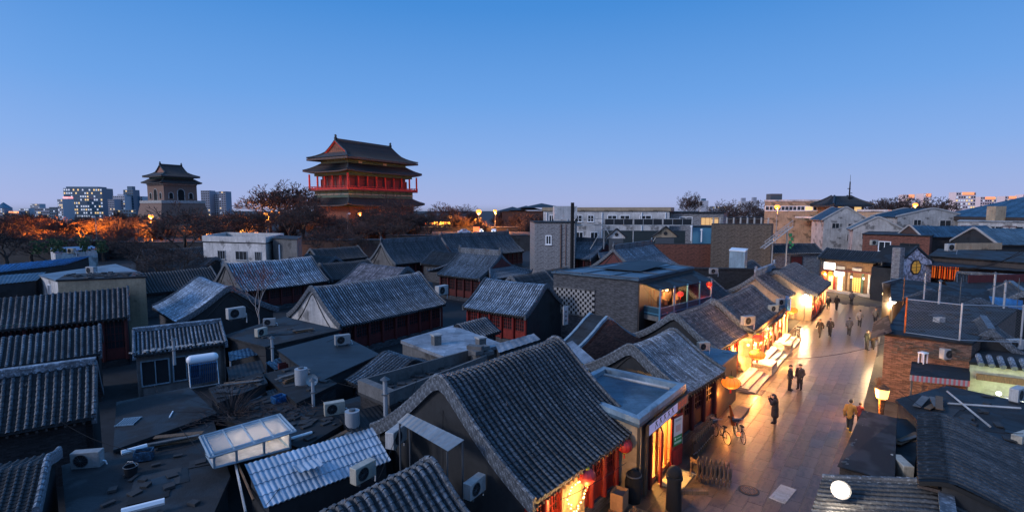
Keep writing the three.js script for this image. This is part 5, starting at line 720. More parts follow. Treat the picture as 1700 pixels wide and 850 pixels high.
// flat blue shop with the open red doors
{
  const poly = [ST(-.75, -1.15), ST(-6, -1.15), ST(-5, -5.5), ST(-.75, -5.5)], g = flat({ name: 'blue_roofed_shop', label: 'flat blue-roofed shop with open red doors and a warm yellow interior', poly, h: 3.3, wall: M.plasterTan, roof: M.blueRoof, parapet: .22, parMat: M.paleBlue, pt: .3, over: .1, cat: 'shop' });
  g.remove(g.children.find((q) => q.name === 'wall')); const at = (u, v, y = 0) => { const q = ST(u, v); return [q[0] - g.position.x, y, q[1] - g.position.z]; }, wb = new B();
  const wall = (a, b, y0 = 0, y1 = 3.2) => wb.quad(at(...a, y0), at(...b, y0), at(...b, y1), at(...a, y1)); wall([-.75, -1.2], [-.75, -5.5]); wall([-5.6, -1.2], [-5.6, -5.5]); wall([-.75, -5.5], [-5.6, -5.5]); obj('wall', wb, M.plasterTan, g);
  obj('interior_wall', new B().quad(at(-1, -3.4, .1), at(-4.4, -3.4, .1), at(-4.4, -3.4, 3), at(-1, -3.4, 3)), M.plasterTan, g); obj('floor', new B().box(0, 0, 0, 4.8, .25, 4.2), mat(.5, .36, .18, { map: stained, roughness: .5 }), g, at(-3.1, -3.4, .13), SA);
  obj('front_wall', new B().box(0, 1.6, 0, .9, 3.2, .12), M.darkWood, g, at(-1.2, -1.3), SA); obj('front_wall', new B().box(0, 1.6, 0, 1.1, 3.2, .12), M.darkWood, g, at(-5.1, -1.3), SA); obj('lintel', new B().box(0, 2.85, 0, 4.9, .55, .16), M.darkWood, g, at(-3.1, -1.3), SA);
  for (const u of [-.85, -1.75, -4.6, -5.1]) obj('pillar', new B().box(0, 1.5, 0, .16, 3, .18), u < -4.8 ? M.brownWood : M.redDark, g, at(u, -1.22), SA);
  // open doors
  const canvas = document.createElement('canvas'); canvas.width = 128; canvas.height = 256; const cx = canvas.getContext('2d'); cx.fillStyle = '#e9dfd6'; cx.fillRect(0, 0, 128, 256); cx.fillStyle = '#3a2a26'; for (let k = 0; k < 5; k++) { const x = 22 + k * 18; cx.fillRect(x, 22, 12, 3); cx.fillRect(x + 5, 16, 3, 20); cx.fillRect(x + 1, 30, 10, 3); } cx.fillStyle = '#d9b7a4'; cx.fillRect(30, 70, 70, 60); cx.fillStyle = '#1a8a42'; cx.fillRect(0, 165, 128, 91); cx.fillStyle = '#d8f0dc'; cx.fillRect(14, 178, 22, 24); cx.fillRect(44, 186, 70, 8); for (let k = 0; k < 9; k++) cx.fillRect(12 + k * 12, 216, 9, 20);
  const pm = mat(1, 1, 1, { map: Object.assign(new THREE.CanvasTexture(canvas), { colorSpace: THREE.SRGBColorSpace }), roughness: .6 });
  const leaf = (u, v, turn, poster, n) => { const d = obj('door_leaf', new B().box(0, 1.3, 0, .95, 2.45, .07).box(0, .55, .045, .7, .7, .03).box(0, 1.05, .045, .8, .06, .03), mat(.45, .03, .025, { map: woodMap, roughness: .45 }), g, at(u, v), turn); const pg = new THREE.PlaneGeometry(.72, 1.35); obj('poster', pg, poster, d, [0, 1.78, .075]); obj('handle', new B().box(.4, 1.2, .06, .04, .3, .05), M.metal, d); };
  leaf(-2.0, -1.02, SA - .2, pm); leaf(-3.95, -1.0, SA + .5, M.dirtyWhite); g.children[g.children.length - 1].scale.x = .7;
  obj('door_frame', new B().box(-.55, 1.3, 0, .09, 2.5, .1).box(.55, 1.3, 0, .09, 2.5, .1).box(0, 2.5, 0, 1.1, .09, .1).box(0, .2, 0, 1.1, .12, .1), mat(.5, .14, .03), g, at(-3.05, -1.32), SA);
  const cv = document.createElement('canvas'); cv.width = 512; cv.height = 64; const c2 = cv.getContext('2d'); c2.fillStyle = '#cfc8e6'; c2.fillRect(0, 0, 512, 64); c2.fillStyle = '#8d5a4c'; c2.fillRect(360, 0, 152, 64); c2.strokeStyle = '#23212c'; c2.lineWidth = 6; for (let k = 0; k < 5; k++) { const x = 70 + k * 52; c2.beginPath(); c2.moveTo(x, 14); c2.lineTo(x + 26, 10); c2.moveTo(x + 14, 8); c2.quadraticCurveTo(x + 8, 40, x, 54); c2.moveTo(x + 6, 7.5); c2.lineTo(x + 32, 50); c2.stroke(); } c2.strokeStyle = '#e05a30'; for (let k = 0; k < 3; k++) { c2.strokeRect(378 + k * 42, 14, 26, 34); c2.beginPath(); c2.moveTo(391 + k * 42, 10); c2.lineTo(391 + k * 42, 56); c2.stroke(); }
  const sm = mat(1, 1, 1, { map: Object.assign(new THREE.CanvasTexture(cv), { colorSpace: THREE.SRGBColorSpace }) }); sm.emissive.setRGB(1, .95, 1); sm.emissiveMap = sm.map; sm.emissiveIntensity = .12;
  const sg = thing('shop_sign', 'long pale sign board with dark brush writing over the open red doors', 'sign', ST3(-3.1, -1.0, 2.95), SA); obj('sign_face', new THREE.PlaneGeometry(4.6, .42), sm, sg, [0, .02, .052]); obj('board', new B().box(0, .02, 0, 4.7, .5, .1), M.darkWood, sg);
  for (const [u, v] of [[-3.1, -2.2], [-2.6, -2.9]]) { const q = at(u, v, 2.5); obj('lamp_bulb', new THREE.SphereGeometry(.12, 10, 8), E.warm, g, q); lamp(g.position.x + q[0], 2.5, g.position.z + q[2], [1, .5, .13], 5.5, 5); }
  tag(obj('door_mat', new B().box(0, .02, 0, 1.9, .03, 1.0), mat(.5, .38, .2, { map: fabricMap }), null, ST3(-3.1, -.55, .04), SA), 'mat of light-coloured boards in front of the open red doors', 'mat');
}
// lit corner of the foreground shop
{
  const [x, z] = ST(-9.5, -2.0); const g = thing('light_garland', 'tangle of warm string lights on a yellow panel under the foreground eave', 'lights', [x, 0, z], SA);
  obj('panel', new B().box(0, 1.5, -.05, 1.5, 2, .05), M.paleWood, g); const bulb = new THREE.SphereGeometry(.03, 6, 5); for (let k = 0; k < 46; k++) { const t = k / 46 * 9; obj('bulb', bulb, E.warm, g, [Math.sin(t * 1.7) * .6 + rr(-.1, .1), 1.5 + Math.cos(t * 1.13) * .75, .05 + rr(0, .1)]); } obj('wire', new B().path([...Array(30)].map((_, k) => { const t = k / 30 * 9; return [Math.sin(t * 1.7) * .6, 1.5 + Math.cos(t * 1.13) * .75, .06]; }), .01, 3), M.darkWood, g); lamp(...ST3(-9.5, -1.5, 1.7), [1, .5, .12], 1.2, 6); lamp(...ST3(-10.8, -1.6, 1.8), [1, .55, .16], .8, 6);
  for (const [u, l] of [[-9.1, 'unlit pink-red lantern under the foreground eave, nearest the camera'], [-6, 'unlit red lantern under the foreground eave, farther from the camera']]) lantern(l, ST3(u, -1.75, 2.35), 1.05, E.lanternOff);
  const b = thing('cardboard_box', 'open cardboard box standing against the foreground shop front', 'box', ST3(-6.9, -1.5), SA + .1); const w = new B(); for (const s of [-1, 1]) { w.box(s * .32, .55, 0, .02, .7, .5); w.box(0, .55, s * .25, .64, .7, .02); } obj('side', w, mat(.45, .26, .14, { map: stained }), b); obj('contents', new B().box(0, .62, 0, .58, .3, .44), M.darkGrey, b); obj('table', new B().box(0, .18, 0, .8, .05, .6).box(-.35, .09, .25, .05, .18, .05).box(.35, .09, .25, .05, .18, .05).box(-.35, .09, -.25, .05, .18, .05).box(.35, .09, -.25, .05, .18, .05), M.brownWood, b);
  const bg = thing('rubbish_bin', 'tall black bagged bin beside the cardboard box', 'bin', ST3(-5.9, -1.35)); obj('bag', new THREE.LatheGeometry([[0, 0], [.28, .02], [.34, .4], [.36, .9], [.28, 1.25], [.1, 1.38], [0, 1.4]].map((p) => new THREE.Vector2(...p)), 14), M.black, bg); obj('rim', new THREE.TorusGeometry(.3, .03, 6, 16).rotateX(Math.PI / 2), M.darkGrey, bg, [0, 1.18, 0]);
  const lg = thing('firewood_crate', 'low crate of firewood sticks in front of the cardboard box', 'crate', ST3(-7.2, -.7), SA); obj('crate', new B().box(0, .15, .3, 1.1, .3, .04).box(0, .15, -.3, 1.1, .3, .04).box(.55, .15, 0, .04, .3, .6).box(-.55, .15, 0, .04, .3, .6), M.paleWood, lg); const k = new B(); for (let i = 0; i < 22; i++) k.tube([rr(-.5, .3), .2 + rr(0, .2), rr(-.25, .25)], [rr(-.3, .5), .25 + rr(0, .25), rr(-.25, .25)], .03, .03, 5); tag(obj('stick', k, M.brownWood, lg), null, null, null, 'stuff');
  const bo = thing('stone_bollard', 'dark lion-topped stone post on the pavement before the red doors', 'bollard', ST3(-5.4, .15)); obj('post', new THREE.CylinderGeometry(.27, .32, 1.35, 12), M.black, bo, [0, .68, 0]); obj('collar', new THREE.CylinderGeometry(.33, .33, .12, 12), M.black, bo, [0, 1.36, 0]); obj('head', new THREE.LatheGeometry([[0, .4], [.16, .37], [.27, .25], [.3, .1], [.24, 0]].map((p) => new THREE.Vector2(...p)), 12), M.black, bo, [0, 1.42, 0]); obj('arm_rail', new B().box(.75, .75, 0, 1.2, .16, .2), M.brownWood, bo);
}
// folded wooden chairs stacked in rows
{
  const proto = thing('folded_chair', 'folded wooden chair in the row nearer the camera', 'chair', [0, 0, 0], 0, 'folded chairs standing in two rows outside the shop'); const mk = (pts, n, m) => obj(n, new B().path(pts, .022, 5), m, proto);
  mk([[-.2, 0, .05], [-.19, .5, 0], [-.17, .95, -.06]], 'leg', M.brownWood); mk([[.2, 0, .05], [.19, .5, 0], [.17, .95, -.06]], 'leg', M.paleWood); mk([[-.2, 0, -.09], [-.18, .6, .02]], 'leg', M.brownWood); mk([[.2, 0, -.09], [.18, .6, .02]], 'leg', M.brownWood); obj('seat', new B().box(0, .48, .05, .38, .36, .03, 0, -.08), M.darkWood, proto); obj('backrest', new B().box(0, .85, -.05, .36, .16, .025), M.brownWood, proto); obj('stretcher', new B().box(0, .2, .03, .38, .03, .03), M.metal, proto);
  const rows = [[-2.6, .05, 9, .29, 'folded wooden chair in the row nearer the camera'], [-.6, -.6, 10, .27, 'folded wooden chair in the shadowed row against the wall']]; let f = true;
  for (const [u0, v, n, sp, label] of rows) for (let i = 0; i < n; i++) { const p = ST3(u0 + (u0 < -2 ? i * .05 : i * sp), v + (u0 < -2 ? i * .17 : 0), .06), t = SA + (u0 < -2 ? 1.2 : Math.PI / 2) + rr(-.06, .06); if (f) { proto.position.set(...p); proto.rotation.y = t; f = false; } else dup(proto, p, t, label, 1.05); }
}
// bicycles
{
  const g = thing('bicycle', 'dark bicycle parked by the orange cloth, one wheel out in the lane', 'bicycle', ST3(2.9, .55), SA + .6); const wg = new THREE.TorusGeometry(.33, .022, 6, 24), sg = new B(); for (let k = 0; k < 12; k++) { const t = k / 12 * 6.283; sg.tube([0, 0, 0], [Math.cos(t) * .32, Math.sin(t) * .32, 0], .004, .004, 3, false); } const sG = sg.build();
  for (const x of [-.52, .52]) { const w = obj('wheel', wg, M.black, g, [x, .35, 0]); obj('spoke', sG, M.metal, w); } obj('frame', new B().path([[-.52, .35, 0], [-.18, .3, 0], [-.3, .82, 0], [-.52, .35, 0]], .018, 5).path([[-.18, .3, 0], [.36, .78, 0], [-.27, .72, 0]], .02, 5).path([[.52, .35, 0], [.36, .78, 0], [.33, .95, 0]], .018, 5), M.darkGrey, g); obj('saddle', new RoundedBoxGeometry(.26, .06, .15, 2, .03), M.black, g, [-.32, .87, 0]); obj('handlebar', new B().path([[.25, 1, .28], [.35, .98, 0], [.25, 1, -.28]], .014, 5), M.metal, g); obj('basket', new B().box(.6, .85, 0, .26, .2, .3), M.darkGrey, g); obj('pedal', new B().box(-.12, .2, .12, .1, .03, .08).box(-.22, .4, -.12, .1, .03, .08), M.black, g);
  dup(g, ST3(2.2, -.2), SA + .9, 'dark bicycle leaning nearer the wall behind the orange cloth'); dup(g, ST3(28.2, -.6), SA + .3, 'parked bicycle at the end of the stone steps, nearer of two'); dup(g, ST3(29.4, -1), SA - .2, 'parked bicycle at the end of the stone steps, against the wall');
  const c = thing('orange_banner', 'folded orange cloth banner leaning beside the parked bicycle', 'banner', ST3(3.6, .1), SA); obj('cloth', new B().tube([0, .45, 0], [-.22, 1.55, -.2], .15, .05, 7), M.orange, c); obj('pole', new B().tube([.06, 0, .05], [-.25, 1.75, -.25], .015, .015, 5), M.paleWood, c);
  tag(obj('red_lamp', new THREE.SphereGeometry(.1, 10, 8), E.neonRed, null, ST3(1.9, .75, .7)), 'small glowing red tail light low among the bicycles', 'light');
}
lantern('glowing orange round lantern on the corner of the pale-ribbed street house', ST3(5.2, -.55, 2.2), 1.6, E.orange, 1.1, [1, .33, .06]);
lantern('orange lantern at the foot of the nearest stone steps', ST3(12.6, -.8, 2.1), 1.6, E.orange, 1.1, [1, .33, .06]);
lantern('red lantern hanging at the corner of the bright yellow shop', ST3(15.4, -1.4, 2.6), 1.1, E.lanternRed, 1.5, [1, .1, .04]);
lantern('orange lantern hanging beyond the blue light box', ST3(28.6, -1.3, 2.6), 1.4, E.orange, 2.5, [1, .33, .06]);
{ const p = [[10.81,-28.22],[13.03,-30.54],[14.01,-30.02],[11.87,-27.67]]; flat({ name: 'corner_canopy', label: 'little flat blue canopy roof with a black finial by the bright yellow shop', cat: 'canopy', poly: [ST(4.6, -3.6), ST(4.6, -1.1), ST(8.6, -1.1), ST(8.6, -3.6)], h: 3.0, wall: M.darkWood, roof: M.blueRoof, over: .1 }); }
for (const o of scene.children) if (o.name.startsWith('paper_lantern') && /orange/.test(o.userData.label)) o.scale.y *= .72;
function globe(label, u, v, y, r, power, e = E.white, color = [1, .62, .28]) { const g = thing('globe_lamp', label, 'lamp', ST3(u, v)); obj('globe', new THREE.SphereGeometry(r, 14, 10), e, g, [0, y, 0]); obj('bracket', new B().tube([0, y, 0], [0, y + .2, -.1], .03, .03, 5).tube([0, 0, -.1], [0, y + .2, -.1], .04, .04, 6), M.darkGrey, g); lamp(...ST3(u, v, y - r - .08), color, power, 10); }
for (const [u, l] of [[12.4, 'small bare lamp under the eave of the bright yellow shop, nearest of three'], [18.6, 'small bare lamp over the middle flight of bright steps'], [25, 'small bare lamp over the farthest flight of steps']]) { const g = thing('eave_lamp', l, 'lamp', ST3(u, -1.35, 2.72)); obj('lamp_bulb', new THREE.SphereGeometry(.09, 10, 8), E.warm, g); obj('cord', new B().tube([0, .08, 0], [0, .3, 0], .012, .012, 4), M.black, g); lamp(...ST3(u, -1.35, 2.72), [1, .46, .12], 4.6, 5); }
globe('white globe lamp on a post, left side of the lane before the crested house', 37.5, -1.5, 2.6, .32, 7.5);
globe('white globe lamp farther along the left side, at the last tiled house', 48, -1.2, 3, .3, 7.5);
globe('white globe lamp on the right side of the lane opposite the walkers', 41.5, 5.9, 2.5, .36, 7.5, E.white, [1, .66, .34]);
globe('small warm globe lamp on the brick house corner, right side of the lane', 26, 5.5, 2.9, .2, 13, E.warm, [1, .65, .3]);
// shops that close the end of the lane
{
  const A = [46.9, -76.2], Bp = [49.9, -70.2], dx = .507, dz = .862, bk = [dz * 5, -dx * 5], g = flat({ name: 'end_shops', label: 'row of brightly lit shop fronts closing the far end of the lane', poly: [A, Bp, [Bp[0] + bk[0], Bp[1] + bk[1]], [A[0] + bk[0], A[1] + bk[1]]], h: 4.6, wall: M.brownWood, roof: M.tarDark, over: .5, cat: 'shops' });
  const put = (n, t, y, w, h, m, out = .06) => { const e = g.edge(0, t, y, out); return obj(n, new B().box(0, 0, 0, w, h, .12), m, g, e.p, e.r); };
  put('light_box_sign', .14, 3.7, 1.6, 1.0, E.signWhite, .35); put('light_box_sign', .36, 2.75, 1.4, .55, E.signWhite, .4); put('lit_door', .36, 1.25, .75, 2.3, emit(1, .78, .5, 1.1)); put('lit_door', .16, 1.25, .6, 2.2, emit(1, .55, .2, .9)); put('lit_window', .7, 1.35, 1, 2, emit(1, .5, .12, 1.2)); const lat = new B(); for (let k = -1; k <= 1; k++) lat.box(k * .33, 0, .08, .05, 2, .04); for (let k = -3; k <= 3; k++) lat.box(0, k * .3, .08, 1, .04, .04); { const e = g.edge(0, .7, 1.35, .08); obj('window_lattice', lat, M.brownWood, g, e.p, e.r); }
  for (const [t, m] of [[.05, M.redWood], [.25, M.redWood], [.29, M.paleWood], [.45, M.paleWood], [.54, M.paleWood], [.6, M.darkWood], [.82, M.greenWood], [.95, M.plasterWhite]]) put('pillar', t, 1.6, .25, 3.1, m, .1); for (const t of [.36, .7]) put('sign_board', t, 3.55, 1.2, .42, M.concretePale, .12); put('fascia', .5, 3.15, 7.6, .22, M.redDark, .16);
  for (const t of [.12, .36, .68, .92]) { const e = g.edge(0, t, 2.5, 1.1); obj('lamp_bulb', new THREE.SphereGeometry(.13, 8, 6), E.white, g, e.p); lamp(g.position.x + e.p[0], 2.5, g.position.z + e.p[2], [1, .68, .32], 1.5, 6); }
  for (let k = 0; k < 2; k++) { const e = g.edge(0, .04 + k * .14, 2.5, .5); lantern(k ? 'orange lantern beside the lit doorway of the end shops' : 'orange lantern at the left corner of the end shops', [g.position.x + e.p[0], 2.6, g.position.z + e.p[2]], 1.1, E.orange, 1.5, [1, .4, .1]); }
  const e = g.edge(0, .5, .1, .7); for (let k = 0; k < 2; k++) obj('step', new B().box(0, -.02 + k * .14 - .02, -k * .2, 8, .14, 1.2 - k * .3), M.step, g, e.p, e.r);
  house({ x: 50.7, z: -74.7, a: -59, L: 8.6, w: 2.6, hr: 6.1, he: 4.75, name: 'tile_roofed_house', label: 'dark tiled roof over the lit end shops', sp: .3, tl: .4, tile: M.tileDark });
}
// ---------- right side of the lane ----------
{ // brick house with a roof terrace and wire fence
  const g = flat({ name: 'brick_house', label: 'rough brick house with a fenced roof terrace, corner lit orange by the lane', poly: [[23.35,-31.43],[26.75,-29.13],[39.39,-39.32],[34.8,-44.16]], h: 4.2, wall: mat(.34, .19, .13, { map: brickMap, bumpMap: brickBump, bumpScale: .015 }), roof: M.tarDark, over: .15, debris: 30, cat: 'house' });
  const br = new B(); for (let k = 0; k < 70; k++) { const e = g.edge(0, rr(.12, .95), 3.9 - rr(0, .8), .01); br.box(...e.p, .3, .09, .06, e.r); } tag(obj('loose_brick', br, M.brickTan, g), null, null, null, 'stuff');
  const f = thing('wire_fence', 'wire mesh fence on posts around the brick house roof terrace', 'fence', [0, 4.3, 0]), a = [24.63,4.3,-31.49], b = [26.39,4.3,-29.57], c = [29.46,4.3,-29.03], d = [32.01,4.3,-41.33], e = [40.59,4.3,-40.54]; f.position.set(a[0], 4.3, a[2]); const q = (p) => [p[0] - a[0], p[2] - a[2]];
  const H = 2.15, pn = (p, r) => { const P = q(p), R = q(r); const n = Math.round(Math.hypot(R[0] - P[0], R[1] - P[1]) / .16), w = new B(); for (let i = -12; i <= n; i++) for (const s of [0, 1]) { const t0 = Math.max(0, i / n), t1 = Math.min(1, (i + 12) / n), y = (t) => { const k = (t * n - i) / 12; return (s ? 1 - k : k) * H; }; if (t1 <= t0) continue; w.tube([P[0] + (R[0] - P[0]) * t0, y(t0), P[1] + (R[1] - P[1]) * t0], [P[0] + (R[0] - P[0]) * t1, y(t1), P[1] + (R[1] - P[1]) * t1], .0055, .0055, 3, false); } tag(obj('wire_mesh', w, mat(.13, .135, .14, { roughness: .5 }), f), null, null, null, 'stuff'); obj('rail', new B().tube([P[0], H, P[1]], [R[0], H, R[1]], .03, .03, 5).tube([P[0], .05, P[1]], [R[0], .05, R[1]], .025, .025, 5), M.metal, f); };
  pn(a, b); pn(b, c);  const post = (p, m, w = .05) => { const P = q(p); obj('post', new B().tube([P[0], -.1, P[1]], [P[0], H + .1, P[1]], w, w, 6), m, f); }; post(a, M.orange); post(b, M.dirtyWhite, .05); post(c, M.grey); post(d, M.rust, .035); post(e, M.darkGrey, .03); post([(d[0] + e[0]) / 2, 0, (d[2] + e[2]) / 2], M.darkGrey, .03);
  shed({ name: 'lean_to_roof', label: 'small dark sheet lean-to on the lane corner of the brick house', c: [[26.43,4.6,-35.36], [23.02,4.6,-30.42], [23.66,3.5,-33.11], [27.48,3.5,-38.18]], waves: 8, roof: M.tarDark, cat: 'lean-to' });
  const cn = shed({ name: 'striped_canopy', label: 'flat dark canopy with a striped pink valance below the brick house', cat: 'canopy', c: [[23.85,3,-29.79], [26.08,3,-28.4], [24.52,2.9,-26.64], [22.08,2.9,-27.64]], roof: M.tarDark, posts: M.darkGrey }); const v0 = [22.08,2.9,-27.64], v1 = [24.52,2.9,-26.64]; for (let k = 0; k < 26; k++) { const t = (k + .5) / 26; obj('valance_stripe', new B().box(v0[0] + (v1[0] - v0[0]) * t - cn.position.x, 2.72, v0[2] + (v1[2] - v0[2]) * t - cn.position.z, Math.hypot(v1[0] - v0[0], v1[2] - v0[2]) / 26, .32, .03, Math.atan2(-(v1[2] - v0[2]), v1[0] - v0[0])), k % 2 ? mat(.5, .12, .12) : M.dirtyWhite, cn); }
  const st = thing('wooden_stool', 'white stool left standing on the dark canopy', 'stool', [24.07,3.05,-29.27], .4); obj('seat', new B().box(0, .62, 0, .42, .06, .36), M.white, st); for (const [x, z] of [[-.17, -.13], [.17, -.13], [-.17, .13], [.17, .13]]) obj('leg', new B().box(x, .3, z, .05, .6, .05), M.white, st);
  const pot = thing('potted_shrub', 'dried potted plant glowing orange at the foot of the brick corner', 'plant', ST3(15.5, 6)); obj('pot', new THREE.LatheGeometry([[0, 0], [.2, 0], [.28, .4], [.3, .42]].map((p) => new THREE.Vector2(...p)), 12), M.rust, pot); const pb = new B(); for (let k = 0; k < 90; k++) { const a = rnd() * 6.28, e2 = rr(.3, 1.5); pb.tube([0, .4, 0], [Math.cos(a) * Math.cos(e2) * .5, .4 + Math.sin(e2) * .75, Math.sin(a) * Math.cos(e2) * .5], .008, .005, 3, false); } obj('foliage', pb, M.brownWood, pot);
}
{ // green lit house
  const g = flat({ name: 'green_lit_house', label: 'cream house front lit yellow-green with a brown sign band, right edge', poly: [[25.7,-28.01],[29.3,-25.83],[36.95,-32.42],[31.83,-33.18]], h: 3.4, wall: M.plasterGreen, roof: M.tarDark, over: .1, cat: 'house' });
  const e = g.edge(0, .5, 3.5, .25); const row = new B(); for (let k = 0; k < 14; k++) row.tube([-e.l / 2 + .4 + k * .45, .35, -.7], [-e.l / 2 + .4 + k * .45, 0, .1], .14, .15, 6); obj('tile_row', row, M.tileMid[0], g, e.p, e.r); const s = g.edge(0, .42, 2.75, .1); obj('sign_band', new B().box(0, 0, 0, e.l * .7, .34, .1), M.brownWood, g, s.p, s.r); win(g, 0, .62, 1.4, 2.2, .9, { frame: M.dirtyWhite, lit: E.winCool }); win(g, 0, .3, 1.2, 1.4, 1, { frame: M.brownWood });
  const l = g.edge(0, .25, 2.2, 1.0); obj('lamp_bulb', new THREE.SphereGeometry(.12, 8, 6), E.cool, g, l.p); lamp(g.position.x + l.p[0], 2.2, g.position.z + l.p[2], [.85, 1, .5], .4, 6); const l2 = g.edge(0, .5, 2.2, 1.0); obj('lamp_bulb', new THREE.SphereGeometry(.12, 8, 6), E.cool, g, l2.p); lamp(g.position.x + l2.p[0], 2.2, g.position.z + l2.p[2], [.9, 1, .6], .3, 6);
}
// lane lantern post and floodlight
{ const g = thing('lantern_post', 'square lantern on a tapering post glowing strongly, right side of the lane', 'lamp', ST3(9.6, 6.3)); obj('post', new B().tube([0, 0, 0], [0, 1.5, 0], .1, .16, 6), M.rust, g); obj('lantern_glass', new THREE.CylinderGeometry(.34, .26, .55, 6), E.sodium.clone(), g, [0, 1.85, 0]); obj('cap', new THREE.ConeGeometry(.42, .26, 6), M.rust, g, [0, 2.26, 0]); g.children[1].material = emit(1, .5, .14, 3); lamp(...ST3(9.5, 5.85, 1.75), [1, .38, .06], 5.5, 10); }
{ const p = [9.72,3.75,-14.42], g = thing('floodlight', 'round white floodlight at the bottom edge of the lane, facing the camera', 'lamp', p, -.55); const c = new THREE.CylinderGeometry(.26, .17, .2, 20); c.rotateX(Math.PI / 2 - .55); obj('housing', c, M.darkGrey, g); const f = new THREE.CylinderGeometry(.215, .215, .03, 20); f.rotateX(Math.PI / 2 - .55); obj('glowing_lamp', f, emit(1, .95, .85, 1.15), g, [0, .05, .085]); obj('bracket', new B().tube([0, -.05, -.1], [.1, -.7, -.3], .03, .03, 5), M.metal, g); lamp(p[0] - .35, p[1] + .2, p[2] + .25, [1, .8, .6], .9, 10); }
// dark roofs at the bottom right
shed({ name: 'tar_paper_roof', label: 'sloping tar paper roof along the lane, bits of rubbish on its edge', c: [[15.23,3.8,-19.57], [11.59,3.8,-14.8], [11.09,3.3,-16.71], [15.29,3.3,-21.6]], roof: M.tarDark, wall: M.brickDark, cat: 'house' });
{ const t = new B(); for (let k = 0; k < 26; k++) { const u = rnd(), s = rr(.05, .35), a = [11.22,3.36,-16.76], b = [15.1,3.36,-21.25]; t.box(a[0] + (b[0] - a[0]) * u * u + s * 1.2, a[1] + s * .12, a[2] + (b[2] - a[2]) * u * u + s * .5, rr(.05, .18), .04, rr(.04, .12), rnd() * 6); } tag(obj('roof_litter', t, M.concrete, null), 'scattered rubbish on the street edge of the tar paper roof', 'litter', null, 'stuff'); }
flat({ name: 'flat_roof_shed', label: 'low dark flat roof carrying the upright box unit, bottom right', poly: [[16.25,-20.86],[17.02,-20.5],[12.67,-15.53],[12.53,-16.07]], h: 3.1, wall: M.plasterDark, roof: M.tarDark });
house({ x: 13.8, z: -15.7, a: 52, L: 6.2, w: 3.6, wb: .65, hr: 4.6, he: 3.4, k: .1, label: 'dark ribbed roof running toward the camera at the bottom right', rows: EACH, sp: .26, tile: M.tileDark, pan: M.tarDark, gable: M.plasterDark, noVerge: true });
flat({ name: 'flat_roof_shed', label: 'wide dark tar roof with boards and pipes lying across it, right', poly: [[16.95,-21.73],[20.59,-23.48],[23.09,-19.98],[17.73,-15.17],[15.99,-19.02]], h: 3.6, wall: M.plasterDark, roof: M.tar, debris: 18, slab: .1 });
for (const [a, b, l] of [[[19.62,3.85,-22.39], [18.07,3.85,-18.66], 'long pale board lying diagonally on the wide dark tar roof'], [[18.54,3.8,-21.08], [21.11,3.8,-20.55], 'thin pale pipe lying across the wide dark tar roof']]) tag(obj('loose_board', new B().tube(a, b, .05, .05, 4), M.concretePale, null), l, 'board');
flat({ name: 'flat_roof_shed', label: 'dark roof past the right edge with a pale frame unit', poly: [[16.94,-17.51],[19.43,-16.66],[15.21,-12.86],[13.29,-13.93]], h: 3.2, wall: M.plasterDark, roof: M.tarDark });
// mural gable, restaurant and blocks on the right
{ const A = [49.22,2.63,-65], Bq = [54.91,2.98,-67], g = thing('mottled_gable_house', 'gabled house with mottled white wall and an octagonal glowing window', 'house', [(A[0] + Bq[0]) / 2, 0, (A[2] + Bq[2]) / 2], Math.atan2(-(Bq[2] - A[2]), Bq[0] - A[0])); const w = Math.hypot(Bq[0] - A[0], Bq[2] - A[2]); const s = new THREE.Shape(); s.moveTo(-w / 2, 0); s.lineTo(-w / 2, 5.3); s.quadraticCurveTo(-w / 4, 5.9, 0, 7); s.quadraticCurveTo(w / 4, 5.9, w / 2, 5.3); s.lineTo(w / 2, 0); const mural = mat(1, 1, 1, { map: tex(256, (u, v) => { const a = fbm(u, v, 12, 4, 55), b = fbm(u, v, 5, 3, 58); const k = a > .5 ? .85 : .45 + .2 * b; return [k, k * .93, k * .95]; }, [3, 3]) }); obj('gable_wall', new THREE.ExtrudeGeometry(s, { depth: .4, bevelEnabled: false }), mural, g); obj('roof_edge', new B().tube([-w / 2 - .4, 5.15, .3], [0, 7.2, .3], .2, .2, 5).tube([0, 7.2, .3], [w / 2 + .4, 5.15, .3], .2, .2, 5), M.tileDark[0], g); obj('roof', new B().quad([-w / 2 - .3, 5.2, .3], [0, 7.25, .3], [0, 7.25, -3.4], [-w / 2 - .3, 5.2, -3.4]).quad([w / 2 + .3, 5.2, .3], [0, 7.25, .3], [0, 7.25, -3.4], [w / 2 + .3, 5.2, -3.4]), M.tarDark, g); const oc = new THREE.CylinderGeometry(1.05, 1.05, .12, 8).rotateY(Math.PI / 8).rotateX(Math.PI / 2); const f = obj('octagonal_window', oc, M.darkWood, g, [-.1, 4.6, .42]); obj('pane', new THREE.CylinderGeometry(.85, .85, .1, 8).rotateY(Math.PI / 8).rotateX(Math.PI / 2), emit(1, .42, .05, .17), f, [0, 0, .04]); obj('muntin', new B().box(0, 0, .1, .06, 1.6, .05).box(0, 0, .1, 1.6, .06, .05).box(0, .4, .1, 1.4, .04, .04).box(0, -.4, .1, 1.4, .04, .04), M.darkWood, f); for (const q of [new B().box(-w / 2 + .1, 2.2, -1.6, .2, 4.4, 3.2), new B().box(w / 2 - .1, 2.2, -1.6, .2, 4.4, 3.2), new B().box(0, 2.2, -3.2, w - .4, 4.4, .2)]) obj('side_wall', q, M.plasterDark, g); obj('chimney', new B().box(-w / 2 - .3, 3.7, .3, .8, 7, 1), M.brickPale, g); obj('red_box', new B().box(w / 2 - 1.2, 1.4, .9, 1.5, 1, .6), M.redWood, g); }
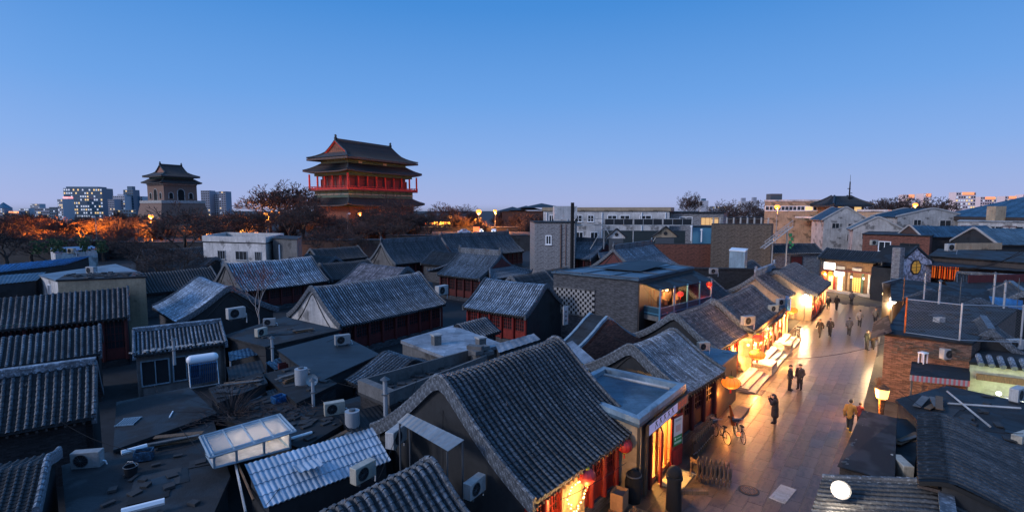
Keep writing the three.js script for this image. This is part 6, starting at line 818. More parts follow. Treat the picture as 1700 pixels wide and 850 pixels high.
shed({ name: 'glazed_lean_to', label: 'sloping glazed lean-to glowing warm at the right end of the lane', cat: 'lean-to', c: [[37.52,4.6,-51.31], [42.17,4.6,-54.96], [46.8,3.2,-58.12], [38.91,3,-52.75]], roof: mat(.25, .18, .17, { map: tarry }), wall: M.brownWood, trim: M.concretePale });
{ const q = [45.36,1.8,-61.51]; tag(obj('lamp_bulb', new THREE.SphereGeometry(.25, 10, 8), E.warm, null, q), 'warm bulb under the sloping lean-to at the lane end', 'lamp'); lamp(q[0], q[1], q[2], [1, .5, .12], 20, 6); }
const RS = flat({ name: 'restaurant', label: 'dark low building with a row of red-lit windows, right of the octagonal window', poly: [[57.56,4.41,-70], [61.84,4.64,-60], [77.92,3.98,-74], [68.83,3.89,-82]].map((p) => [p[0], p[2]]), h: 5.6, wall: M.darkWood, roof: M.tarDark, over: .4, cat: 'restaurant' });
for (let k = 0; k < 5; k++) win(RS, 0, .06 + k * .055, 3.7, .9, 2.2, { frame: M.redDark, lit: E.winRed, bars: 2, f: .12 }); win(RS, 0, .36, 2.2, 1, 2.1, { frame: M.dirtyWhite, lit: M.dirtyWhite, bars: 0 });
tag(obj('sign_board', new B().box(0, 0, 0, 6.2, .8, .15), M.plasterTan, null, [56.74,7.56,-62], .1), 'long pale horizontal board on the roof edge above the red-lit windows', 'board');
tag(obj('red_sheet', new B().box(0, 0, 0, 9, .8, .1), M.redDark, null, [52.13,4.8,-53.47], .12), 'dull red strip of boarding below the long dark roofs, right edge', 'board');
for (const [c, l, r] of [[[[42.17,4.4,-56.44], [43.24,4.6,-51.31], [41.75,4,-44.38], [34.13,3.8,-45.49]], 'dark ridged roof behind the wire fence', M.tarDark], [[[59.41,5.2,-75.06], [70.72,5.2,-68.76], [60.48,4.8,-58.68], [53.44,4.8,-66.42]], 'long dark sheet roof above the red-lit windows', M.tar], [[[45.79,4.4,-53.59], [54.42,4.4,-52.7], [45.63,3.8,-44.02], [40.08,3.8,-45.49]], 'dark roof with blue sheets behind the terrace fence', M.tarDark]]) shed({ name: 'dark_roof', label: l, c, roof: r, waves: 10, cat: 'roof', posts: M.darkGrey });
tag(obj('blue_sheet', sheetGeo([[41.47,4.5,-43.95], [42.39,4.5,-41.89], [39.86,4.2,-39.32], [39.81,4.2,-41.87]], 6, .03), M.blueSheet, null), 'bright blue sheet panel behind the terrace fence, right edge', 'sheet');
{ const p = [38,4.6,-44.63]; const g = house({ x: p[0], z: p[2] + 1, a: 90, L: 5, w: 2.3, hr: 4.7, he: 3.9, label: 'small low gable with blue-lit glazing behind the wire fence', sp: .3, tile: M.tileDark, gable: M.concreteDark }); for (let k = 0; k < 6; k++) obj('glazed_panel', new B().box(0, 0, 0, .06, 1.2, .42), k === 2 ? E.winDim : M.blueSheetDark, g, [-2.52, 2.9, -1.3 + k * .52]); }
// farther right
const pt2 = (...a) => a.map((p) => [p[0], p[2]]);
const E1 = flat({ name: 'red_brick_block', label: 'low red brick block with one white-framed window, right of the lane end', poly: pt2([68.7,7.55,-100], [75.34,7.69,-92], [86.85,7.61,-104], [78.49,7.54,-112]), h: 7.2, wall: M.brickRed, roof: M.tarDark, over: .3 }); win(E1, 0, .35, 5, 2, 2, { f: .14 }); win(E1, 0, .72, 5.2, 3, 1.2, { frame: M.darkWood });
for (const [c, w, hr, he, L, a, m, gm, l] of [[[81.57,8.86,-112], 5, 10.4, 7.6, 9, 62, M.blueRoof, M.concretePale, 'white gable with a blue sheet roof above the red brick block'], [[83.46,10.8,-128], 5.2, 12.6, 9.4, 10, 75, M.blueSheetDark, M.concretePale, 'grey house with a shallow pale gable, left of the blue roofed gable'], [[97.48,11.44,-120], 8, 12.3, 10.4, 10, 84, M.blueSheetDark, M.concretePale, 'wide white gable under the right-hand orange street lamp'], [[83.47,7.99,-95], 3.4, 9, 7, 14, -4, M.blueSheetDark, M.darkWood, 'blue ribbed roof over a dark shed, right'], [[89.15,8.06,-84], 5, 8.9, 6.4, 20, -4, M.blueRoof, M.plasterDark, 'broad blue roof cut by the right edge']])
  house({ x: c[0], z: c[2] - 3, a, L, w, hr, he, label: l, sp: .7, r: .05, tile: [m], pan: m, gable: gm, wall: gm, noVerge: false, vergeMat: M.concretePale, bofeng: .15, cat: 'house', k: .02, gwin: a > 50 ? [[-w * .4, he - 1.4, 1.6, 1.3], [w * .35, he - 1.6, 2.4, 1.5], [w * .3, he - 4.2, 2, 1.6]] : [] });
{ const R = flat({ name: 'courtyard_hotel', label: 'white walled building with a grey hipped roof and dark windows, far right', poly: pt2([90.59,9.81,-104], [104.87,9.3,-96], [132.5,8.63,-120], [109.17,9.39,-124]), h: 9.6, wall: M.plasterWhite, roof: M.concretePale, over: .4 }); for (let k = 0; k < 7; k++) win(R, 0, .1 + k * .125, 7.6, 2.2, 2.4, { frame: k % 3 ? M.dirtyWhite : M.redDark, lit: k % 3 === 0 ? M.dirtyWhite : M.glass, f: .16 }); const W = Math.hypot(R.edge(0, 0, 0).l), hp = new B(), y = 10.4, h = 4.4, q = (x, yy, z) => [x, yy, z]; const rr2 = thing('hipped_roof', 'grey-blue tiled hip roof over the white walled building, far right', 'roof', [R.position.x + 2, 0, R.position.z], .03); const hw = W / 2 + 1.5; hp.quad(q(-hw, y, 12), q(hw, y, 12), q(hw, y + h, 0), q(-hw + 9, y + h, 0)).quad(q(hw, y, -12), q(-hw, y, -12), q(-hw + 9, y + h, 0), q(hw, y + h, 0)); hp.tri(q(-hw, y, -12), q(-hw, y, 12), q(-hw + 9, y + h, 0)); const rf = obj('roof', hp, M.blueSheetDark, rr2); const tr = new B(); for (let k = 0; k < 60; k++) { const x = -hw + k * 2 * hw / 60, t = Math.min(1, (x + hw) / 9); tr.tube([x, y + .05, 12], [x, y + h * t + .05, 12 - 12 * t], .12, .12, 4, false); } tag(obj('tile_rows', tr, M.tileMid[0], rf), null, null, null, 'stuff'); obj('fascia', new B().box(0, y - .4, 11.6, 2 * hw, .9, .5).box(-hw + .3, y - .4, 0, .5, .9, 23), M.darkWood, rr2); obj('chimney', new B().box(-hw - 1, y + .8, 4, 2.2, 3, 2), M.plasterTan, rr2); }
{ const W = flat({ name: 'long_cream_building', label: 'long low cream building with small windows under the gate tower, far right', poly: pt2([83.64,12.4,-170], [100.89,12.38,-165], [110.91,12.42,-180], [91.45,12.43,-185]), h: 14.6, wall: M.plasterTan, roof: M.concretePale, over: .3, parapet: .5, parMat: M.plasterWhite }); for (let k = 0; k < 7; k++) win(W, 0, .08 + k * .13, 12.4, 2.6, 1.6, { frame: M.white, lit: k === 5 ? E.winWarm : M.glass, f: .2 }); obj('roof_box', new B().box(-6, 15.6, -3, 4, 3.6, 3), M.darkGrey, W);
  const T = thing('gate_pavilion', 'dark tiled gate pavilion with glowing windows next to a thin mast', 'pavilion', [102.32,12.56,-160], .05); T.position.y = 0; obj('wall', new B().box(0, 8, 0, 9, 10.6, 8), M.brownWood, T); for (const x of [-2.6, 2.6]) { const f = obj('window', new B().box(0, 0, 0, 2.6, 2.2, .2), M.darkWood, T, [x, 11.9, 4.05]); obj('pane', new B().box(0, 0, .08, 2.2, 1.8, .1), E.winWarm, f); } eaveRoof(T, 'roof', 13.3, 9, 8, 1.6, 5, 1.2, 2.8, M.tileDark[0], M.tileDark[1], .4); obj('terrace', new B().box(0, 9.6, 0, 22, .5, 11), M.plasterWhite, T);
  const mast = thing('mast', 'thin dark mast rising beside the gate pavilion', 'mast', [103.64,12.55,-158]); mast.position.y = 0; obj('pole', new B().tube([0, 0, 0], [0, 20.5, 0], .35, .16, 6), M.black, mast); obj('tip', new B().tube([0, 20.5, 0], [0, 22.6, 0], .06, .04, 5), M.black, mast); obj('bracket', new B().box(.3, 17, 0, 1, .2, .2).box(-.2, 18.4, 0, .9, .2, .2).box(.2, 15.6, 0, 1.2, .3, .3), M.black, mast); }
flat({ name: 'cream_wall_building', label: 'long pale parapet stretching right of the gate pavilion', poly: pt2([100.96,10.77,-150], [106.3,10.31,-145], [115.27,10.18,-156], [108.44,10.69,-160]), h: 11.3, wall: M.plasterTan, roof: M.tarDark, parapet: .6, parMat: M.plasterWhite });
{ const g = thing('dragon_relief', 'green cut-out figure sign on the wall beside the metal stair', 'sign', [42.55,7.24,-78]); for (const [x, y, s] of [[0, .9, .5], [.5, .3, .45], [0, -.2, .5], [.7, -.6, .4], [.1, -1, .35]]) obj('piece', new RoundedBoxGeometry(s * .9, s * 1.0, .15, 2, .07), mat(.01, .16, .07), g, [x * .5, y, 0], 0); }
// ---------- air conditioners ----------
for (const [p, t, l, s] of [
  [[-22.66,3.1,-41.33], .9, 'upright box unit on the gable of the frosty-roofed house', 1.6], [[-18.56,3.15,-38.49], .3, 'small white box unit on the worn grey flat roof, farther of two', 1], [[-17.65,3.15,-35.31], 1.2, 'small white box unit at the near left corner of the worn grey flat roof', 1],
  [[-11.31,3.05,-33.43], .55, 'box unit seen from its open fan side on the dark blue membrane roof', 1.15], [[-7.11,3.4,-51.12], 1.0, 'large grey box unit beyond the red-doored house', 1.7], [[-4.92,3.1,-16.18], 1.0, 'box unit standing at the lower edge of the pale stepped roof', 1], [[-1.25,2.5,-16.32], 1.0, 'box unit on the wall of the foreground gable, bottom centre', 1],
  [[-4.4,3.1,-18.75], 1.25, 'tall box unit below the corrugated canopy, beside a white pipe', 1.15], [[-15.63,2.55,-18.07], .2, 'box unit with a pale bracket beside the bottom left tile roof', 1.1], [[11.6,3.5,-30.36], .3, 'box unit on the ridge side of the pale-ribbed street house', .9], [[17.22,3.6,-36.73], .35, 'big-fanned box unit at the near end of the flat awning', 1.2], [[22.69,3.15,-43.81], .35, 'middle box unit on the flat awning', 1.05], [[24.56,3.3,-46.1], .35, 'farthest box unit on the flat awning', 1.05],
  [[12.88,3.2,-16.19], 1.35, 'narrow white box unit upright on the low dark roof, bottom right', 1], [[26.01,3.15,-29.78], .1, 'box unit against the rough brick wall under the fence', 1.1], [[30.68,3.5,-30.63], .05, 'box unit above the yellow-green lit house, right edge', 1.1], [[61.61,6.2,-71.51], .1, 'box unit at the end of the long pale board, right', 1.8], [[-42.96,5.45,-51.87], -.3, 'box unit on the grey sheet roof of the white walled house', 1.3], [[-57.05,6.33,-66], -.2, 'box unit on the wall of the low white building with plants', 1.2], [[22.01,5,-55.43], .2, 'box unit on the low wall by the metal cabin', 1.1], [[-47.95,5.29,-110].map((v, i) => i === 0 ? v : v), .2, 'box unit on top of the grey stair tower', 1.2],
  [[21.95,3.75,-21.56], .5, 'pale box unit at the right edge on the wide dark tar roof', 1], [[18.44,3.4,-17.79], .4, 'pale box unit cut by the right edge, lower right', 1], [[-8.19,2.6,-22.84], .5, 'white bracketed box unit on the sunken dark roof', 1.05], [[62.46,5.9,-88], .1, 'box unit on the dark roofs before the red brick block', 1.5]]) ac(p, t, l, s);
for (const [a, b, r, m, l, c] of [[[-14.62,2.95,-18.38], [-14.07,2.95,-18.96], .09, M.white, 'white plastic gutter length lying on the dark roof, left', 'pipe'], [[-10.72,2.7,-18.88], [-8.24,2.7,-15.03], .04, M.dirtyWhite, 'thin pale pipe propped before the lit skylight', 'pipe'], [[-10.26,2.7,-18.27], [-8.33,2.7,-15.69], .04, M.brownWood, 'brown pole propped beside the pale pipe at the skylight', 'pole'], [[-8.92,2.8,-19.91], [-8.31,2.8,-20.48], .06, M.white, 'short white bar right of the lit skylight', 'bar'], [[-11.83,2.9,-14.71], [-10.91,2.9,-15.29], .1, M.white, 'white frame edge at the very bottom left', 'frame'], [[-6.06,2.4,-22.84], [-5.89,1.4,-22.51], .08, M.white, 'white downpipe by the box unit under the brick parapet', 'pipe'], [[4.63,3.75,-25.06], [7.31,3.75,-23.06], .07, M.concretePale, 'pale lengthwise coping on the back edge of the blue shop roof', 'coping'], [[-15.18,2.85,-21.9], [-15.47,2.85,-22.58], .03, M.white, 'small white stick lying on the dark sheet roof', 'stick']]) tag(obj('roof_pipe', new B().tube(a, b, r, r, 6), m, null), l, c);
{ const g = thing('white_grate', 'small white slatted grate lying on the dark sheet roof', 'grate', [-16.63,2.86,-21.42], .25); for (let k = 0; k < 7; k++) obj('slat', new B().box(-.3 + k * .1, 0, 0, .05, .03, .8), M.paleBlue, g); obj('frame', new B().box(0, 0, .4, .72, .05, .05).box(0, 0, -.4, .72, .05, .05), M.paleBlue, g); }
// overhead cables
const cable = (a, b, sag, l, r = .012) => { const p = []; for (let i = 0; i <= 14; i++) { const t = i / 14; p.push([a[0] + (b[0] - a[0]) * t, a[1] + (b[1] - a[1]) * t - sag * 4 * t * (1 - t), a[2] + (b[2] - a[2]) * t]); } tag(obj('cable', new B().path(p, r, 4), M.black, null), l, 'cable'); };
cable([-3.94,5,-20.64], [-4.59,2.8,-16.8], .15, 'cable dropping from the terrace to the pale stepped roof'); cable([1.6,2.4,-16.2], [4.27,2.6,-18.33], .1, 'pale-lit cable across the foreground shop windows'); cable([-7.49,3.4,-18.02], [-7.61,2.9,-15.03], .1, 'cable trailing over the pale stepped roof'); cable([-34.14,4,-33.55], [-30.84,4.1,-37.32], .2, 'cable strung along the eave of the tall brown-grey house', .02); cable([46.07,6.56,-60], [52.19,7.6,-52], 1.6, 'sagging cable over the dark roofs on the right', .03); cable([42,6.58,-50], [48.15,8.22,-48], 1, 'second cable over the dark roofs on the right', .03); cable([10.54,6.4,-42.34], [10.4,5.2,-32.49], .4, 'cable from the tea house to the purplish street house', .015);
// ---------- people ----------
person('stand', 'person in a dark jacket standing at the left of a couple in the lane', ST3(12.7, 1.25), .75, cloth(.02, .025, .04), cloth(.015, .017, .025)); person('stand', 'person in a dark coat standing at the right of a couple in the lane', ST3(13.3, 1.75), -1.0, cloth(.03, .03, .035), cloth(.02, .02, .025));
person('phone', 'lone woman in a long dark coat looking down at her hands', ST3(6.2, 1.6), -2.3, cloth(.03, .027, .025), cloth(.02, .02, .022)); person('walk', 'person in an orange jacket walking by the right side of the lane', ST3(7.7, 5.0), 2.4, cloth(.75, .3, .05), cloth(.03, .03, .03), { shoes: M.yellow });
person('walk', 'child-sized person in red beside the person in orange', ST3(9.0, 5.35), 2.4, cloth(.35, .06, .04), cloth(.03, .03, .03), { s: .72 });
[[46.3, -.3, 'walk', 2.6, [.03, .03, .04], 'walker in black at the left of a pair near the white globe lamp'], [46.9, .5, 'walk', 2.4, [.02, .02, .025], 'walker in black at the right of a pair near the white globe lamp'], [44, -.9, 'stand', 1.2, [.45, .1, .05], 'person in reddish clothes by the lit shop front near the pair of walkers'], [30.4, .8, 'walk', -.9, [.04, .03, .03], 'dark figure striding mid-lane below the lit steps'], [31.5, 1.5, 'walk', -.7, [.05, .04, .04], 'second dark figure close behind the striding one mid-lane'], [33, 2.9, 'walk', 2.5, [.1, .1, .12], 'grey figure walking away in the middle of the lane'], [27.8, 4.6, 'stand', 1.6, [.03, .04, .03], 'dark figure standing close to the brick corner, right side of the lane'], [28.6, 5, 'walk', -.8, [.12, .07, .05], 'brownish figure beside the brick corner, right side of the lane'], [38, 3.4, 'walk', 2.5, [.3, .27, .25], 'pale-coated figure far up the middle of the lane'], [40.5, 4.6, 'walk', -.7, [.15, .14, .13], 'figure near the globe lamp on the right side of the lane'], [52, 1.6, 'walk', 2.5, [.2, .17, .15], 'distant figure before the end shops']].forEach(([u, v, p, t, c, l]) => person(p, l, ST3(u, v), t, cloth(...c), cloth(.03, .03, .035)));

// ---------- more low houses on the right, and clutter ----------
for (const [p, a, L, w, l] of [[[55.25,4.6,-56.98], -38, 8, 2.6, 'low dark tiled roof right of the red-lit windows'], [[45.42,5,-45.51], 52, 8, 2.6, 'dark tiled roof cut by the right edge above the blue sheet'], [[30.57,4.6,-32.36], 52, 5, 2, 'small dark tiled roof behind the second panel of the wire fence']])
  house({ x: p[0], z: p[2], a, L, w, hr: p[1], he: p[1] - 1.5, label: l, sp: .28, tl: .45, tile: M.tileDark, gable: M.plasterDark, wall: M.brickDark, ridge: 'band' });
const clut = (name, label, cat, p, t, f) => { const g = thing(name, label, cat, p, t); f(g); return g; };
const tank = (l, p) => clut('water_tank', l, 'tank', p, .3, (g) => { obj('body', new THREE.CylinderGeometry(.32, .32, .8, 14), M.grey, g, [0, .5, 0]); obj('lid', new THREE.CylinderGeometry(.14, .14, .08, 10), M.darkGrey, g, [0, .94, 0]); obj('stand', new B().box(0, .05, 0, .6, .1, .6), M.concrete, g); });
tank('small round water tank on the dark roof right of the lit windows', [-10.95,2.9,-25.88]); tank('small round water tank on the sunken dark roof', [-7.03,2.3,-21.77]);
const flue = (l, p, h = 1.4, r = .08) => clut('flue_pipe', l, 'pipe', p, 0, (g) => { obj('pipe', new B().tube([0, 0, 0], [0, h, 0], r, r, 8), M.grey, g); obj('cowl', new THREE.ConeGeometry(r * 2.2, .16, 10), M.darkGrey, g, [0, h + .1, 0]); obj('strap', new B().box(0, h * .6, 0, r * 2.6, .05, r * 2.6), M.darkGrey, g); });
flue('thin metal flue on the small outbuilding roof edge', [-20.09,2.8,-29.73], 1.5); flue('thin metal flue beside the smooth dark blue roof', [-14.43,2.9,-30.12]);  flue('metal flue at the back of the cluttered roof behind the skylight', [-9.48,2.5,-23.66]); flue('metal flue beside the brick terrace corner', [-5.55,3,-21.74], 1.6, .1); flue('metal flue on the dark roofs behind the wire fence', [33.6,4.6,-39.72], 1.8); flue('tall thin flue behind the wire fence, right of the orange post', [34.16,4.6,-41.89], 2.2, .06); flue('thin flue near the right edge behind the wire fence', [37.86,4.6,-39.72], 2.4, .07); flue('second thin flue near the right edge behind the wire fence', [37.06,4.6,-38], 2, .07);
const boards = (l, p, t, n = 6) => clut('stacked_boards', l, 'boards', p, t, (g) => { for (let k = 0; k < n; k++) obj('board', new B().box(rr(-.1, .1), .03 + k * .04, rr(-.3, .3), rr(1.1, 1.9), .03, rr(.12, .3), rr(-.25, .25)), k % 2 ? M.concrete : M.brownWood, g); });
boards('loose boards on the dark tar roof left of the skylight', [-13.59,2.65,-19.86], .4); boards('loose boards on the dark roof with scattered boards', [-11.66,2.95,-26.68], .9, 8); boards('loose boards by the twig-covered shed', [-14,2.95,-25.74], .2); boards('loose boards on the sunken dark roof below the terrace', [-7.3,2.3,-20.6], 1.2); boards('loose boards on the low flat roof by the upright box unit', [15.07,3.2,-18.69], .3, 4); boards('loose boards on the worn grey flat roof', [-15.18,3.15,-36.74], .5, 4); boards('loose boards on the wide dark tar roof, back part', [17.77,3.75,-21.07], .8, 5);
const crate = (l, p, t, m = M.blueSheetDark) => clut('plastic_crate', l, 'crate', p, t, (g) => { for (const s of [-1, 1]) { obj('side', new B().box(s * .28, .17, 0, .03, .34, .4), m, g); obj('side', new B().box(0, .17, s * .2, .56, .34, .03), m, g); } obj('base', new B().box(0, .02, 0, .56, .03, .4), m, g); });
crate('blue crate on the dark tar roof near the skylight', [-13.88,2.65,-18.51], .4); crate('blue crate on the cluttered roof behind the skylight', [-11.44,2.6,-24.32], 1, M.blueSheet); crate('pale crate on the sunken dark roof', [-5.9,2.3,-21], .2, M.dirtyWhite); crate('dark red crate by the blue awnings', [-14.16,2.2,-30.92], .6, M.redDark); crate('pale crate on the fenced roof terrace', [29.36,4.3,-34.59], .3, M.dirtyWhite);
clut('rusty_bucket', 'black bucket standing on the dark tar roof left of the skylight', 'bucket', [-13.52,2.6,-17.37], 0, (g) => { obj('body', new THREE.CylinderGeometry(.22, .17, .36, 14, 1, true), M.black, g, [0, .18, 0]); obj('rim', new THREE.TorusGeometry(.22, .018, 5, 16).rotateX(Math.PI / 2), M.darkGrey, g, [0, .36, 0]); obj('handle', new B().path([[-.22, .36, 0], [-.1, .52, 0], [.1, .52, 0], [.22, .36, 0]], .008, 4), M.metal, g); });
clut('satellite_dish', 'small satellite dish on the dark roof below the lit windows', 'dish', [-10.15,2.6,-25.39], .8, (g) => { const d = new THREE.SphereGeometry(.4, 14, 6, 0, Math.PI * 2, 0, .9); d.rotateX(-1.9); obj('dish', d, M.dirtyWhite, g, [0, .8, .1]); obj('mast', new B().tube([0, 0, 0], [0, .8, 0], .03, .03, 6), M.metal, g); obj('arm', new B().tube([0, .6, 0], [0, .75, .5], .012, .012, 4), M.metal, g); });
{ const C = (a, b, s, l, r) => cable(a, b, s, l, r); C([-18.62,2.9,-25.88], [-10.58,3.4,-17.11], .4, 'cable from the small outbuilding to the lit skylight'); C([-17.55,3,-31.06], [-12.09,3.2,-34.78], .5, 'cable over the worn grey flat roof'); C([-17.12,4,-18.75], [-11.47,3.5,-18.05], .7, 'cable crossing the dark tar roof, left'); C([-15.78,3.3,-32.06], [-5.86,3.6,-23.08], .6, 'cable across the smooth dark blue roof'); C([-2.62,5.6,-18.87], [-2.4,2.6,-16.97], .05, 'cable hanging down the foreground gable'); C([4.41,4.8,-35.22], [8.29,4.6,-25.53], .5, 'cable over the red-brown brick shed', .015); C([13.05,3.2,-31.02], [23.4,4.4,-30.03], .8, 'overhead cable spanning the lane at the brick house', .012); C([24.85,6.3,-31.62], [28.18,5,-27.66], .8, 'cable above the wire fence', .015); C([16.73,4.2,-21.43], [17.9,4.2,-17.26], .5, 'cable over the wide dark tar roof'); C([31.11,5,-48.54], [27.91,5.5,-36.06], .6, 'cable crossing the far end of the lane', .02); }
{ const H = scene.children.filter((o) => /tile_roofed_house|courtyard/.test(o.name) && /left edge|foreground|bottom/.test(o.userData.label)); for (const g of [MAIN, ...H.filter((o) => !/right/.test(o.userData.label))]) { const rf = g.children.find((c) => c.name === 'roof'); const bb = new THREE.Box3().setFromBufferAttribute(rf.geometry.attributes.position), b = new B(); for (let k = 0; k < 18; k++) { const x = rr(bb.min.x, bb.max.x) * .95, i = Math.floor(rnd() * rf.geometry.attributes.position.count), y = rf.geometry.attributes.position.getY(i), z = rf.geometry.attributes.position.getZ(i); if (y < bb.min.y + .35) continue; for (let j = 0; j < 6; j++) { const a = rnd() * 6.28, l = rr(.05, .15); b.tube([x, y, z], [x + Math.cos(a) * l * .5, y + l, z + Math.sin(a) * l * .5], .006, .003, 3, false); } } tag(obj('dry_weeds', b, M.twigPale, g), null, null, null, 'stuff'); } }
shed({ name: 'sheet_lean_to', label: 'dark ribbed lean-to below the brick parapet terrace', cat: 'lean-to', c: [[-7.75,2.9,-21.98], [-6.2,2.9,-23.25], [-5.34,2.4,-22.5], [-6.96,2.4,-21.13]], waves: 10, roof: M.tarDark, wall: M.plasterDark });
shed({ name: 'sheet_lean_to', label: 'blue-grey sheet lean-to right of the twig-covered shed', cat: 'lean-to', c: [[-12.68,2.7,-25.55], [-11.9,2.7,-26.45], [-10.79,2.3,-25.43], [-11.57,2.3,-24.31]], waves: 7, roof: M.membrane, wall: M.plasterDark });
shed({ name: 'sheet_lean_to', label: 'narrow dark sheet roof between the outbuilding and the shed with lit windows', cat: 'lean-to', c: [[-17.11,2.6,-29.89], [-15.78,2.6,-31.37], [-14.79,2.3,-29.91], [-16.12,2.3,-28.39]], waves: 8, roof: M.tar, wall: M.plasterDark });
house({ x: -21.6, z: -22.6, a: 36, L: 1, w: 1, hr: 2.2, he: 1.6, label: 'little brick stub roof at the end of the stacked tiled roofs', sp: .25, tile: M.tileDark, gable: M.brickDark, wall: M.brickDark, inset: .2 });
// ---------- trees ----------
const GT = 'leafless trees in the dark belt behind the roofs on the left';
for (const [p, top, k, l, wide, g] of [
  [[-69.37,2.86,-108], 333, 2, 'broad leafless tree standing in front of the bell tower', 1.25], [[-92.99,-0.51,-205], 298, 1, 'tallest leafless tree, left of the drum tower', 1.1], [[-77.23,0.41,-190], 322, 0, 'leafless tree before the left corner of the drum tower', 1], [[-44.77,0.41,-190], 322, 2, 'spreading leafless tree before the right half of the drum tower', 1.3], [[-51.87,0.71,-185], 348, 0, 'lower leafless tree before the centre of the drum tower', 1.2], [[-32.87,1.02,-180], 350, 3, 'leafless tree at the right end of the drum tower', 1.1], [[-67.57,0.71,-185], 346, 1, 'leafless tree before the left end of the drum tower podium', 1.3], [[-56.62,1.14,-178], 356, 2, 'leafless tree right of the white lamp post at the drum tower', 1.3], [[-44.18,1.51,-172], 350, 0, 'leafless tree left of the spreading one before the drum tower', 1.3], [[-36.91,1.26,-176], 346, 1, 'leafless tree right of the spreading one before the drum tower', 1.4], [[-29.59,0.9,-182], 352, 2, 'leafless tree just past the right end of the drum tower', 1.3], [[-34.46,2.85,-150], 362, 3, 'nearer low leafless tree below the drum tower, right part', 1.6], [[-44.18,2.85,-150], 366, 0, 'nearer low leafless tree below the drum tower, middle', 1.5], [[-74.11,1.63,-170], 345, 0, 'leafless tree right below the tallest one left of the drum tower', 1.3],
  [[-84.05,0.04,-196], 304, 3, 'tall dense leafless tree between the tallest tree and the drum tower', 1.3], [[-94.72,-0.2,-200], 312, 0, 'leafless tree at the left shoulder of the tallest tree', 1.2], [[-73.8,1.02,-180], 330, 1, 'leafless tree overlapping the left corner of the drum tower balcony', 1.2],
  [[-42.75,2.9,-125], 372, 2, 'leafless tree rising behind the mauve-grey roof', 1.2], [[-35.4,2.55,-120], 388, 3, 'low leafless tree behind the crested halls', 1.3], [[-45.25,2.71,-118], 380, 0, 'low leafless tree right of the grey stair tower', 1.2],
  [[-55.85,3.33,-80], 398, 0, 'dark tangled tree behind the beige stucco building', 1.3], [[-48.88,3.54,-74], 405, 2, 'dark tangled tree nearest the white two-storey block', 1.3], [[-67.63,3.12,-92], 392, 1, 'dark tree behind the plants of the low white building', 1.2],
  [[-144.91,2.85,-150], 352, 0, 0, 1.4, GT], [[-147.03,2.24,-160], 356, 2, 0, 1.4, GT], [[-122.88,3.46,-140], 358, 3, 0, 1.4, GT], [[-141.85,3.46,-140], 356, 1, 0, 1.4, GT], [[-108.51,3.63,-115], 376, 2, 0, 1.5, GT], [[-98.41,3.84,-112], 382, 0, 0, 1.5, GT], [[-104.64,4.35,-105], 380, 3, 0, 1.5, GT], [[-86.1,4.52,-95], 390, 1, 0, 1.5, GT], [[-94.64,3.41,-118], 382, 2, 0, 1.5, GT], [[-99.61,3.3,-130], 372, 0, 0, 1.4, GT], [[-89.29,1.96,-150], 356, 1, 0, 1.3, GT], [[-90.15,1.29,-160], 350, 3, 0, 1.3, GT], [[-89.17,0.62,-170], 346, 0, 0, 1.3, GT], [[-88.05,-0.04,-180], 344, 2, 0, 1.3, GT], [[-65.81,3.26,-120], 378, 2, 0, 1.4, GT], [[-58.33,3.35,-115], 384, 1, 0, 1.4, GT],
  [[-141.52,1.75,-168], 362, 3, 'leafless tree glowing orange from below, left of two', 1.3], [[-137.39,1.51,-172], 360, 1, 'leafless tree glowing orange from below, right of two', 1.2], [[-136.55,0.41,-190], 368, 0, 'leafless tree tinted orange below the bell tower lamp', 1.3],
  [[-35.15,2.26,-260], 334, 1, 'distant leafless tree right of the drum tower eaves', 1.2], [[-26.33,1.51,-280], 338, 2, 'far rounded leafless tree left of the bright orange lamps', 1.2], [[85.64,8.49,-250], 316, 1, 'pair-like thin tall tree above the long white building', .5], [[88.57,8.49,-250], 318, 3, 'thin tall tree right of its twin above the long white building', .55], [[92.93,8.4,-220], 330, 2, 'rounded bare tree left of the two pale rooftop towers', 1.2], [[106.06,8.24,-230], 331, 0, 'rounded bare tree below the two pale rooftop towers', 1.2], [[177.38,8.64,-240], 324, 0, 'rounded bare tree far right before glowing blocks', 1.3], [[176.74,8.78,-230], 322, 2, 'wide bare tree far right behind the orange street lamp', 1.3], [[198.78,8.64,-240], 326, 3, 'bare tree between the glowing far blocks on the right', 1.2], [[175.97,8.49,-250], 328, 1, 'small bare tree right of the gate pavilion mast', 1.2]]) {
  const h = 12 - (top - 348) / 850 * -p[2]; treeKinds[k][1].computeBoundingBox(); tree(k, l || 'leafless tree lost in the dark belt of trees on the left', [p[0], 0, p[2]], h / treeKinds[k][1].boundingBox.max.y, { wide, group: g });
}
{ const p = [-20.39,3,-40.43], [t, w] = treeGeo(77, { depth: 5, trunk: 2.2, r: .075, min: .012, up: .3 }), g = thing('sapling', 'pale leafless sapling with a few rusty leaves before the striped roof', 'tree', [p[0], 2, p[2]]); obj('trunk', t, M.twigPale, g); obj('crown', w, M.leafRust, g); const lb = new B(), pos = w.attributes.position; for (let i = 0; i < 260; i++) { const k = Math.floor(rnd() * pos.count), x = pos.getX(k), y = pos.getY(k), z = pos.getZ(k); if (y < 2.6) continue; const a = rnd() * 6, s = rr(.05, .1); lb.quad([x, y, z], [x + Math.cos(a) * s, y - s * .4, z + Math.sin(a) * s], [x + Math.cos(a) * s * 1.4, y - s, z + Math.sin(a) * s * 1.4], [x + Math.cos(a) * s * .3, y - s * .8, z]); } tag(obj('leaves', lb, M.leafRust, g), null, null, null, 'stuff'); g.scale.set(.78, .92, .78); }
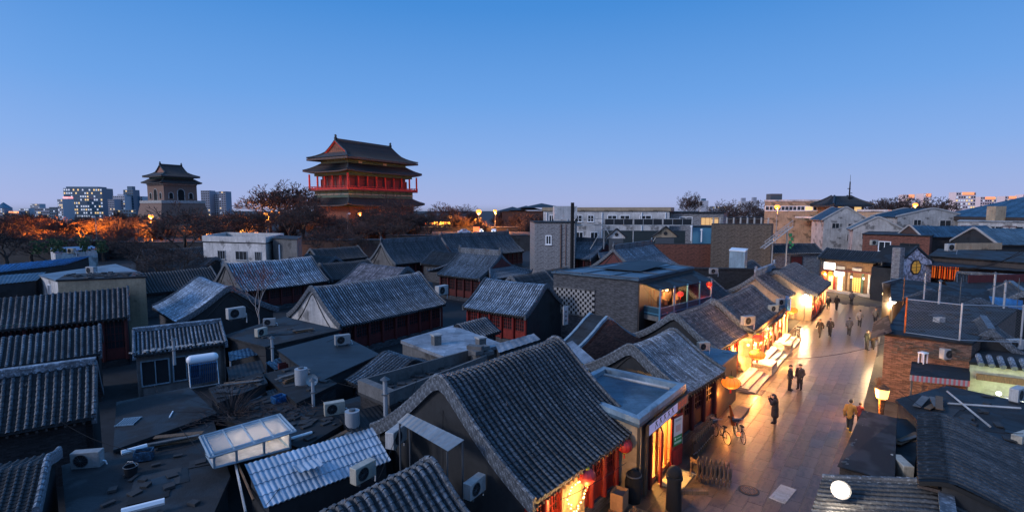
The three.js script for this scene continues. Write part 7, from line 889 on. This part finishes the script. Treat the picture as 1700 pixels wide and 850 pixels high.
{ const g = thing('bare_bush', 'tangle of bare twigs in front of the two bright shed windows', 'bush', [-12.91,2.6,-22.84]), b = new B(); for (let k = 0; k < 120; k++) { const a = rnd() * 6.28, e = rr(.2, 1.4), l = rr(.6, 2.2), m = [Math.cos(a) * Math.cos(e) * l * .5 + rr(-.7, .7), Math.sin(e) * l * .5, Math.sin(a) * Math.cos(e) * l * .5 + rr(-.3, .3)]; b.tube([m[0] * .4, 0, m[2] * .4], m, .014, .01, 3, false); b.tube(m, [m[0] * 1.9, m[1] * 1.8, m[2] * 1.9], .01, .005, 3, false); } obj('branch', b, M.twig, g); }
{ const g = thing('dry_vines', 'dry tangled vines on the cluttered roof behind the skylight', 'vines', [-11.52,2.66,-22.56]), b = new B(); for (let k = 0; k < 220; k++) { const x = rr(-2.6, 2.6), z = rr(-.9, .9) - x * .3; b.tube([x, rr(0, .25), z], [x + rr(-.6, .6), rr(0, .35), z + rr(-.4, .4)], .012, .008, 3, false); } tag(obj('stem', b, M.twig, g), null, null, null, 'stuff'); }
for (const [p, s, l] of [[[-59.37,6.57,-66], 1, 'leafy plant at the left end of the low white building'], [[-57.55,6.57,-65], .9, 'leafy plant beside the box unit of the low white building'], [[-53.64,6.73,-64], 1.1, 'leafy plant at the right of the low white building'], [[-50.72,6.74,-63], .9, 'leafy plant past the corner of the low white building'], [[-59.56,6.43,-64], 1, 'leafy plant above the bright blue roof, far left']]) { const g = thing('leafy_plant', l, 'plant', p), b = new B(); for (let k = 0; k < 150; k++) { const a = rnd() * 6.28, r = rr(0, .7) * s, y = rr(.1, 1.7) * s, q = rr(.1, .22); const x = Math.cos(a) * r, z = Math.sin(a) * r, c = rnd() * 6; b.quad([x, y, z], [x + Math.cos(c) * q, y + .05, z + Math.sin(c) * q], [x + Math.cos(c) * q * 1.5, y - .12, z + Math.sin(c) * q * 1.5], [x + .05, y - .15, z]); } obj('foliage', b, M.leaf, g); obj('stem', new B().tube([0, -.3, 0], [0, 1.2, 0], .03, .02, 4), M.bark, g); }
{ // the dark wood along the horizon, too far to tell trunks apart
  const b = new B(); for (let k = 0; k < 260; k++) { const a = rnd() * 6.28, e = rr(.25, 1.5), l = rr(.4, 1), p = [Math.cos(a) * Math.cos(e) * l * 5, 2 + Math.sin(e) * l * 8, Math.sin(a) * Math.cos(e) * l * 5]; b.tube([p[0] * .45, p[1] * .5, p[2] * .45], p, .16, .05, 3, false); b.tube(p, [p[0] + rr(-1, 1), p[1] + rr(.1, 1), p[2] + rr(-1, 1)], .09, .03, 3, false); } b.tube([0, 0, 0], [0, 5, 0], .4, .25, 5);
  const geo = b.build(), N = 300, im = new THREE.InstancedMesh(geo, M.twig, N), m = new THREE.Matrix4(), q = new THREE.Quaternion(), up = V(0, 1, 0); for (let i = 0; i < N; i++) { const az = rr(-.85, .85), d = rr(190, 520), s = rr(.7, 1.05) * 1.1; q.setFromAxisAngle(up, rnd() * 6); m.compose(V(Math.sin(az) * d, 0, -Math.cos(az) * d), q, V(s * 1.3, s * rr(.8, 1.05), s * 1.3)); im.setMatrixAt(i, m); } im.name = 'far_wood'; im.castShadow = im.receiveShadow = true; scene.add(im); tag(im, 'dark leafless wood along the horizon behind the roofs', 'woods', null, 'stuff'); }
// distant dark mass of roofs that closes the view under the trees
for (const [a, b, h, l] of [[[-246.06,3.38,-230], [-116.27,3.38,-230], 5, 'long dark row of roofs under the trees, left'], [[-83.46,2.68,-215], [2.53,3.94,-215], 4.5, 'long dark row of roofs under the drum tower'], [[75.83,8.22,-190], [194.03,8.22,-190], 9, 'long dark row of roofs along the right horizon']]) flat({ name: 'far_roof_row', label: l, poly: [[a[0], a[2]], [b[0], b[2]], [b[0], b[2] - 12], [a[0], a[2] - 12]], h, wall: M.concreteDark, roof: M.tarDark, over: .5 });
{ const pts = []; const g = thing('distant_hall_roofs', 'low dark humped roofs on the horizon left of the long white building', 'roofs', [12.3,12,-300]); g.position.y = 0; for (const [x, w, h] of [[-12, 12, 15], [-4, 13, 15.6], [5, 16, 17], [13, 13, 15.5]]) obj('roof', new THREE.ConeGeometry(w * .72, 2.6, 4, 1).rotateY(Math.PI / 4).scale(1.5, 1, .8).translate(0, h - 2.6, 0), M.tileDark[0], g, [x, 0, 0]); obj('wall', new B().box(0, 5.5, 0, 36, 11.5, 8), M.darkWood, g); }
for (const [a, b, h, l] of [[[-129.22,5.5,-118], [-97.26,5.5,-118], 4.6, 'low dark roof row before the trees at the far left'], [[-102.21,5.17,-124], [-73.74,5.17,-124], 4, 'low dark roof row before the trees under the bell tower'], [[-53.58,4.83,-130], [-32.15,4.83,-130], 4.2, 'low dark roof row behind the crested halls'], [[-37.05,5.5,-150], [5.29,5.5,-150], 4.4, 'low dark roof row before the market street']]) flat({ name: 'low_roof_row', label: l, poly: [[a[0], a[2]], [b[0], b[2]], [b[0], b[2] - 5], [a[0], a[2] - 5]], h, wall: M.concreteDark, roof: M.tarDark, over: .4 });
// ---------- street lamps ----------
streetLamp('orange street lamp glowing in front of the bell tower', [-130.34,0.71,-185].map((v, i) => i === 1 ? 0 : v), 9.5, { power: 2600, arm: 0, r: .85 });
streetLamp('tall white unlit lamp post among the orange-lit trees', [-113.87,2.63,-140].map((v, i) => i === 1 ? 0 : v), 10, { off: true, pole: M.dirtyWhite, turn: 2.6 });
streetLamp('orange street lamp on a slim post left of the tallest tree', [-96.14,-0.2,-200].map((v, i) => i === 1 ? 0 : v), 10.2, { power: 1700, arm: 0, r: .8 }); streetLamp('low orange lamp above the grey stair tower', [-60.09,4.68,-120].map((v, i) => i === 1 ? 0 : v), 6.4, { power: 350, arm: 0, r: .5 });
streetLamp('orange street lamp burning before the foot of the drum tower', [-64.72,-1.3,-218].map((v, i) => i === 1 ? 0 : v), 10.2, { power: 420, arm: 0, r: .85 }); streetLamp('white unlit lamp post left of the orange lamp at the drum tower', [-61.11,0.41,-190].map((v, i) => i === 1 ? 0 : v), 10.5, { off: true, pole: M.dirtyWhite, turn: 1 });
streetLamp('bright orange street lamp over the market street, left of two', [-13.6,0.43,-210].map((v, i) => i === 1 ? 0 : v), 11.2, { power: 2600, arm: 0, r: 1.15 }); streetLamp('orange street lamp over the market street, right of two', [-7.25,-0.13,-220].map((v, i) => i === 1 ? 0 : v), 11.4, { power: 1700, arm: 0, r: .8 });
streetLamp('orange street lamp over the tan brick wall, centre right', [77.5,4.62,-150].map((v, i) => i === 1 ? 0 : v), 12.8, { power: 60, arm: 0, r: .8 }); streetLamp('large orange street lamp above the white gable at the far right', [133.51,5.63,-170].map((v, i) => i === 1 ? 0 : v), 13.6, { power: 1600, arm: 0, r: .8 });
for (const [p, l] of [[[-301.42,4.67,-330], 'small orange lamp far left under the skyline, left of two'], [[-285.55,4.52,-320], 'small orange lamp far left under the skyline, right of two'], [[-240.89,5.69,-300], 'small orange lamp below the glass hotel'], [[-292.36,4.98,-300], 'small orange lamp at the far left edge of the trees'], [[-288.35,5.9,-290], 'orange lamp cut by the left edge of the picture'], [[-94.86,3.99,-180], 'small orange lamp left of the low lamp by the stair tower'], [[-35.9,7.79,-300], 'small orange light over the market stalls'], [[6.58,4.14,-280], 'small orange light under the humped dark roofs'], [[218.73,10.6,-300], 'small orange light among the bare trees on the right'], [[-112.95,2.2,-190], 'small orange light among the trunks right of the bell tower']]) { tag(obj('street_lamp', new THREE.SphereGeometry(.95, 10, 8), E.sodium, null, p), l, 'street lamp'); lamp(p[0], p[1], p[2], [1, .3, .04], 900, 20); }
// uplights that make the bare trees glow
for (const [p, l] of [[[-139.28,1.48,-166], 'hidden-glow ground lamp under the left orange tree'], [[-136.62,1.23,-170], 'ground lamp under the right orange tree'], [[-136.99,0.21,-186], 'ground lamp at the foot of the bell tower wall']]) { tag(obj('ground_lamp', new THREE.SphereGeometry(.2, 8, 6), E.sodium, null, [p[0], 2, p[2] + 8]), l.replace('hidden-glow ', ''), 'lamp'); lamp(p[0], 2, p[2] + 8, [1, .24, .02], 2600, 20); }
// market lights and cars at the end of the square
{ const g = thing('market_stall_row', 'row of market stalls strung with yellow lights, right of the drum tower', 'stalls', [-30.44,2.25,-225]); g.position.y = 0; obj('roof', new B().box(0, 5.2, 0, 15, .3, 4), M.darkGrey, g); const b = new B(); for (let k = 0; k < 16; k++) { const x = -7 + k * .93; obj('lamp_panel', new B().box(x, 6.2 + rr(-.2, .2), 2, .7, rr(.7, 1.3), .2), k % 3 ? emit(1, .55, .1, 2) : E.neonRed, g); } obj('post', new B().box(-7, 2.6, 0, .3, 5.2, .3).box(7, 2.6, 0, .3, 5.2, .3).box(0, 2.6, 0, .3, 5.2, .3), M.darkGrey, g); lamp(g.position.x, 5, g.position.z + 4, [1, .5, .1], 300, 10); }
{ const car = thing('parked_car', 'pale car with lights on below the bright orange lamps, left of three', 'car', [-17.88,3.99,-190], .4); car.position.y = 3.2; const s = new THREE.Shape(); [[-2.2, .35], [-2.2, .85], [-1.3, .95], [-.8, 1.45], [.8, 1.45], [1.4, .95], [2.2, .8], [2.2, .35]].forEach((p, i) => i ? s.lineTo(...p) : s.moveTo(...p)); const bg = new THREE.ExtrudeGeometry(s, { depth: 1.6, bevelEnabled: true, bevelSize: .06, bevelThickness: .06, bevelSegments: 1 }); bg.translate(0, 0, -.8); obj('body', bg, M.white, car); obj('window', new B().box(0, 1.2, .87, 1.4, .35, .03).box(0, 1.2, -.87, 1.4, .35, .03), M.glass, car); for (const x of [-1.35, 1.35]) for (const z of [-.75, .75]) obj('wheel', new THREE.CylinderGeometry(.33, .33, .22, 14).rotateX(Math.PI / 2), M.black, car, [x, .33, z]); for (const z of [-.55, .55]) obj('headlight', new THREE.SphereGeometry(.14, 8, 6), E.white, car, [2.2, .7, z]); for (const z of [-.55, .55]) obj('tail_light', new THREE.SphereGeometry(.1, 8, 6), E.neonRed, car, [-2.2, .75, z]); dup(car, [car.position.x + 5.5, 3.2, car.position.z - 6], -1.2, 'pale car with lights on below the bright orange lamps, middle of three'); dup(car, [car.position.x + 11, 3.2, car.position.z - 4], -1.6, 'pale car with lights on below the bright orange lamps, right of three'); tag(obj('overpass', new B().box(0, 3.0, 0, 40, .3, 20), M.concreteDark, null, [car.position.x + 6, 0, car.position.z - 6]), 'raised dark roadway below the bright orange lamps', 'road', null); const sg = thing('shop_neon', 'purple and red shop neon strip at the market street', 'sign', [-8.05,3.56,-180]); obj('sign_face', new B().box(0, 0, 0, 6, .5, .1), E.purple, sg); obj('sign_face', new B().box(-4.5, 1.6, 0, 2.2, 1.6, .1), E.neonRed, sg); }
// ---------- skyline ----------
function block(label, p, w, h, d, m, o = {}) {
  const g = thing(o.name || 'city_block', label, 'building', [p[0], 0, p[2]], o.turn ?? 0); obj('wall', new B().box(0, h / 2, 0, w, h, d), m, g);
  if (o.cols) { const cw = w / o.cols, ch = (h - (o.y0 ?? 2)) / o.rows, dark = new B(), lit = new B(), warm = new B(); for (let i = 0; i < o.cols; i++) for (let j = 0; j < o.rows; j++) { const k = rnd(), t = k < (o.lit ?? .1) ? lit : k < (o.lit ?? .1) * 1.6 ? warm : dark; t.box(-w / 2 + cw * (i + .5), (o.y0 ?? 2) + ch * (j + .5), d / 2 + .06, cw * .62, ch * .5, .12); } for (const [b, mm, n] of [[dark, o.glass || M.glass, 'window_panes'], [lit, E.winCool, 'lit_windows'], [warm, E.winWarm, 'lit_windows']]) if (!b.empty) tag(obj(n, b, mm, g), null, null, null, 'stuff'); }
  if (o.cap) obj('roof_box', new B().box(0, h + o.cap / 2, 0, w * .5, o.cap, d * .5), o.capM || m, g); return g;
}
const hz = (v) => v; const F1 = mat(.5, .47, .48), F2 = mat(.3, .3, .34), F3 = mat(.06, .12, .17, { roughness: .25 }), glow = (r, g, b, k) => emit(r, g, b, k);
const hotel = block('broad dark glass hotel with rows of lit windows on the left skyline', [-526.41,12,-640], 44, 38, 20, F3, { cols: 17, rows: 9, lit: .3, glass: M.glassBlue, turn: .1 }); obj('roof_box', new B().box(-2, 39, 0, 36, 2, 16), F3, hotel);
block('slim block with a glowing white top left of the glass hotel', [-524.44,12,-600], 6, 24, 8, F1, { cols: 3, rows: 8, lit: .2 }); { const g = block('slim block with a red-white crown just left of the glass hotel', [-526.75,12,-610], 7, 25, 8, F1, { cols: 3, rows: 8 }); obj('lit_crown', new B().box(0, 26, 0, 6, 2, 7), glow(1, .3, .3, 1.6), g); }
block('blue glass block with a lit roof edge, left skyline', [-550.64,12,-620], 9, 15, 9, F3, { cols: 4, rows: 4, lit: .1 }); block('pair of brown slab blocks far on the left skyline', [-830.95,12,-900], 16, 22, 12, F1, { cols: 8, rows: 7 }); block('low wide block on the far left skyline', [-635.63,12,-700], 20, 14, 12, F2, { cols: 10, rows: 3, lit: .2 }); block('pale block with a purple glow on the far left skyline', [-755.49,12,-800], 15, 14, 12, F1, { cols: 6, rows: 3, lit: .3 }); { const g = block('low block with an orange glowing front, far left', [-675.14,10.37,-700], 14, 10, 10, F2); obj('lit_sign', new B().box(0, 8.4, 5.2, 13, 2.4, .4), glow(1, .35, .15, 1.6), g); } { const g = block('block with a dark pointed roof at the left edge', [-693.04,12,-700], 12, 14, 12, F2, { cols: 5, rows: 4, lit: .2 }); obj('roof', new THREE.ConeGeometry(9, 8, 4).rotateY(Math.PI / 4), F3, g, [0, 18, 0]); }
block('grey slab tower left part of the cluster beside the bell tower', [-433.05,12,-560], 7, 23, 10, F2, { cols: 4, rows: 9, lit: .08 }); block('pale slab tower in the cluster beside the bell tower', [-432.1,12,-570], 13, 27, 10, F1, { cols: 6, rows: 10, lit: .08, cap: 2 }); block('dark tower with rooftop tanks left of the bell tower', [-428.81,12,-580], 11, 34, 10, F3, { cols: 5, rows: 11, lit: .12, cap: 4 }); block('white slab behind the left edge of the bell tower', [-426.52,12,-590], 12, 27, 10, F1, { cols: 5, rows: 10, lit: .06 }); block('low blue glass annex below the skyline cluster', [-403.75,10.74,-540], 22, 12, 8, F3, { cols: 8, rows: 3, lit: .15 });
block('tall grey slab right of the bell tower, left part', [-354.31,12,-600], 10, 34, 12, F2, { cols: 4, rows: 12, lit: .05 }); block('grey slab block right of the bell tower, middle part', [-350.21,12,-610], 14, 30, 12, F1, { cols: 6, rows: 11, lit: .06, cap: 3 }); block('tall grey slab right of the bell tower, right part', [-334.63,12,-600], 8, 33, 12, F2, { cols: 3, rows: 12, lit: .05 });
const RL = [[1265 - 12, 60]];
block('left one of two pale towers with dark caps on the right skyline', [359.94,12,-800], 11, 25, 11, F1, { cap: 5, capM: F2 }); block('right one of two pale towers with dark caps on the right skyline', [376.81,12,-800], 11, 26, 11, F1, { cap: 5, capM: F2 }); block('white block with a dark roof above the long white building', [260.81,12,-700], 10, 24, 10, F1, { cap: 3, capM: F3 }); block('long pinkish low block right of the white block on the skyline', [363.8,12,-900], 40, 18, 12, F1, { cols: 14, rows: 3 });
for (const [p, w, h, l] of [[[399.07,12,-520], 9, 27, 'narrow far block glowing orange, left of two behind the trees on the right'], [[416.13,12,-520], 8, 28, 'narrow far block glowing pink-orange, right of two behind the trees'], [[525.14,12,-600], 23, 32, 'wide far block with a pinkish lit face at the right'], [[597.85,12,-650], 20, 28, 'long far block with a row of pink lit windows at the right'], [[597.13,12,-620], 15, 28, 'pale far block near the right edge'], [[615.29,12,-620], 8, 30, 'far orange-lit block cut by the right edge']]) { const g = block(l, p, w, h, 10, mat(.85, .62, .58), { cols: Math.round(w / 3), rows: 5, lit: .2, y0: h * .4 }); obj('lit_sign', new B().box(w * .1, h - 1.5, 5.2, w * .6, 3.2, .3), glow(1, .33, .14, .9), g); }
renderer.render(scene, camera);
